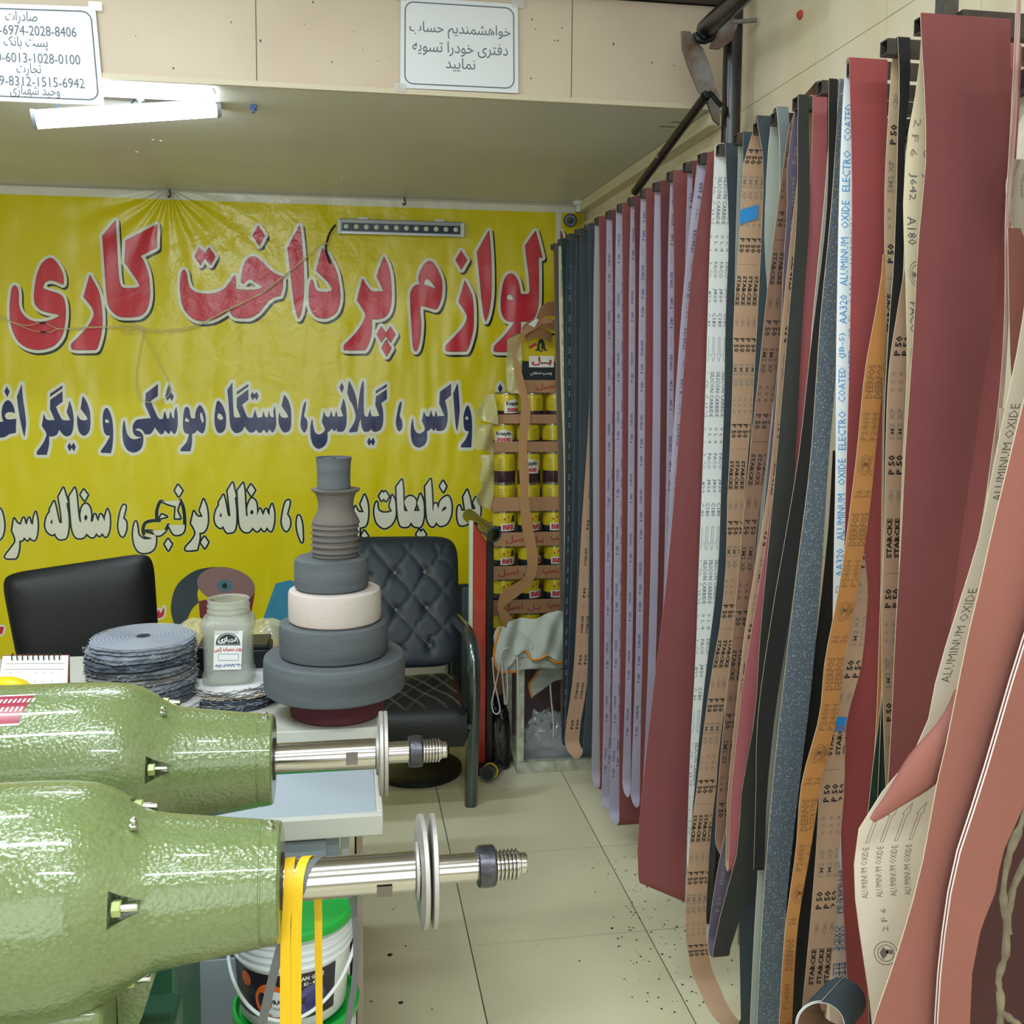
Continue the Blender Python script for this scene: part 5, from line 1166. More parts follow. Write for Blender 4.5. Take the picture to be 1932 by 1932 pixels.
mb = MB(); put_text(mb, 'پودر سمباده ژاپنی', at(430, 1231, Y=YJ-.0006), Vector((1, 0, 0)), Vector((0, 0, 1)), w=.060, h=.013, bold=.03, center=True)
wparent(mb.build('red_lettering', mat('label_red', '#c22a30', .6), smooth=0), t)
mb = MB(); put_text(mb, '۰۹۱۲-۲۷۷۹۳۴۰', at(430, 1259, Y=YJ-.0006), Vector((1, 0, 0)), Vector((0, 0, 1)), w=.060, h=.009, bold=.03, center=True)
stroke2d(mb, [(412, 1234), (450, 1234), (450, 1246), (412, 1246)], .35, lay2(4), nseg=0)
wparent(mb.build('blue_lettering', mat('label_blue', '#2c4a94', .6), smooth=0), t)

# ---- desk calendar
YCa = 2.12; 
t = thing('desk_calendar', (at(68, 1300, Y=YCa).x, YCa, .770), 'small spiral desk calendar page at the left behind the machine', 'calendar')
c4 = [at(-8, 1322, Y=YCa-.02), at(126, 1322, Y=YCa-.02), at(129, 1237, Y=YCa+.03), at(5, 1238, Y=YCa+.03)]
mb = MB(); mb.add(c4 + [p + Vector((0, .0015, 0)) for p in c4], [(0, 1, 2, 3), (7, 6, 5, 4), (0, 3, 7, 4), (1, 5, 6, 2), (3, 2, 6, 7)])
wparent(mb.build('page', mat('calendar_paper', '#d8d8d8', .6), smooth=0), t)
b4 = [at(4, 1236, Y=YCa+.032), at(131, 1236, Y=YCa+.032), at(133, 1326, Y=YCa+.08), at(-8, 1326, Y=YCa+.08)]
mb = MB(); mb.add(b4 + [p + Vector((0, .002, 0)) for p in b4], [(0, 1, 2, 3), (7, 6, 5, 4), (1, 0, 4, 5), (2, 1, 5, 6), (3, 2, 6, 7), (0, 3, 7, 4)])
wparent(mb.build('easel', mat('easel_orange', '#a8664e', .6), smooth=0), t)
def cal(u, v): return (c4[0]*(1-u) + c4[1]*u)*(1-v) + (c4[3]*(1-u) + c4[2]*u)*v + Vector((0, -.0012, 0))
for k in range(10):
    c = cal(.14 + .08*k, .965); mb = MB().tube([c + Vector((.0015, .002 + .006*math.cos(a), .001 + .007*math.sin(a))) for a in [2*PI*q_/10 for q_ in range(10)]], .0012, 5, closed=True, smooth=1)
    wparent(mb.build('ring', mat('ring_metal', '#3d4046', .35, metal=.8)), t)
mb = MB(); dg = ['۱', '۲', '۳', '۴', '۵', '۶', '۷', '۸', '۹', '۱۰', '۱۱', '۱۲', '۱۳', '۱۴', '۱۵', '۱۶', '۱۷', '۱۸', '۱۹', '۲۰', '۲۱']
for r_ in range(3):
    for c_ in range(7):
        put_text(mb, dg[r_*7+c_], None, None, None, h=.0055, fn=(lambda x, y, U=.90-.125*c_, V=.60-.20*r_: cal(U + x/.16, V + y/.115)), center=True, res=2)
for v in (.83, .70): mb.add([cal(.06, v), cal(.94, v), cal(.94, v+.008), cal(.06, v+.008)], [(0, 1, 2, 3)])
wparent(mb.build('printed_dates', mat('calendar_ink', '#8c8788', .7), smooth=0), t)
# ---- yellow tape roll
p = at(8, 1344, Y=2.0); r_ = 62*2.0/1905
t = thing('tape_box', (p.x, 2.0, .7015), 'small carton under the yellow tape roll, hidden behind the far machine', 'box')
wparent(MB().box(p.x-.07, p.x+.07, 1.95, 2.05, .7020, p.z - r_ - .0005).build('box', mat('box_card', '#8c6d4e', .8), bevel=.002), t)
t = thing('tape_roll', (p.x, 2.0, p.z - r_), 'bright yellow round tape roll standing behind the far machine', 'tape')
M_ = Matrix.Translation(p) @ Matrix.Rotation(PI/2, 4, 'X')
mb = MB().lathe([(r_*.5, -.02), (r_-.004, -.022), (r_, -.016), (r_, .016), (r_-.004, .022), (r_*.5, .02)], M_, 48)
wparent(mb.build('roll', mat('yellow_tape', '#e3c90e', .35)), t)
wparent(MB().lathe([(r_*.5, -.021), (r_*.5, .0225), (r_*.44, .0225), (r_*.44, -.021)], M_, 40).build('core', mat('tape_core', '#b58f52', .8)), t)

# ---- bags of beige powder, black box and small lidded tub behind the jar
m_bag = mat('thin_film', '#cfc79a', .15, alpha=.45, coat=.4, bump=.6, bscale=30); m_pow = mat('beige_powder', '#b39a70', .9, bump=.6, bscale=60, vary=.15, vscale=12)
def lump(cx, cy, z0, rx, ry, h, seed, amp=.18, n=26, m=14, rough=0):
    rnd = random.Random(seed); ph = [rnd.uniform(0, 6) for _ in range(8)]; vs = []; fs = []
    for j in range(m+1):
        v = j/m; a = v*PI/2
        for i in range(n):
            q_ = 2*PI*i/n; w = 1 + amp*(math.sin(2*q_+ph[0]+3*v)*.5 + math.sin(3*q_+ph[1]-2*v)*.35 + math.sin(5*q_+ph[2]+5*v)*.25 + math.sin(9*q_+ph[3]+7*v)*.12 + rough*rnd.uniform(-.35, .35)*(0 < j < m))
            vs.append((cx + rx*w*math.cos(a)**.6*math.cos(q_) if j < m else cx, cy + ry*w*math.cos(a)**.6*math.sin(q_) if j < m else cy, z0 + h*math.sin(a)*(1 + .06*math.sin(4*q_+ph[4]) + rough*amp*.35*rnd.uniform(-1, 1)*(j < m))))
    for j in range(m):
        for i in range(n): q2 = (i+1) % n; fs.append((j*n+i, j*n+q2, (j+1)*n+q2, (j+1)*n+i))
    fs.append(tuple(range(n))[::-1]); return MB().add(vs, fs)
for (px, seed, w_, lab) in ((368, 3, .062, 'clear plastic bag of beige powder between the denim stack and the jar'), (500, 5, .070, 'clear plastic bag of beige powder right of the jar')):
    p = at(px, 1250, Y=2.62)
    t = thing('powder_bag', (p.x, 2.62, .77), lab, 'bag', 'bags of beige powder on the desk')
    hz = at(px, 1172, Y=2.62).z - .77
    wparent(lump(p.x, 2.62, .7705, w_*.9, .05, hz*.62, seed).build('powder', m_pow, smooth=60), t)
    wparent(lump(p.x, 2.62, .7702, w_, .06, hz, seed+1, .25).build('film', m_bag, smooth=70), t)
p = at(455, 1262, Y=2.50); t = thing('black_case', (p.x, 2.50, .77), 'flat black case behind the jar on the desk', 'case')
x0_, x1_b = at(372, 1250, Y=2.47).x, at(512, 1250, Y=2.47).x
wparent(MB().box(x0_, x1_b, 2.44, 2.54, .7705, at(450, 1226, Y=2.44).z).build('body', mat('black_plastic', '#14171b', .35), bevel=.006), t)
wparent(MB().box(x0_+.004, x1_b-.004, 2.437, 2.543, at(450, 1226, Y=2.44).z, at(450, 1218, Y=2.44).z).build('lid', mat('black_plastic', '#14171b'), bevel=.004), t)
p = at(383, 1262, Y=2.40); t = thing('lidded_tub', (p.x, 2.40, .77), 'small clear tub with black lid tucked behind the jar', 'tub')
wparent(MB().lathe([(.016, 0), (.021, .030), (.022, .052)], Matrix.Translation((p.x, 2.40, .7703)), 24).build('cup', mat('tub_clear', '#9fb0a8', .15, alpha=.55)), t)
wparent(MB().lathe([(.024, 0), (.024, .006), (.022, .008), (0, .008)], Matrix.Translation((p.x, 2.40, .8223)), 24).build('lid', mat('black_plastic', '#14171b')), t)
# ================================================================ GREEN POLISHING MACHINES
def hammer_mat():
    m = mat('hammered_green', '#66744b', .22, coat=.5, spec=.6)
    nt = m.node_tree; N = nt.nodes; L = nt.links; b = N['Principled BSDF']
    tc = N.new('ShaderNodeNewGeometry'); v = N.new('ShaderNodeTexVoronoi'); v.inputs['Scale'].default_value = 230; v.feature = 'SMOOTH_F1'
    n = N.new('ShaderNodeTexNoise'); n.inputs['Scale'].default_value = 160; n.inputs['Detail'].default_value = 2
    L.new(tc.outputs['Position'], v.inputs['Vector']); L.new(tc.outputs['Position'], n.inputs['Vector'])
    a = N.new('ShaderNodeMath'); a.operation = 'ADD'; L.new(v.outputs['Distance'], a.inputs[0]); L.new(n.outputs['Fac'], a.inputs[1])
    q = N.new('ShaderNodeBump'); q.inputs['Strength'].default_value = .5; q.inputs['Distance'].default_value = .0016
    L.new(a.outputs[0], q.inputs['Height']); L.new(q.outputs[0], b.inputs['Normal'])
    r = N.new('ShaderNodeValToRGB'); r.color_ramp.elements[0].color = lin('#6b7950'); r.color_ramp.elements[1].color = lin('#5f6f40')
    r.color_ramp.elements[0].position = .2; r.color_ramp.elements[1].position = .8
    L.new(v.outputs['Distance'], r.inputs['Fac']); L.new(r.outputs[0], b.inputs['Base Color'])
    return m
m_gr = hammer_mat()
m_grs = mat('green_cast_smooth', '#6c8c4c', .35, bump=.2, bscale=200); m_grd = mat('stand_green', '#2f5d48', .35, bump=.15, bscale=150, vary=.15, vscale=6)
m_sh = mat('turned_steel', '#b9b6b4', .16, metal=1.0, bump=.05, bscale=8, stretch=(200, 1, 1)); m_fl = mat('flange_steel', '#b5b1ae', .55, metal=.75, bump=.25, bscale=160, vary=.2, vscale=14)
m_nut = mat('black_nut', '#55545c', .35, metal=.8, bump=.6, bscale=60, col2='#3a3a42', vscale=70); m_zn = mat('zinc', '#c9c7bd', .25, metal=1.0); m_studg = mat('painted_nut', '#9fae6e', .3)
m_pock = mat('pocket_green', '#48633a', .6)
def machine(Yc, xf, zc, label, nutoff, fl_gap, far):
    t = thing('polishing_machine', (xf - .45, Yc, 0), label, 'polishing machine')
    M_ = Matrix.Translation((xf, Yc, zc)) @ Matrix.Rotation(-PI/2, 4, 'Y')      # local +Z runs to -X (left)
    MR = Matrix.Translation((xf, Yc, zc)) @ Matrix.Rotation(PI/2, 4, 'Y')       # local +Z runs to +X (right)
    # body: nose cone, shoulder, barrel and the mirrored far end
    prof = [(.050, .0), (.0605, .0), (.0635, .0025), (.0640, .006), (.0655, .0185), (.0648, .0192), (.0648, .0206), (.0658, .0213), (.0700, .055), (.0745, .090), (.0790, .124), (.0815, .134), (.0865, .146), (.0945, .160), (.1025, .172), (.1100, .186), (.1155, .202), (.1190, .225), (.1205, .255), (.1210, .32), (.1210, .46), (.1205, .56), (.119, .60), (.113, .63), (.098, .66), (.080, .69), (.070, .80), (.064, .84), (.050, .84)]
    body = wparent(MB().lathe(prof, M_, 96, cap=False).build('housing', m_gr, smooth=32), t)
    wparent(MB().lathe([(.050, .003), (.0, .003)], M_, 40, cap=False).build('end_cover', mat('cover_dark', '#33362f', .3, metal=.7)), t)
    # bolt pockets: cut out of the housing, nut and stud inside
    angs = (math.radians(18), math.radians(112), math.radians(-72), math.radians(200))
    def P(x, r, a): return Vector((xf + x, Yc - r*math.cos(a), zc + r*math.sin(a)))
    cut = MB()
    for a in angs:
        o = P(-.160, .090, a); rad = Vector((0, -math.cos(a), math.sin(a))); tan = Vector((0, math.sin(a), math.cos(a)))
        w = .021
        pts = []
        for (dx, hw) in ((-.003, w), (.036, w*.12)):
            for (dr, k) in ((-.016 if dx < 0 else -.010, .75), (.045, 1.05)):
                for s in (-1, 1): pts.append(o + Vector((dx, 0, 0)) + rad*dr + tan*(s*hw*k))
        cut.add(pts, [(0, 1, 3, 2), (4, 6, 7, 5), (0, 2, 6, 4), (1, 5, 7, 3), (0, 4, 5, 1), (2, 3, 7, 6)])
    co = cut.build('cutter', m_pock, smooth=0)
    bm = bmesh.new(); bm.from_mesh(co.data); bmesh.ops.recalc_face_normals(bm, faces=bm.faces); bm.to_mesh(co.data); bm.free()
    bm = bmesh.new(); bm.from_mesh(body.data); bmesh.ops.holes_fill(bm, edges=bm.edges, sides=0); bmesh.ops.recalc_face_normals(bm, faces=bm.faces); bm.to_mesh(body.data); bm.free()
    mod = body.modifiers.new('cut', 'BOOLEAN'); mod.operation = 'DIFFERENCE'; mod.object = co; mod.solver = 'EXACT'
    bpy.context.view_layer.update()
    dg = bpy.context.evaluated_depsgraph_get(); me = bpy.data.meshes.new_from_object(body.evaluated_get(dg))
    body.modifiers.clear(); body.data = me; me.set_sharp_from_angle(angle=math.radians(32))
    bpy.data.objects.remove(co)
    for k, a in enumerate(angs):
        if k == 3: continue
        rad = Vector((0, -math.cos(a), math.sin(a))); c = P(-.1605, .0865, a)
        Mh = Matrix.Translation(c) @ Matrix.Rotation(PI/2, 4, 'Y') @ Matrix.Rotation(.3, 4, 'Z')
        nt_ = wparent(MB().lathe([(.0075, 0), (.0085, .001), (.0085, .008), (.0075, .009)], Mh, 6).build('nut', m_studg, smooth=0), t)
        wparent(MB().lathe([(.0045, .009), (.0045, .024), (.004, .025)], Mh, 14).build('stud', m_zn), t)
    # grease nipples
    for (x, r) in ((-.148, .094), (-.011, .064)):
        for a in ((math.radians(70),) if x < -.1 else (math.radians(84),)):
            c = P(x, r - .002, a); u = Vector((0, -math.cos(a), math.sin(a)))
            wparent(MB().lathe([(.0045, 0), (.0045, .004), (.0028, .0045), (.0028, .007), (.0036, .008), (.0032, .011), (.0, .012)], Matrix.Translation(c) @ u.to_track_quat('Z', 'Y').to_matrix().to_4x4(), 14).build('grease_nipple', m_zn), t)
    # shaft with flats, threaded end
    wparent(MB().lathe([(.030, -.002), (.030, .002), (.024, .0025)], MR, 32).build('seal', mat('seal_dark', '#292a28', .4)), t)
    r = .0222
    sh = wparent(MB().lathe([(r, .0), (r, .146), (r-.001, .1475), (.0155, .148), (.0155, .150 + nutoff)], MR, 48).build('shaft', m_sh, smooth=30), t)
    for a in (math.radians(-28) if not far else math.radians(8),):
        rad = Vector((0, -math.cos(a), math.sin(a))); tan = Vector((0, math.sin(a), math.cos(a))); c = Vector((xf+.112, Yc, zc)) + rad*(r+.0002)
        mb = MB(); w, h = .0085, .0095
        mb.add([c + Vector((sx*w, 0, 0)) + tan*(sz*h*(1 if k == 0 else .8)) + rad*(0.0002 if k == 0 else -.001) for k in (0, 1) for sx, sz in ((-1, -1), (1, -1), (1, 1), (-1, 1))],
               [(0, 1, 2, 3)])
        wparent(mb.build('wrench_flat', mat('flat_steel', '#d5d2cc' if far else '#7d7673', .25, metal=1.0), smooth=0), t)
    x0 = .1475
    wparent(MB().lathe([(.0155, x0), (.031, x0), (.031, x0+.003), (.0155, x0+.003)], MR, 40).build('collar', m_fl), t)
    for k in range(2):
        g0 = x0 + .004 + k*(.0062 + fl_gap); tilt = Matrix.Rotation((-.035 if k == 0 else .02) if not far else .015, 4, 'X')
        f = wparent(MB().lathe([(.0157, 0), (.050, 0 if k else -.001), (.0590, .0004), (.0608, .0012), (.0608, .0058), (.0595, .0066), (.0157, .0066)], MR @ Matrix.Translation((0, 0, g0)) @ tilt, 72).build('flange', m_fl, smooth=30), t)
    if not far: wparent(MB().lathe([(.017, x0+.010), (.022, x0+.011), (.022, x0+.016), (.017, x0+.017)], MR, 32).build('rubber_washer', mat('washer_black', '#1c1e20', .6)), t)
    xn = x0 + nutoff
    Mn = MR @ Matrix.Translation((0, 0, xn))
    wparent(MB().lathe([(.0157, 0), (.021, 0), (.0228, .002), (.0232, .010), (.0228, .0185), (.021, .0205), (.0157, .0205)], Mn @ Matrix.Rotation(.4, 4, 'Z'), 28).build('nut', m_nut, smooth=25), t)
    th = []; z = 0
    for k in range(6): th += [(.0138, z), (.0172, z+.0011), (.0172, z+.0028), (.0138, z+.0040)]; z += .0045
    wparent(MB().lathe(th + [(.0138, z+.001), (.0125, z+.002), (.0118, z+.0025), (.0118, z+.008), (.0105, z+.010)], MR @ Matrix.Translation((0, 0, xn + .0205)), 36).build('threaded_end', m_sh, smooth=25), t)
    # cast foot and pedestal down to the floor
    fx = xf - .235
    mb = MB().box(fx-.10, fx+.060, Yc-.075, Yc+.075, zc-.185, zc-.085); wparent(mb.build('cast_foot', m_gr, bevel=.008), t)
    v = [(fx+.060, zc-.10), (fx+.105, zc-.078), (fx+.085, zc-.14), (fx+.062, zc-.185)]
    mb = MB().add([(x, Yc-.008, z_) for x, z_ in v] + [(x, Yc+.008, z_) for x, z_ in v], [(0, 1, 2, 3), (7, 6, 5, 4), (0, 4, 5, 1), (1, 5, 6, 2), (2, 6, 7, 3), (3, 7, 4, 0)]); wparent(mb.build('rib', m_gr, smooth=0), t)
    wparent(MB().box(fx-.16, fx+.11, Yc-.11, Yc+.11, .03, zc-.185).build('pedestal', m_grd, bevel=.006), t)
    wparent(MB().box(fx-.22, fx+.13, Yc-.14, Yc+.14, 0, .03).build('base_plate', m_grd, bevel=.004), t)
    mb = MB().box(fx+.02, fx+.105, Yc-.095, Yc-.083, zc-.42, zc-.19); wparent(mb.build('brace_plate', mat('brace_greygreen', '#4d6b57', .4, col2='#6d6f58', vscale=9)), t)
    return t
tn = machine(1.10, -.0715, .9815, 'green hammered polishing machine nearest the camera with yellow bands on its shaft', .070, .0065, False)
tf = machine(1.47, -.1045, .9765, 'green hammered polishing machine farther away with a red name plate', .048, .0003, True)
# red name plate curved on the far housing
xf, Yc, zc = -.1045, 1.47, .9765
def onb(x, deg, r=.1214): a = math.radians(deg); return Vector((x, Yc - r*math.cos(a), zc + r*math.sin(a)))
xa = at(24, 1325, Y=1.38).x
mb = MB(); k = 10; xl = xa - .10
mb.add([onb(x, 52 + 26*j/k) + Vector((.008*(j/k), 0, 0)) for j in range(k+1) for x in (xl, xa)], [(2*j, 2*j+1, 2*j+3, 2*j+2) for j in range(k)])
wparent(mb.build('name_plate', mat('plate_red', '#8e1f3b', .3, coat=.3), smooth=60), tf)
mb = MB()
for (d0, d1) in ((51, 52.5), (77.5, 79)):
    mb.add([onb(x, d, .1217) + Vector((.008*((d-52)/26), 0, 0)) for d in (d0, d1) for x in (xl, xa+.002)], [(0, 1, 3, 2)])
for (d0, x0, l) in ((62, .045, .034), (62, .008, .028), (57, .03, .012), (70, .02, .055)):
    for q_ in range(int(l/.006)):
        mb.add([onb(xl + .05 + x0*.5 + q_*.006 + dx, d, .1217) for d, dx in ((d0, 0), (d0, .003), (d0+4, .0045), (d0+4, .0015))], [(0, 1, 2, 3)])
wparent(mb.build('plate_marks', mat('plate_white', '#d8d2d4', .4), smooth=0), tf)

# ---------------------------------------------------------------- bands hanging on the near shaft
ys, zs, rs = 1.10, .9815, .0222
def shaft_band(label, mt, fpx, bpx, zb_, rr=.0009, g=.020, name='rubber_band', thick=.0012, cat='band'):
    """fpx / bpx: pixel keys (y, xl, xr) of the near and far runs"""
    R0 = rs + thick/2 + rr; Yf, Yb = ys - R0, ys + R0
    fk = K2W(fpx, Yf); bk = K2W(bpx, Yb); rows = []
    n = 24
    for i in range(n+1):
        Z = zs - (zs - zb_)*i/n; a = interp(fk, Z); rows.append(((a[0], Yf, Z), (a[1], Yf, Z)))
    for i in range(1, 8):
        q_ = PI*i/8; t_ = (1-math.cos(q_))/2; a = interp(fk, zb_); b = interp(bk, zb_); y = ys - R0*math.cos(q_); Z = zb_ - R0*math.sin(q_)
        rows.append(((a[0]*(1-t_)+b[0]*t_, y, Z), (a[1]*(1-t_)+b[1]*t_, y, Z)))
    for i in range(n+1):
        Z = zb_ + (zs - zb_)*i/n; b = interp(bk, Z); rows.append(((b[0], Yb, Z), (b[1], Yb, Z)))
    for i in range(1, 10):
        q_ = PI*i/10; t_ = (1-math.cos(q_))/2; a = interp(fk, zs); b = interp(bk, zs); y = ys + R0*math.cos(q_); Z = zs + R0*math.sin(q_)
        rows.append(((b[0]*(1-t_)+a[0]*t_, y, Z), (b[1]*(1-t_)+a[1]*t_, y, Z)))
    t = thing(name, ((rows[0][0][0]), ys, zb_), label, cat)
    wparent(Ribbon(rows).mesh(thick).build('strap', [mt, mt, mt], smooth=60), t)
    return t
m_yb = mat('yellow_strap', '#e0b410', .45, vary=.06, vscale=20, stretch=(8, 8, .6)); m_gb = mat('grey_strap', '#595c5e', .6, bump=.3, bscale=300)
shaft_band('left yellow strap hung on the near shaft beside the housing', m_yb, [(1600, 541, 560), (1650, 537, 556), (1750, 531, 548), (1786, 529, 548), (1932, 528, 548.5), (2050, 528, 548.5)], [(1600, 543, 562), (1700, 541, 560), (1932, 538, 556), (2050, 538, 556)], at(540, 2040, Y=1.08).z)
shaft_band('right yellow strap hung on the near shaft, back run swung to the right', m_yb, [(1600, 558, 578), (1650, 553, 573), (1750, 549.5, 569), (1786, 549, 569), (1932, 549, 568.5), (2050, 549, 568.5)], [(1600, 572, 590), (1690, 591, 606), (1800, 594, 608), (1932, 596, 609), (2050, 596, 609)], at(560, 2040, Y=1.08).z, rr=.0011)
shaft_band('narrow grey belt looped over the near shaft under the yellow straps', m_gb, [(1600, 572, 600), (1660, 566, 586), (1700, 552, 568), (1780, 523, 540), (1860, 502, 520), (1932, 487, 504), (2050, 476, 492)], [(1600, 576, 604), (1640, 615, 632), (1690, 655, 667), (1740, 664, 676), (1800, 666, 678), (1860, 662, 674), (1932, 650, 662), (2050, 630, 642)], at(520, 2040, Y=1.08).z, rr=-.0006, name='grinding_belt', cat='sanding belt')

# ---------------------------------------------------------------- paint buckets
m_bk = mat('bucket_white', '#d3d9de', .3, coat=.2); m_lid = mat('lid_green', '#0f9a35', .3, coat=.2)
m_lab = mat('label_dark', '#2a2438', .35, col2='#1d1720', vscale=18)
YBk = 1.62
def bucket(label, cx, zlid, r=.098, h=.165, seed=0):
    z0 = zlid - h
    t = thing('paint_bucket', (cx, YBk, z0), label, 'bucket', 'white paint buckets stacked under the near machine')
    M_ = Matrix.Translation((cx, YBk, z0))
    pr = [(r*.86, 0), (r*.87, .002), (r*.945, h-.066)] + [q_ for k in range(4) for q_ in ((r*.95, h-.064+.012*k), (r*.995, h-.062+.012*k), (r*.995, h-.059+.012*k), (r*.955, h-.057+.012*k))] + [(r*.96, h-.012)]
    wparent(MB().lathe(pr, M_, 64).build('pail', m_bk, smooth=30), t)
    l = [(r*1.0, h-.016), (r*1.045, h-.014), (r*1.05, h-.003), (r*1.02, h), (r*.985, h), (r*.97, h-.004), (r*.93, h-.009), (0, h-.009)]
    wparent(MB().lathe(l, M_, 64).build('lid', m_lid, smooth=30), t)
    # printed label wrapped round the front
    n = 30; mb = MB(); a0, a1 = math.radians(178), math.radians(318); zz0, zz1 = .018, h-.070
    rr = lambda z_: r*(.87 + .075*z_/(h-.066)) + .0008
    mb.add([(cx + rr(z_)*math.cos(a0+(a1-a0)*i/n), YBk + rr(z_)*math.sin(a0+(a1-a0)*i/n), z0+z_) for z_ in (zz0, zz1) for i in range(n+1)], [(i, i+1, n+2+i, n+1+i) for i in range(n)])
    lb = wparent(mb.build('label', m_lab, smooth=60), t)
    def LB(x, z_, o=.0006): a = math.radians(262) + x/r; q_ = rr(z_) + o; return Vector((cx + q_*math.cos(a), YBk + q_*math.sin(a), z0 + z_))
    mb = MB()
    for (bx, bz, br, mi, o) in ((-.02, .050, .030, 0, .0005), (-.012, .046, .022, 1, .0008), (.05, .048, .025, 2, .0005), (.055, .045, .018, 3, .0008), (-.07, .078, .012, 0, .0005)):
        k = 22; mb.add([LB(bx, bz, o)] + [LB(bx + br*math.cos(2*PI*i/k), bz + br*math.sin(2*PI*i/k), o) for i in range(k)], [(0, 1+i, 1+(i+1) % k) for i in range(k)], mi)
    wparent(mb.build('label_blobs', [mat('blob_orange', '#d2622a', .4), mat('blob_white', '#cfd3dc', .4), mat('blob_violet', '#4c4a86', .4), mat('blob_blue', '#39346c', .4)], smooth=60), t)
    mb = MB(); fnl = lambda ox, oz: (lambda x, y: LB(ox + x, oz + y, .0011))
    put_text(mb, 'TURAN', None, None, None, h=.008, bold=.03, fn=fnl(-.012, .046), center=True, res=1)
    put_text(mb, 'TUTKALI', None, None, None, h=.005, fn=fnl(-.012, .036), center=True, res=1)
    put_text(mb, 'RGAN GLUE', None, None, None, h=.007, bold=.02, fn=fnl(.045, .083), center=True, res=1, mi=1)
    put_text(mb, 'KI - 4', None, None, None, h=.006, bold=.02, fn=fnl(.045, .074), center=True, res=1, mi=1)
    put_text(mb, 'ورنی', None, None, None, h=.012, bold=.02, fn=fnl(-.03, .022), center=True, res=1, mi=2)
    wparent(mb.build('label_lettering', [mat('ink_dark2', '#23222c', .6), mat('ink_white2', '#dfe0e6', .5), mat('ink_orange2', '#d08a3c', .5)], smooth=0), t)
    wparent(MB().tube([LB(x, zz, .010) + Vector((0, 0, 0)) for x, zz in [(-.148 + .0105*k*1.9, h - .055 - .085*math.sin(PI*k/15)) for k in range(16)]], .0030, 8, smooth=2).build('handle', m_bk), t)
    return t
bx = at(553, 1760, Y=YBk).x
zl = at(553, 1700, Y=YBk).z
bucket('upper white bucket with green lid under the near machine shaft', bx, zl)
bucket('lower white bucket with green lid, under the other bucket', bx + .004, zl - .1655)
ob = zl - .1655*2
wt = bucket('bottom white bucket of the stack on the floor, hardly seen', bx + .002, zl - .2355*2) if False else None
t = thing('wooden_crate', (bx, YBk, 0), 'plain crate on the floor under the white buckets', 'crate')
wparent(MB().box(bx-.095, bx+.095, YBk-.11, YBk+.11, 0, ob + .0003).build('box', mat('crate_board', '#8a7a60', .8), bevel=.003), t)
# ================================================================ CHAIRS
m_lea = mat('black_leather', '#0a0c0f', .46, bump=.25, bscale=300, spec=.35)
m_leag = mat('tufted_leather', '#1f2830', .46, bump=.3, bscale=260, spec=.45)
m_stitch = mat('stitching', '#6b6a58', .7)
m_tubeg = mat('chair_tube', '#5a6665', .22, metal=.8, coat=.4)
# ---- office chair back behind the desk, left
def cushion(TL, TR, BR, BL, th, nx=28, nz=28, round_=.13, puff=.35):
    """padded panel between four corner points with rounded corners; th = thickness vector (away from the viewer)"""
    th = Vector(th); vs = []; fs = []
    def P(u, v):
        # round the corners of the unit square
        cx, cy = u*2-1, v*2-1; m = max(abs(cx), abs(cy)); 
        if m > 1e-6:
            k = round_; ax, ay = abs(cx), abs(cy)
            l = (ax**10 + ay**10)**(1/10) if m > 0 else 1; f = m / l; f = 1 + (f-1)*min(1, k*7)
            cx *= f; cy *= f
        u, v = (cx+1)/2, (cy+1)/2
        return (BL*(1-u) + BR*u)*(1-v) + (TL*(1-u) + TR*u)*v, m
    for side in (0, 1):
        for j in range(nz+1):
            for i in range(nx+1):
                p, m = P(i/nx, j/nz); e = math.sqrt(max(0, 1 - m**5))
                vs.append(p + th*(.5 - (.5*e + puff*0)*(1 if side == 0 else -1)))
    B = (nx+1)*(nz+1)
    for j in range(nz):
        for i in range(nx):
            a = j*(nx+1)+i; fs.append((a, a+1, a+nx+2, a+nx+1)); fs.append((B+a, B+a+nx+1, B+a+nx+2, B+a+1))
    return vs, fs, P
Yo = 2.98
TL, TR, BR, BL = at(-10, 1090, Y=Yo+.02), at(284, 1046, Y=Yo+.10), at(302, 1330, Y=Yo+.04), at(40, 1345, Y=Yo-.04)
t = thing('office_chair', (at(150, 1300, Y=Yo).x, 3.05, 0), 'black leather office chair back behind the desk at the left', 'chair')
vs, fs, _ = cushion(TL, TR, BR, BL, (0, .09, 0)); wparent(MB().add(vs, fs).build('backrest', m_lea, smooth=60), t)
cx = at(150, 1300, Y=Yo).x
vs, fs, _ = cushion(Vector((cx-.24, 3.0, .50)), Vector((cx+.24, 3.0, .50)), Vector((cx+.24, 2.86, .50)), Vector((cx-.24, 2.86, .50)), (0, 0, -.09))
wparent(MB().box(cx-.24, cx+.24, 3.08, 3.52, .43, .52).build('seat', m_lea, bevel=.03, seg=3), t)
wparent(MB().cyl((cx, 3.28, .12), (cx, 3.28, .43), .028).build('column', mat('black_plastic', '#14171b')), t)
wparent(MB().box(cx-.04, cx+.04, 3.10, 3.16, .40, .80).build('back_bracket', mat('black_plastic', '#14171b')), t)
for k in range(5):
    a = 2*PI*k/5 + .3; e = Vector((cx + .27*math.cos(a), 3.28 + .27*math.sin(a), .075))
    l = wparent(MB().cyl((cx, 3.28, .12), e, .024, .016, 12).build('leg', mat('black_plastic', '#14171b')), t)
    w = MB().cyl(e + Vector((-.012, 0, -.047)), e + Vector((.012, 0, -.047)), .027, n=18).build('caster', mat('black_plastic', '#14171b')); wparent(w, t)

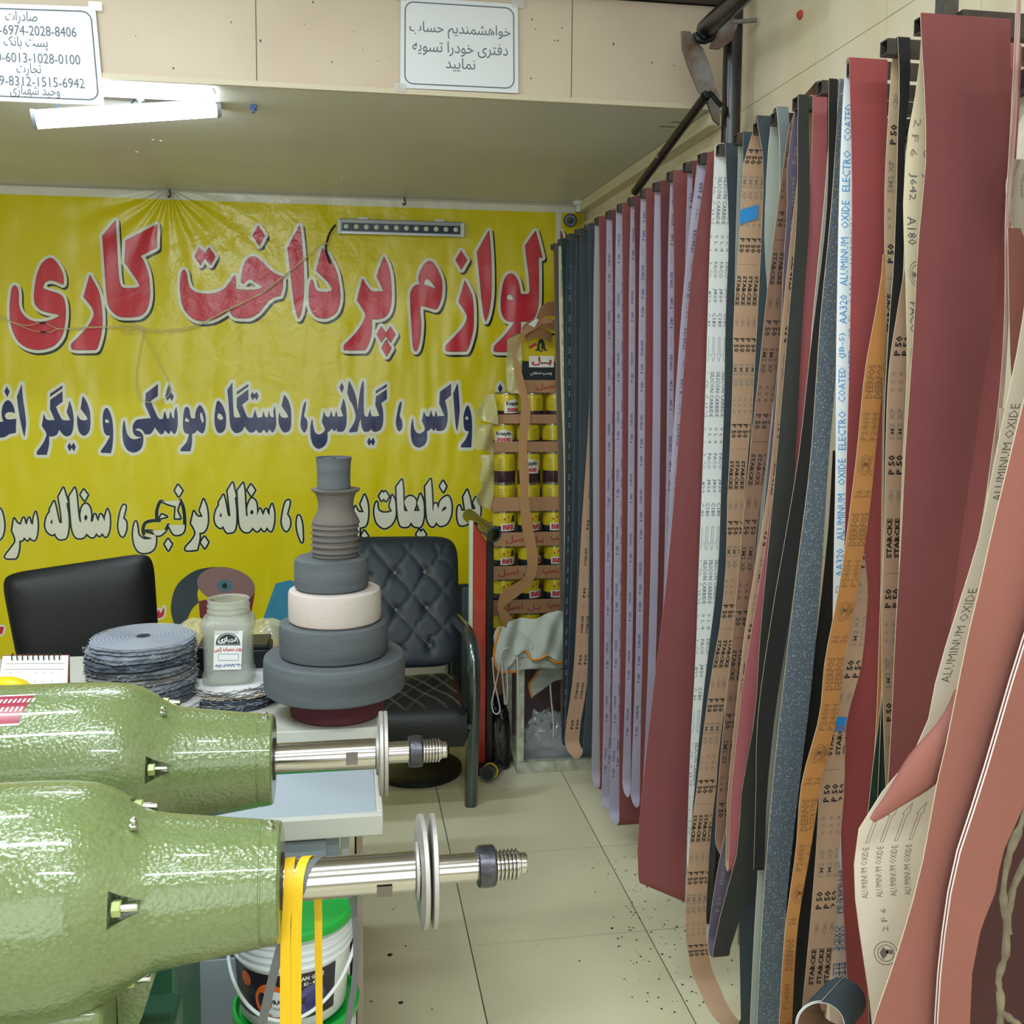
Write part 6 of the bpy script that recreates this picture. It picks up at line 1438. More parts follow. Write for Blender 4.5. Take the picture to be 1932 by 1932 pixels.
# ---- tufted visitor chair
t = thing('tufted_chair', (.20, 3.6, 0), 'black diamond tufted leather chair with grey tube frame by the banner', 'chair')
def ch(px, py, Y): return at(px, py, Y=Y)
TL, TR, BR, BL = ch(636, 1016, 3.86), ch(866, 1014, 3.86), ch(868, 1262, 3.66), ch(640, 1270, 3.66)
buttons = [(745, 1084), (805, 1079), (746, 1155), (805, 1152), (688, 1085), (812, 1225), (752, 1230), (688, 1160)]
UB = []
def uv_of(px, py):
    # invert the bilinear map roughly on the panel
    u = (px - 636) / (867 - 636); v = 1 - (py - 1015) / (1266 - 1015); return u, v
UB = [uv_of(*b) for b in buttons]
vs = []; fs = []; nx = nz = 72
def Pb(u, v):
    cx, cy = u*2-1, v*2-1; m = max(abs(cx), abs(cy)); l = (abs(cx)**7 + abs(cy)**7)**(1/7) if m > 1e-6 else 1
    f = (m/l) if m > 1e-6 else 1; cx *= f; cy *= f; uu, vv = (cx+1)/2, (cy+1)/2
    return (BL*(1-uu) + BR*uu)*(1-vv) + (TL*(1-uu) + TR*uu)*vv, m
segs = []
dia = [((640, 1100), (700, 1022)), ((676, 1175), (780, 1030)), ((700, 1225), (846, 1030)), ((752, 1230), (862, 1085)), ((806, 1226), (866, 1150)),
       ((700, 1030), (745, 1084)), ((745, 1084), (805, 1152)), ((805, 1152), (860, 1215)), ((760, 1030), (805, 1079)), ((805, 1079), (862, 1150)), ((688, 1085), (746, 1155)), ((746, 1155), (812, 1225)), ((650, 1120), (688, 1160)), ((688, 1160), (752, 1230)), ((820, 1030), (862, 1085))]
SG = [(uv_of(*a), uv_of(*b)) for a, b in dia]
def dseg(u, v, s):
    (x0, y0), (x1, y1) = s; dx, dy = x1-x0, y1-y0; t_ = max(0, min(1, ((u-x0)*dx + (v-y0)*dy)/(dx*dx+dy*dy))); return math.hypot(u-x0-t_*dx, v-y0-t_*dy)
for side in (0, 1):
    for j in range(nz+1):
        for i in range(nx+1):
            u, v = i/nx, j/nz; p, m = Pb(u, v); e = math.sqrt(max(0, 1 - m**8)); off = 0
            if side == 0:
                for b in UB: off += .011*math.exp(-(math.hypot(u-b[0], v-b[1])/.045)**2)
                d = min(dseg(u, v, s) for s in SG); off += .0032*math.exp(-(d/.020)**2)
            vs.append(p + Vector((0, .035 - .040*e*(1 if side == 0 else -1) + min(off, .024), 0)))
B = (nx+1)**2
for j in range(nz):
    for i in range(nx):
        a = j*(nx+1)+i; fs.append((a, a+1, a+nx+2, a+nx+1)); fs.append((B+a, B+a+nx+1, B+a+nx+2, B+a+1))
back = wparent(MB().add(vs, fs).build('backrest', m_leag, smooth=70), t)
def bp(px, py, o=-.006):
    u, v = uv_of(px, py); p, m = Pb(u, v); return p + Vector((0, .035 - .040*math.sqrt(max(0, 1-m**8)) + o, 0))
for b in buttons:
    c = bp(*b, o=.012); wparent(MB().lathe([(.0085, .004), (.0080, -.002), (.005, -.006), (0, -.0075)], Matrix.Translation(c) @ Matrix.Rotation(-PI/2, 4, 'X'), 14).build('button', mat('button_grey', '#7c8890', .2, metal=.5)), t)
st = MB()
for (a, b) in dia[:5] + dia[5:]:
    for o in (-3, 3):
        P0 = [(a[0] + (b[0]-a[0])*k/8 + o*.6, a[1] + (b[1]-a[1])*k/8 + o*.3) for k in range(9)]
        st.tube([bp(x, y, o=.0035) for x, y in P0], .0007, 4, smooth=1)
for off in (10, 15):
    st.tube([bp(x, y, o=.004) for x, y in ((700, 1030+off), (760, 1022+off), (815, 1022+off), (850-off, 1045), (860-off, 1090), (862-off, 1150), (860-off, 1220), (845-off, 1250))], .0007, 4)
wparent(st.build('stitching', m_stitch, smooth=0), t)
# seat
S4 = [ch(640, 1268, 3.72), ch(862, 1262, 3.72), ch(880, 1334, 3.30), ch(640, 1338, 3.30)]
vs = []; fs = []; n = 22
rt = [((0, 0), (1, 1)), ]
for j in range(n+1):
    for i in range(n+1):
        u, v = i/n, j/n; p = (S4[0]*(1-u) + S4[1]*u)*(1-v) + (S4[3]*(1-u) + S4[2]*u)*v
        m = max(abs(2*u-1), abs(2*v-1)); p.z += -.030*m**8 + .004*math.sin(u*PI*3)*math.sin(v*PI*3); vs.append(p)
for j in range(n):
    for i in range(n): a = j*(n+1)+i; fs.append((a, a+n+1, a+n+2, a+1))
k0 = len(vs)
rim = [j*(n+1)+n for j in range(n+1)] + [n*(n+1)+i for i in range(n-1, -1, -1)] + [j*(n+1) for j in range(n-1, -1, -1)] + list(range(1, n))
for lv, (dz, ins) in enumerate(((-.035, .006), (-.075, .004), (-.11, -.01))):
    for r_ in rim:
        p = Vector(vs[r_]); c = (S4[0]+S4[1]+S4[2]+S4[3])/4; d = Vector((p.x-c.x, p.y-c.y, 0)).normalized(); vs.append(p + Vector((0, 0, dz)) + d*ins)
L_ = len(rim)
for i in range(L_):
    q_ = (i+1) % L_; fs.append((rim[i], rim[q_], k0+q_, k0+i))
    for lv in range(2): fs.append((k0+lv*L_+i, k0+lv*L_+q_, k0+(lv+1)*L_+q_, k0+(lv+1)*L_+i))
fs.append(tuple(k0+2*L_+i for i in range(L_)))
mb = MB().add(vs, fs); bmx = mb.build('seat', mat('seat_leather', '#15191b', .42, bump=.3, bscale=200, ), smooth=60); wparent(bmx, t)
bm = bmesh.new(); bm.from_mesh(bmx.data); bmesh.ops.recalc_face_normals(bm, faces=bm.faces); bm.to_mesh(bmx.data); bm.free()
st = MB()
def sp(u, v): 
    p = (S4[0]*(1-u) + S4[1]*u)*(1-v) + (S4[3]*(1-u) + S4[2]*u)*v; p.z += -.030*max(abs(2*u-1), abs(2*v-1))**8 + .004*math.sin(u*PI*3)*math.sin(v*PI*3) + .0012; return p
for ph in (0, 1):
    for k in range(-3, 7):
        for o in (0, .018):
            pts = []
            for j in range(25):
                v = j/24; u = (k*.17 + (v if ph == 0 else -v)*.5 + o)
                if .03 < u < .97: pts.append(sp(u, .05 + v*.9))
            if len(pts) > 2: st.tube(pts, .0007, 4, smooth=1)
wparent(st.build('stitching', m_stitch, smooth=0), t)
# frame: a bent tube each side, front leg up and over to the back
for sx, xo in ((0, 0), (1, -.50)):
    pts = [Vector((.433+xo, 3.44, .0)), Vector((.436+xo, 3.43, .20)), Vector((.440+xo, 3.42, .42)), Vector((.440+xo, 3.45, .545)), Vector((.432+xo, 3.53, .595)), Vector((.420+xo, 3.64, .600)), Vector((.410+xo, 3.72, .60))]
    wparent(MB().tube(pts, .0225, 16).build('leg', m_tubeg, smooth=60), t)
    wparent(MB().tube([(.395+xo*.92, 3.74, .60), (.39+xo*.92, 3.76, .42), (.39+xo*.92, 3.84, .2), (.39+xo*.92, 3.90, .0)], .0125, 12).build('leg', m_tubeg, smooth=60), t)
    wparent(MB().tube([(.425+xo*.96, 3.40, .30), (.40+xo*.96, 3.55, .285), (.39+xo*.96, 3.78, .30)], .010, 10).build('side_bar', m_tubeg, smooth=60), t)
wparent(MB().tube([(.43, 3.43, .285), (.18, 3.43, .285), (-.06, 3.43, .285)], .0125, 12).build('cross_bar', m_tubeg, smooth=60), t)
wparent(MB().box(-.02, .385, 3.40, 3.46, .275, .300).build('seat_rail', mat('chair_black', '#17191b', .5)), t)
wparent(MB().cyl((.385, 3.425, .262), (.412, 3.425, .262), .012, n=10).build('clamp_bolt', m_zn), t)
wparent(lump(.12, 3.62, .0, .12, .10, .07, 12, .1).build('floor_glide', mat('chair_black', '#17191b')), t) if False else None
# dark board leaning behind the tufted chair
p0, p1 = at(842, 1104, Y=4.40), at(890, 1104, Y=4.40)
t = thing('dark_board', (p0.x, 4.40, 0), 'dark grey board leaning on the wall behind the tufted chair', 'board')
wparent(MB().box(p0.x, p1.x, 4.40, 4.42, 0, p0.z).build('panel', mat('board_dark', '#2b3438', .5, vary=.2, vscale=5)), t)
wparent(MB().box(at(872, 1150, Y=4.38).x, at(887, 1150, Y=4.38).x, 4.385, 4.40, .02, p0.z - .01).build('edge_strip', mat('board_teal', '#4d6470', .5)), t)
# round black base of the chair next to it, under the seat
t = thing('swivel_base', (at(790, 1460, Y=3.72).x, 3.78, 0), 'black round chair base standing in the shadow under the tufted chair', 'chair base')
wparent(MB().lathe([(.0, .06), (.03, .058), (.05, .045), (.15, .028), (.17, .018), (.17, 0)], Matrix.Translation((at(790, 1460, Y=3.72).x, 3.78, 0)), 40).build('disc', mat('black_plastic', '#14171b')), t)

# ================================================================ RED AND BLACK STAND
YR = 3.74
def rp(px, py, Y=YR): return at(px, py, Y=Y)
t = thing('folding_stand', (rp(910, 1450).x, YR, 0), 'upright red panelled stand with black post and tube handles beside the tufted chair', 'stand')
a = rp(893, 1000); b_ = rp(917, 1024)
xl, xr = rp(892, 1200).x, rp(917, 1200).x
mb = MB(); zt0, zt1 = rp(893, 985).z, rp(917, 1022).z
mb.add([(xl, YR, .03), (xr, YR, .03), (xr, YR, zt1), (xl, YR, zt0), (xl, YR+.02, .03), (xr, YR+.02, .03), (xr, YR+.02, zt1), (xl, YR+.02, zt0)], [(0, 1, 2, 3), (7, 6, 5, 4), (0, 4, 5, 1), (1, 5, 6, 2), (2, 6, 7, 3), (3, 7, 4, 0)])
wparent(mb.build('red_panel', mat('red_lacquer', '#9c2420', .3, coat=.4, col2='#b5402a', vscale=3), bevel=.002), t)
wparent(MB().box(rp(885, 1100).x, xl - .0005, YR-.002, YR+.018, .48, zt0+.005).build('edge_trim', mat('trim_pale', '#c2c9b5', .4), bevel=.001), t)
wparent(MB().box(rp(917.5, 1200).x, rp(930, 1200).x, YR-.012, YR+.014, .03, zt1+.01).build('post', mat('stand_black', '#141312', .45), bevel=.003), t)
c0, c1 = rp(932, 1009, YR-.10), rp(884, 972, YR+.13)
mt_ = mat('chrome_tube', '#8d8a70', .12, metal=1.0)
wparent(MB().cyl(c1, c0, .0255, n=32).build('handle_tube', mt_), t)
d_ = (c0-c1).normalized(); Mq = Matrix.Translation(c0) @ d_.to_track_quat('Z', 'Y').to_matrix().to_4x4()
wparent(MB().lathe([(.026, -.012), (.0285, -.010), (.0285, .003), (.0235, .003), (.0225, -.02), (0, -.02)], Mq, 32, cap=False).build('end_cap', mat('cap_rubber', '#35434a', .35)), t)
c0, c1 = rp(919, 1459, YR-.14), rp(945, 1440, YR+.05)
wparent(MB().cyl(c1, c0, .0260, n=32).build('foot_tube', mat('foot_black', '#1b1d1f', .35)), t)
d_ = (c0-c1).normalized(); Mq = Matrix.Translation(c0) @ d_.to_track_quat('Z', 'Y').to_matrix().to_4x4()
wparent(MB().lathe([(.026, -.012), (.0285, -.010), (.0285, .003), (.0235, .003), (.0225, -.02), (0, -.02)], Mq, 32, cap=False).build('end_cap', mat('cap_rubber', '#35434a')), t)
wparent(MB().lathe([(.0262, -.050), (.030, -.050), (.030, -.044), (.0262, -.044)], Mq, 32).build('yellow_ring', mat('ring_yellow', '#cdb41c', .4)), t)
bx_ = rp(922, 1300).x
wparent(MB().box(bx_-.05, bx_+.0, YR-.05, YR+.09, 0, .03).build('base', mat('stand_black', '#141312'), bevel=.004), t)

# ================================================================ STOOL, APRONS AND WHAT IS UNDER THEM
m_stool = mat('chipped_paint', '#c3c9ba', .5, col2='#9a9a86', vscale=30, bump=.4, bscale=90)
xs0, xs1, ys0, ys1 = .640, .985, 3.69, 4.00
t = thing('white_stool', ((xs0+xs1)/2, 3.85, 0), 'chipped white wooden stool frame in the corner under the aprons', 'stool')
ztp = at(970, 1244, Y=3.69).z
wparent(MB().box(xs0, xs1, ys0, ys0+.035, ztp-.042, ztp).build('top_rail', m_stool, bevel=.002), t)
wparent(MB().box(xs0, xs1, ys1-.035, ys1, ztp-.042, ztp).build('top_rail', m_stool, bevel=.002), t)
wparent(MB().box(xs0, xs0+.035, ys0+.0352, ys1-.0352, ztp-.042, ztp).build('top_rail', m_stool, bevel=.002), t)
wparent(MB().box(xs0+.0352, xs1, ys0+.0352, ys1-.0352, ztp-.012, ztp-.002).build('seat_board', m_stool, bevel=.002), t)
for x in (xs0, xs1-.028):
    for y in (ys0, ys1-.028): wparent(MB().box(x, x+.028, y, y+.028, .042, ztp-.0425).build('leg', m_stool, bevel=.0015), t)
for (x0, x1, y0, y1) in ((xs0, xs1, ys0, ys0+.032), (xs0, xs1, ys1-.032, ys1), (xs0, xs0+.03, ys0+.0325, ys1-.0325), (xs1-.03, xs1, ys0+.0325, ys1-.0325)):
    wparent(MB().box(x0, x1, y0, y1, 0, .0415).build('bottom_rail', m_stool, bevel=.002), t)
tz = .0418
b = at(1110, 1420, Y=3.75)
mb = MB().add([(b.x-.06, 3.72, tz), (b.x+.01, 3.72, tz), (b.x+.01, 3.72, tz+.06), (b.x-.06, 3.75, tz), (b.x+.01, 3.75, tz), (b.x+.01, 3.75, tz+.06)], [(0, 1, 2), (5, 4, 3), (0, 3, 4, 1), (1, 4, 5, 2), (2, 5, 3, 0)])
wparent(mb.build('corner_block', m_stool, smooth=0), t)
# aprons
m_ap = mat('apron_cloth', '#a9b0a8', .85, bump=.5, bscale=60, vary=.1, vscale=5); m_hem = mat('orange_hem', '#c9812a', .8); m_str = mat('white_string', '#c4bfc4', .8)
def cloth(outline, Y, seed, mt, name, parent, amp=.012, lean=0.0, thick=.004):
    """drape cut to an outline in the plane Y, relief from folds"""
    rnd = random.Random(seed); ph = [rnd.uniform(0, 6) for _ in range(6)]
    P = smooth_poly(parse(outline), 4); x0 = min(p[0] for p in P); x1 = max(p[0] for p in P); y0 = min(p[1] for p in P); y1 = max(p[1] for p in P)
    st_ = max(2.5, (x1-x0)/34)
    bm = bmesh.new(); vv = [bm.verts.new((x, y, 0)) for x, y in P]; f = bm.faces.new(vv); bmesh.ops.triangulate(bm, faces=[f])
    x = x0 + st_
    while x < x1: bmesh.ops.bisect_plane(bm, geom=bm.verts[:]+bm.edges[:]+bm.faces[:], plane_co=(x, 0, 0), plane_no=(1, 0, 0)); x += st_
    y = y0 + st_
    while y < y1: bmesh.ops.bisect_plane(bm, geom=bm.verts[:]+bm.edges[:]+bm.faces[:], plane_co=(0, y, 0), plane_no=(0, 1, 0)); y += st_
    def rel(x, y):
        u = (x-x0)/40; v = (y-y0)/40
        return amp*(math.sin(2.2*u+1.1*v+ph[0]) + .6*math.sin(4.1*u-1.7*v+ph[1]) + .4*math.sin(7*u+3*v+ph[2])) + lean*(y-y0)/max(1, (y1-y0))
    def W_(x, y, o=0): p = at(x, y, Y=Y); p.y += rel(x, y) + o; return p
    for v in bm.verts: v.co = W_(v.co.x, v.co.y)
    me = bpy.data.meshes.new(name); bm.normal_update(); bm.to_mesh(me); bm.free(); me.materials.append(mt); me.shade_smooth()
    o = bpy.data.objects.new(name, me); C.objects.link(o); wparent(o, parent)
    s = o.modifiers.new('thickness', 'SOLIDIFY'); s.thickness = thick; s.offset = 0
    return W_, P
t = thing('work_apron', at(1000, 1250, Y=3.66), 'pale grey work apron with orange hem piled on the white stool', 'apron')
W1, P1 = cloth("958,1172* 985,1168 1010,1165 1050,1150* 1062,1152* 1062,1240 1050,1243 1030,1232 1020,1236 1000,1240 985,1222 970,1232 955,1210 952,1190", 3.655, 2, m_ap, 'cloth', t, .014, lean=-.04)
W2, P2 = cloth("940,1180 960,1186 985,1196 1004,1216 996,1238 975,1240 962,1252 948,1266* 936,1262 930,1240 932,1215 930,1195", 3.635, 5, m_ap, 'cloth', t, .012, lean=-.03)
W3, P3 = cloth("960,1246* 980,1240 1004,1238 1030,1246 1050,1252* 1046,1262 1020,1258 990,1262 975,1268* 950,1268*", 3.64, 8, m_ap, 'cloth', t, .006)
def hem(W_, pts, r=.0042): 
    wparent(MB().tube([W_(x, y, -.003) for x, y in pts], r, 7, smooth=3).build('hem', m_hem, smooth=60), t)
hem(W1, [(985, 1221), (992, 1226), (1000, 1238), (1014, 1236), (1028, 1230)]); hem(W1, [(1034, 1238), (1046, 1244), (1060, 1246)])
hem(W2, [(942, 1180), (938, 1192), (933, 1212), (930, 1235), (936, 1258), (948, 1266), (958, 1262)])
hem(W3, [(950, 1267), (962, 1267), (975, 1267)])
t2a = thing('hanging_apron', at(1020, 1300, Y=3.80), 'pale grey apron corner with orange hem hanging inside the stool', 'apron')
W4, P4 = cloth("1018,1262* 1045,1258 1062,1262* 1062,1280 1044,1286 1020,1302 1002,1316* 1000,1300 998,1290 1008,1276", 3.80, 11, m_ap, 'cloth', t2a, .006)
wparent(MB().tube([W4(x, y, -.003) for x, y in ((1016, 1262), (1008, 1276), (999, 1290), (1000, 1302), (1003, 1315))], .0045, 7, smooth=3).build('hem', m_hem, smooth=60), t2a)
Yst = 3.60
t = thing('apron_strings', at(950, 1300, Y=Yst), 'white apron strings dangling in loops beside the stool', 'string')
for pts in ([(958, 1222), (948, 1228), (944, 1245), (938, 1280), (931, 1310), (928, 1330), (932, 1345), (940, 1346), (943, 1335), (938, 1310), (932, 1280), (929, 1240)],
            [(946, 1245), (948, 1275), (951, 1310), (953, 1329), (957, 1318), (957, 1280), (955, 1250)],
            [(976, 1240), (977, 1270), (978, 1330), (979, 1390)]):
    wparent(MB().tube([at(x, y, Y=Yst) for x, y in pts], .0026, 6).build('strand', m_str, smooth=60), t)
wparent(MB().tube([at(x, y, Y=3.78) for x, y in ((1038, 1290), (1040, 1320), (1044, 1360), (1044, 1390), (1041, 1403))], .0036, 7).build('strand', m_str, smooth=60), t)
# under the stool
t = thing('black_bag', (.578, 3.79, 0), 'crumpled black plastic bag on the floor behind the stool leg', 'bag')
wparent(lump(.578, 3.79, .001, .050, .07, .26, 21, .22, rough=1).build('film', mat('black_film', '#0c0d10', .22, bump=.8, bscale=30, coat=.4), smooth=60), t)
t = thing('bubble_wrap', (at(1030, 1410, Y=3.83).x, 3.84, .0), 'crumpled clear bubble wrap lying inside the stool frame', 'packaging')
wparent(lump(at(1028, 1420, Y=3.84).x, 3.845, .003, .110, .080, .17, 33, .3, rough=1.2).build('film', mat('bubble_film', '#b4bac0', .15, alpha=.55, coat=.8, bump=1.0, bscale=55), smooth=50), t)
t = thing('brown_carton', (.83, 4.04, 0), 'dull brown carton standing behind the stool', 'box')
wparent(MB().box(.66, .98, 4.01, 4.075, .0, .44).build('box', mat('carton_dull', '#5d4a48', .8, col2='#75606a', vscale=5), bevel=.003), t)
# ================================================================ CARTON TRAYS OF GLUE CANS IN THE CORNER
YT = 4.10
m_tray = mat('tray_card', '#a9815f', .8, vary=.08, vscale=12, bump=.1, bscale=120); m_tin = mat('tin', '#a6a69c', .25, metal=.9)
m_cy = mat('can_yellow', '#c7b51a', .28, coat=.3); m_cn = mat('can_navy', '#20262e', .3, coat=.3); m_cp = mat('can_plum', '#3d2330', .3, coat=.3)
i_rd = mat('can_red_ink', '#b8283c', .5); i_wt = mat('can_white', '#d9d9d4', .4); i_dk = mat('can_dark_ink', '#1e2a26', .5); i_tr = mat('tray_red_ink', '#9c3a38', .7)
xT0, xT1 = at(929, 1080, Y=YT).x, at(1092, 1080, Y=YT).x
def BELL(fn, s):
    mb = []
    return [fn(x*s, y*s) for x, y in ((-.5, 0), (-.32, .12), (-.26, .55), (-.12, .85), (.12, .85), (.26, .55), (.32, .12), (.5, 0), (.12, 0), (0, -.12), (-.12, 0))]
def can(cx, cy, z, r, h, style, label, face=None, group='yellow glue cans on the carton trays'):
    t = thing('glue_can', (cx, cy, z), label, 'can', group)
    M_ = Matrix.Translation((cx, cy, z)); low = m_cn if style == 'bell' else m_cp; k = .56 if style == 'bell' else .40
    wparent(MB().lathe([(r*.97, 0), (r, .002), (r, h*k)], M_, 32, cap=False).build('lower_band', low, smooth=40), t)
    wparent(MB().lathe([(r, h*k), (r, h*.93), (r*.99, h*.94)], M_, 32, cap=False).build('upper_band', m_cy, smooth=40), t)
    wparent(MB().lathe([(r*.97, h*.94), (r*1.02, h*.955), (r*1.02, h*.985), (r*.96, h), (r*.90, h*.97), (0, h*.97)], M_, 32, cap=False).build('rim', m_tin, smooth=30), t)
    wparent(MB().lathe([(r*1.012, 0), (r*1.012, .0035), (r*.99, .004)], M_, 32).build('base_rim', m_tin, smooth=30), t)
    if face is None: return t
    def fn(x, y, o=.0006, mir=1): a = -PI/2 + face + x/r; return Vector((cx + (r+o)*math.cos(a), cy + (r+o)*math.sin(a), z + y))
    mb = MB()
    if style == 'bell':
        g = 8; x0, x1 = -.5*r, .95*r
        mb.add([fn(x0 + (x1-x0)*i/g, y) for y in (h*.42, h*.64) for i in range(g+1)], [(i, i+1, g+2+i, g+1+i) for i in range(g)], 0)
        put_text(mb, 'BEL', None, None, None, w=1.15*r, h=h*.15, bold=.05, fn=lambda x, y: fn(x + .22*r, y + h*.455, .0011), center=True, mi=1, res=2)
        mb.add(BELL(lambda x, y: fn(x + .62*r, y + h*.69, .0009), h*.22), [tuple(range(11))], 2)
        mb.add([fn(x, y, .0009) for x, y in ((-.25*r, h*.72), (.22*r, h*.80), (.20*r, h*.86), (-.27*r, h*.78))], [(0, 1, 2, 3)], 1)
    elif style == 'hex':
        g = 8; x0, x1 = -.9*r, .75*r; hx = [fn(x, y) for x, y in ((x0, h*.02), (x1, h*.02), (x1, h*.42), (0, h*.60), (x0, h*.42))]
        for i in range(g):
            xa, xb = x0 + (x1-x0)*i/g, x0 + (x1-x0)*(i+1)/g; tp = lambda x: h*(.68 + .12*(1-abs(x-(x0+x1)/2)/((x1-x0)/2)))
            mb.add([fn(xa, h*.32), fn(xb, h*.32), fn(xb, tp(xb)), fn(xa, tp(xa))], [(0, 1, 2, 3)], 0)
        put_text(mb, 'Krazylin', None, None, None, w=1.35*r, h=h*.17, bold=.04, fn=lambda x, y: fn(x + (x0+x1)/2, y + h*.54, .0011), center=True, mi=2, res=2)
        put_text(mb, '3000', None, None, None, w=1.2*r, h=h*.14, bold=.05, fn=lambda x, y: fn(x + (x0+x1)/2, y + h*.36, .0011), center=True, mi=1, res=2)
    else:
        for q_ in range(9):
            y = h*(.34 + .055*q_)
            for xa, xb in ((-.75*r, -.25*r), (.25*r, .78*r)): mb.add([fn(xa, y), fn((xa+xb)/2, y), fn(xb, y), fn(xb, y+.0012), fn((xa+xb)/2, y+.0012), fn(xa, y+.0012)], [(0, 1, 4, 5), (1, 2, 3, 4)], 2)
        mb.add([fn(x, h*.26 + y) for y in (0, .002) for x in (-.7*r, 0, .7*r)], [(0, 1, 4, 3), (1, 2, 5, 4)], 1)
    wparent(mb.build('printed_label', [i_wt, i_rd, i_dk], smooth=40), t)
    return t
# (tray face top y, bottom y, left x, red lettering?, can style, can px height above)
def zt(y): return at(1000, y, Y=YT).z
rows = [(1196, 1222, 929, True, None), (1131, 1157, 929, True, 'bell'), (1067, 1092, 929, True, 'bell'), (1004, 1030, 930, True, 'bell'), (938, 964, 929, False, 'plain'), (833, 853, 928, False, 'mixed'), (782, 799, 935, False, 'hex'), (717, 741, 983, True, 'hexa')]
ords2 = ['lowest', 'second lowest', 'third lowest', 'fourth lowest', 'fifth', 'third highest', 'second highest', 'topmost']
zprev = None
pos = ['left', 'middle', 'right']
TR_ = []
for k, (y0, y1, xl_, red, st_) in enumerate(rows):
    z1, z0 = zt(y0), zt(y1); x0 = at(xl_, y0, Y=YT).x
    TR_.append((x0, z0, z1, red, st_))
# supports: the stack runs down to the floor
t = thing('carton_stack_base', ((xT0+xT1)/2, 4.25, 0), 'brown cartons under the glue can trays, behind the stool', 'box')
wparent(MB().box(xT0+.01, xT1, YT+.005, 4.40, 0, TR_[0][1]-.001).build('carton', m_tray, bevel=.003), t)
for k, (x0, z0, z1, red, st_) in enumerate(TR_):
    x1 = xT1; yb = 4.39; w = .003
    t = thing('carton_tray', ((x0+x1)/2, 4.25, z0), '%s brown carton tray of the glue can stack' % ords2[k] + (' with red Persian words' if red else ', plain front'), 'tray', 'carton trays of glue cans')
    mb = MB().box(x0, x1, YT, YT+w, z0, z1)
    wparent(mb.build('front_side', m_tray, smooth=0), t)
    wparent(MB().box(x0, x0+w, YT+w+.0002, yb-w-.0002, z0, z1).build('left_side', m_tray, smooth=0), t)
    wparent(MB().box(x1-w, x1, YT+w+.0002, yb-w-.0002, z0, z1).build('right_side', m_tray, smooth=0), t)
    wparent(MB().box(x0, x1, yb-w, yb, z0, z1).build('back_side', m_tray, smooth=0), t)
    wparent(MB().box(x0+w+.0002, x1-w-.0002, YT+w+.0002, yb-w-.0002, z0, z0+.002).build('bottom', m_tray, smooth=0), t)
    if red:
        mb = MB(); hh = (z1-z0)*.62
        fn_ = lambda ox: (lambda x, y: Vector((ox + x, YT-.0008, z0 + (z1-z0)*.16 + y)))
        dx = [.0, .012, -.008, .022, 0, 0, 0, .03][k]
        put_text(mb, 'اصل', None, None, None, w=.085, h=hh, bold=.02, fn=fn_(x0+.075+dx), center=True, res=2)
        if k < 7: put_text(mb, 'بـل', None, None, None, w=.055, h=hh*.9, bold=.02, fn=fn_(x0+.165+dx), center=True, res=2); put_text(mb, 'چسب', None, None, None, w=.08, h=hh*.9, bold=.02, fn=fn_(x0+.262+dx), center=True, res=2)
        wparent(mb.build('red_lettering', i_tr, smooth=0), t)
    # cans standing in this tray, reaching up to the next one
    nz = TR_[k+1][1] if k+1 < len(TR_) else None
    if nz is None: continue
    st2 = TR_[k+1][4]; hz = nz - (z0 + .0022) - .0006
    if hz > .20:   # two layers of cans
        layers = [(z0 + .0023, hz*.46), (z0 + .0023 + hz*.462, hz*.536)]
    else: layers = [(z0 + .0023, hz)]
    for li, (zc_, hc) in enumerate(layers):
        r = .0485; nC = 3; xs_ = [x0 + .006 + r + i*(2*r + .010 + (.004 if k < 3 else 0)) for i in range(nC)]
        for i, cx in enumerate(xs_):
            if cx + r > x1 - .004: continue
            style = {'bell': 'bell', 'hex': ('hex', 'plain', 'plain')[i], 'hexa': ('hex', 'plain', 'plain')[i], 'plain': 'bell', 'mixed': ('plain', 'hex', 'plain')[i]}[st2 or 'bell']
            if st2 == 'mixed' and li == 0: style = 'plain'
            if st2 == 'plain': style = ('bell', 'bell', 'bell')[i]
            face = {0: .10, 1: .35 if style == 'bell' else -.1, 2: -.05}[i] if style != 'hex' else (.55 if (st2 == 'hexa') else .0)
            lay_ = (' lower layer' if li == 0 else ' upper layer') if len(layers) > 1 else ''
            can(cx, YT + .006 + r, zc_, r, hc, style, 'yellow glue can, %s in the %s tray%s' % (pos[i], ords2[k], lay_), face)
            can(cx, YT + .012 + 3*r, zc_, r, hc, style, 'yellow glue can of the hidden rear row behind the front cans', None, 'rear row of glue cans') if k in (3,) and False else None
# tall tin on top
x0, z0, z1 = TR_[7][0], TR_[7][1], TR_[7][2]
xa, xb = at(966, 680, Y=YT+.01).x, at(1062, 680, Y=YT+.01).x; zb2 = z0 + .0022; ztop_ = at(1000, 630, Y=YT).z
t = thing('glue_tin', ((xa+xb)/2, 4.2, zb2), 'big rectangular yellow glue tin with bell emblem on top of the trays', 'tin')
xa2 = max(xa, x0+.004)
zm = at(1000, 682, Y=YT).z
wparent(MB().box(xa2, xb, YT+.0035, 4.30, zm, ztop_).build('upper_body', m_cy, bevel=.006), t)
wparent(MB().box(xa2, xb, YT+.0035, 4.30, zb2, zm-.0002).build('lower_body', m_cn, bevel=.002), t)
wparent(MB().box(xa2-.002, xb+.002, YT+.0015, 4.302, ztop_-.004, ztop_+.004).build('top_rim', mat('rim_plum', '#3a1f24', .35, metal=.4), bevel=.001), t)
wparent(MB().lathe([(.028, 0), (.028, .012), (.024, .014), (.024, .022), (.0, .024)], Matrix.Translation(((xa+xb)/2+.01, 4.16, ztop_+.004)), 24).build('cap', m_cy), t)
def T(x, y, o=.0): p = at(x, y, Y=YT+.0028); p.y -= o; return p
mb = MB()
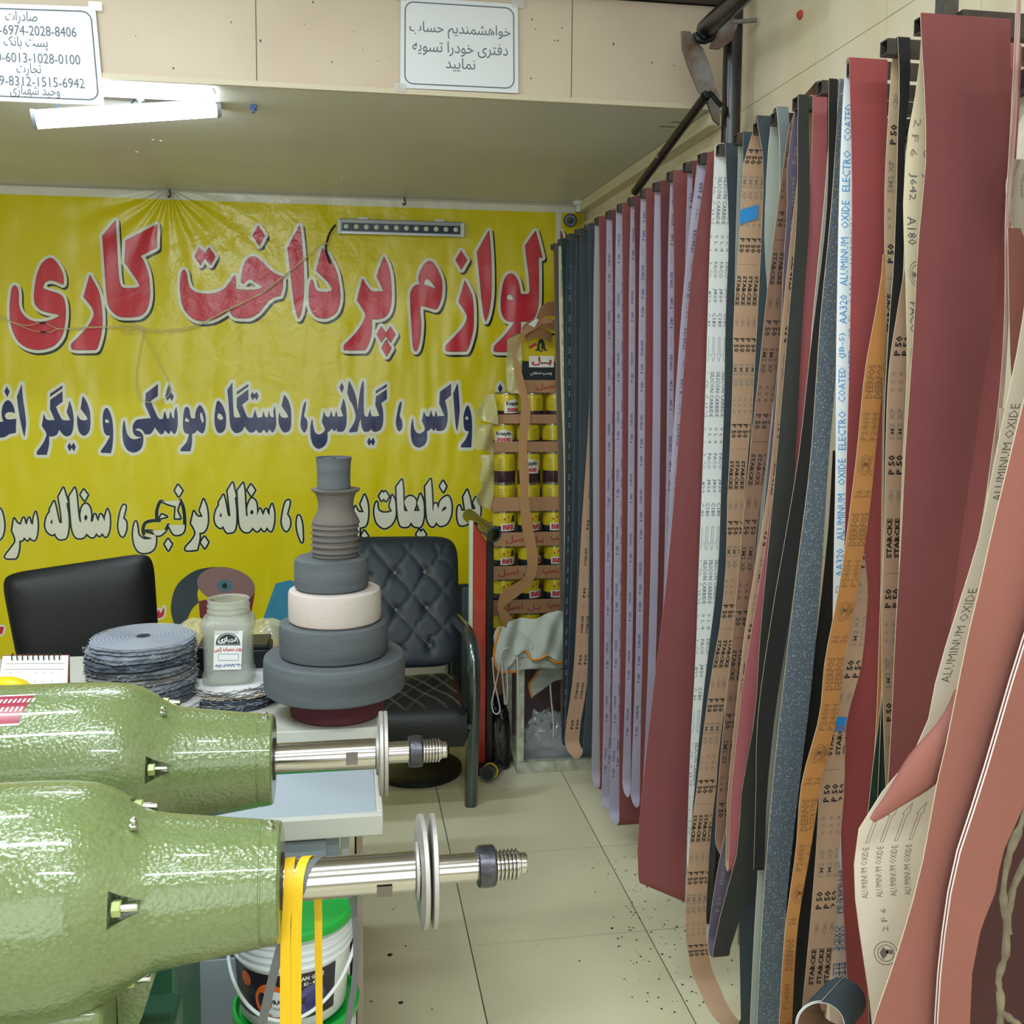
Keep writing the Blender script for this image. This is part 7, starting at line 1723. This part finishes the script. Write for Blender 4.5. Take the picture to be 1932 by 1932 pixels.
mb.add(BELL(lambda x, y: T(1021 + x, 662 - y, .0004), 26), [tuple(range(11))], 2)
mb.add([T(x, y, .0009) for x, y in ((1018.5, 648), (1021, 648), (1021, 659), (1027, 659), (1027, 661), (1018.5, 661))], [(0, 1, 2, 3, 4, 5)], 3)
mb.add([T(x, y, .0004) for x, y in ((997, 654), (1011, 646), (1013, 651), (999, 659))], [(0, 1, 2, 3)], 1)
mb.add([T(x, y, .0004) for x, y in ((998, 671.5), (1045, 671.5), (1045, 693), (998, 693))], [(0, 1, 2, 3)], 0)
put_text(mb, 'بــل', T(1022, 690, .0010), Vector((1, 0, 0)), Vector((0, 0, 1)), w=.085, h=.036, bold=.04, center=True, mi=1)
put_text(mb, 'چسب صنعتی', T(1021, 709, .0010), Vector((1, 0, 0)), Vector((0, 0, 1)), w=.092, h=.016, bold=.02, center=True, mi=0)
wparent(mb.build('printed_label', [i_wt, i_rd, i_dk, m_cy], smooth=0), t)
# crumpled film wrapping the left side of the trays
m_film = mat('shrink_film', '#c9c48e', .22, alpha=.55, coat=.5, bump=1.0, bscale=40)
t = thing('shrink_film', at(910, 800, Y=YT-.02), 'torn crumpled clear shrink film hanging off the left side of the can trays', 'film')
cloth("958,640* 985,628* 984,735 975,742 958,738 955,700", YT-.012, 31, m_film, 'film_sheet', t, .006, thick=.0008)
cloth("915,745* 932,742* 940,795 935,800 918,796 905,790 896,776 906,768", YT-.012, 32, m_film, 'film_sheet', t, .012, thick=.0008)
cloth("900,800* 928,800* 932,850 926,856 915,850 900,848 893,838 896,820", YT-.012, 33, m_film, 'film_sheet', t, .014, thick=.0008)
cloth("905,858* 930,856* 932,900 928,960 915,958 900,950 898,935 908,920 904,900 908,880", YT-.012, 34, m_film, 'film_sheet', t, .014, thick=.0008)
# tan belt trailing over the stack
Yr = YT - .065
m_tanb = mat('tan_belt', '#b08458', .65, vary=.06, vscale=12)
rows_ = []
keys = [(1040, 598, 1046, 612, .02), (1015, 602, 1022, 616, .01), (1000, 610, 1008, 622, .0), (985, 625, 990, 634, -.005), (974, 646, 981, 652, -.01), (968, 668, 975, 670, -.01), (969, 690, 979, 688, -.01), (974, 712, 986, 708, -.01), (978, 735, 993, 735, -.01), (983, 758, 1000, 765, -.01), (982, 785, 1000, 790, -.01), (980, 815, 996, 820, -.01), (978, 845, 994, 848, -.01), (979, 870, 997, 875, -.01), (980, 900, 998, 900, -.01), (982, 930, 997, 930, -.01), (982, 960, 1000, 960, -.01), (984, 990, 1004, 990, -.01), (990, 1020, 1010, 1022, -.01), (994, 1050, 1014, 1048, -.01), (994, 1078, 1013, 1076, -.012), (985, 1093, 1006, 1094, -.02), (962, 1106, 985, 1118, -.03), (946, 1118, 964, 1134, -.035), (941, 1130, 950, 1146, -.04), (938, 1146, 956, 1154, -.04), (944, 1166, 964, 1164, -.04), (956, 1186, 978, 1178, -.04), (966, 1200, 984, 1192, -.04), (968, 1212, 984, 1208, -.05), (958, 1222, 976, 1224, -.06)]
L1 = [at(a, b, Y=Yr+o) for a, b, c, d, o in keys]; R1 = [at(c, d, Y=Yr+o) for a, b, c, d, o in keys]
rows_ = list(zip(crom(L1, 4), crom(R1, 4)))
t = thing('tan_belt', at(990, 1222, Y=Yr), 'plain tan sanding belt trailing down over the glue can trays', 'sanding belt')
wparent(Ribbon(rows_, closed=False).mesh(.0012).build('cloth_band', [m_tanb, m_tanb, m_tanb], smooth=70), t)
rows2 = [(at(a, b, Y=Yr-.06), at(c, d, Y=Yr-.07)) for a, b, c, d in ((928, 1204, 932, 1216), (938, 1194, 942, 1210), (952, 1192, 952, 1210), (966, 1196, 962, 1218), (976, 1206, 974, 1228))]
wparent(Ribbon(list(zip(crom([a for a, b in rows2], 4), crom([b for a, b in rows2], 4))), closed=False).mesh(.0012).build('belt_end', [m_tanb, m_tanb, m_tanb], smooth=70), t)
t = thing('belt_bundle', at(1030, 600, Y=YT+.03), 'bunch of tan belts with a white price sticker on top of the glue tin', 'sanding belt')
for (kk, Y_) in (([(984, 620, 990, 636), (1000, 604, 1004, 622), (1025, 600, 1026, 618), (1055, 606, 1055, 628)], YT-.04), ([(990, 632, 994, 646), (1008, 620, 1010, 636), (1030, 620, 1028, 640), (1042, 632, 1038, 648)], YT-.05), ([(1008, 612, 1012, 622), (1020, 580, 1024, 600), (1035, 570, 1040, 596), (1056, 568, 1056, 600)], YT-.02)):
    rr_ = [(at(a, b, Y=Y_), at(c, d, Y=Y_-.02)) for a, b, c, d in kk]
    wparent(Ribbon(list(zip(crom([a for a, b in rr_], 5), crom([b for a, b in rr_], 5))), closed=False).mesh(.0014).build('belt_fold', [m_tanb, mat('tan_belt_dark', '#8a6242', .7), m_tanb], smooth=70), t)
mb = MB().add([at(x, y, Y=YT-.075) for x, y in ((996, 612), (1012, 600), (1016, 604), (1009, 618))], [(3, 2, 1, 0)]); wparent(mb.build('sticker', i_wt, smooth=0), t)
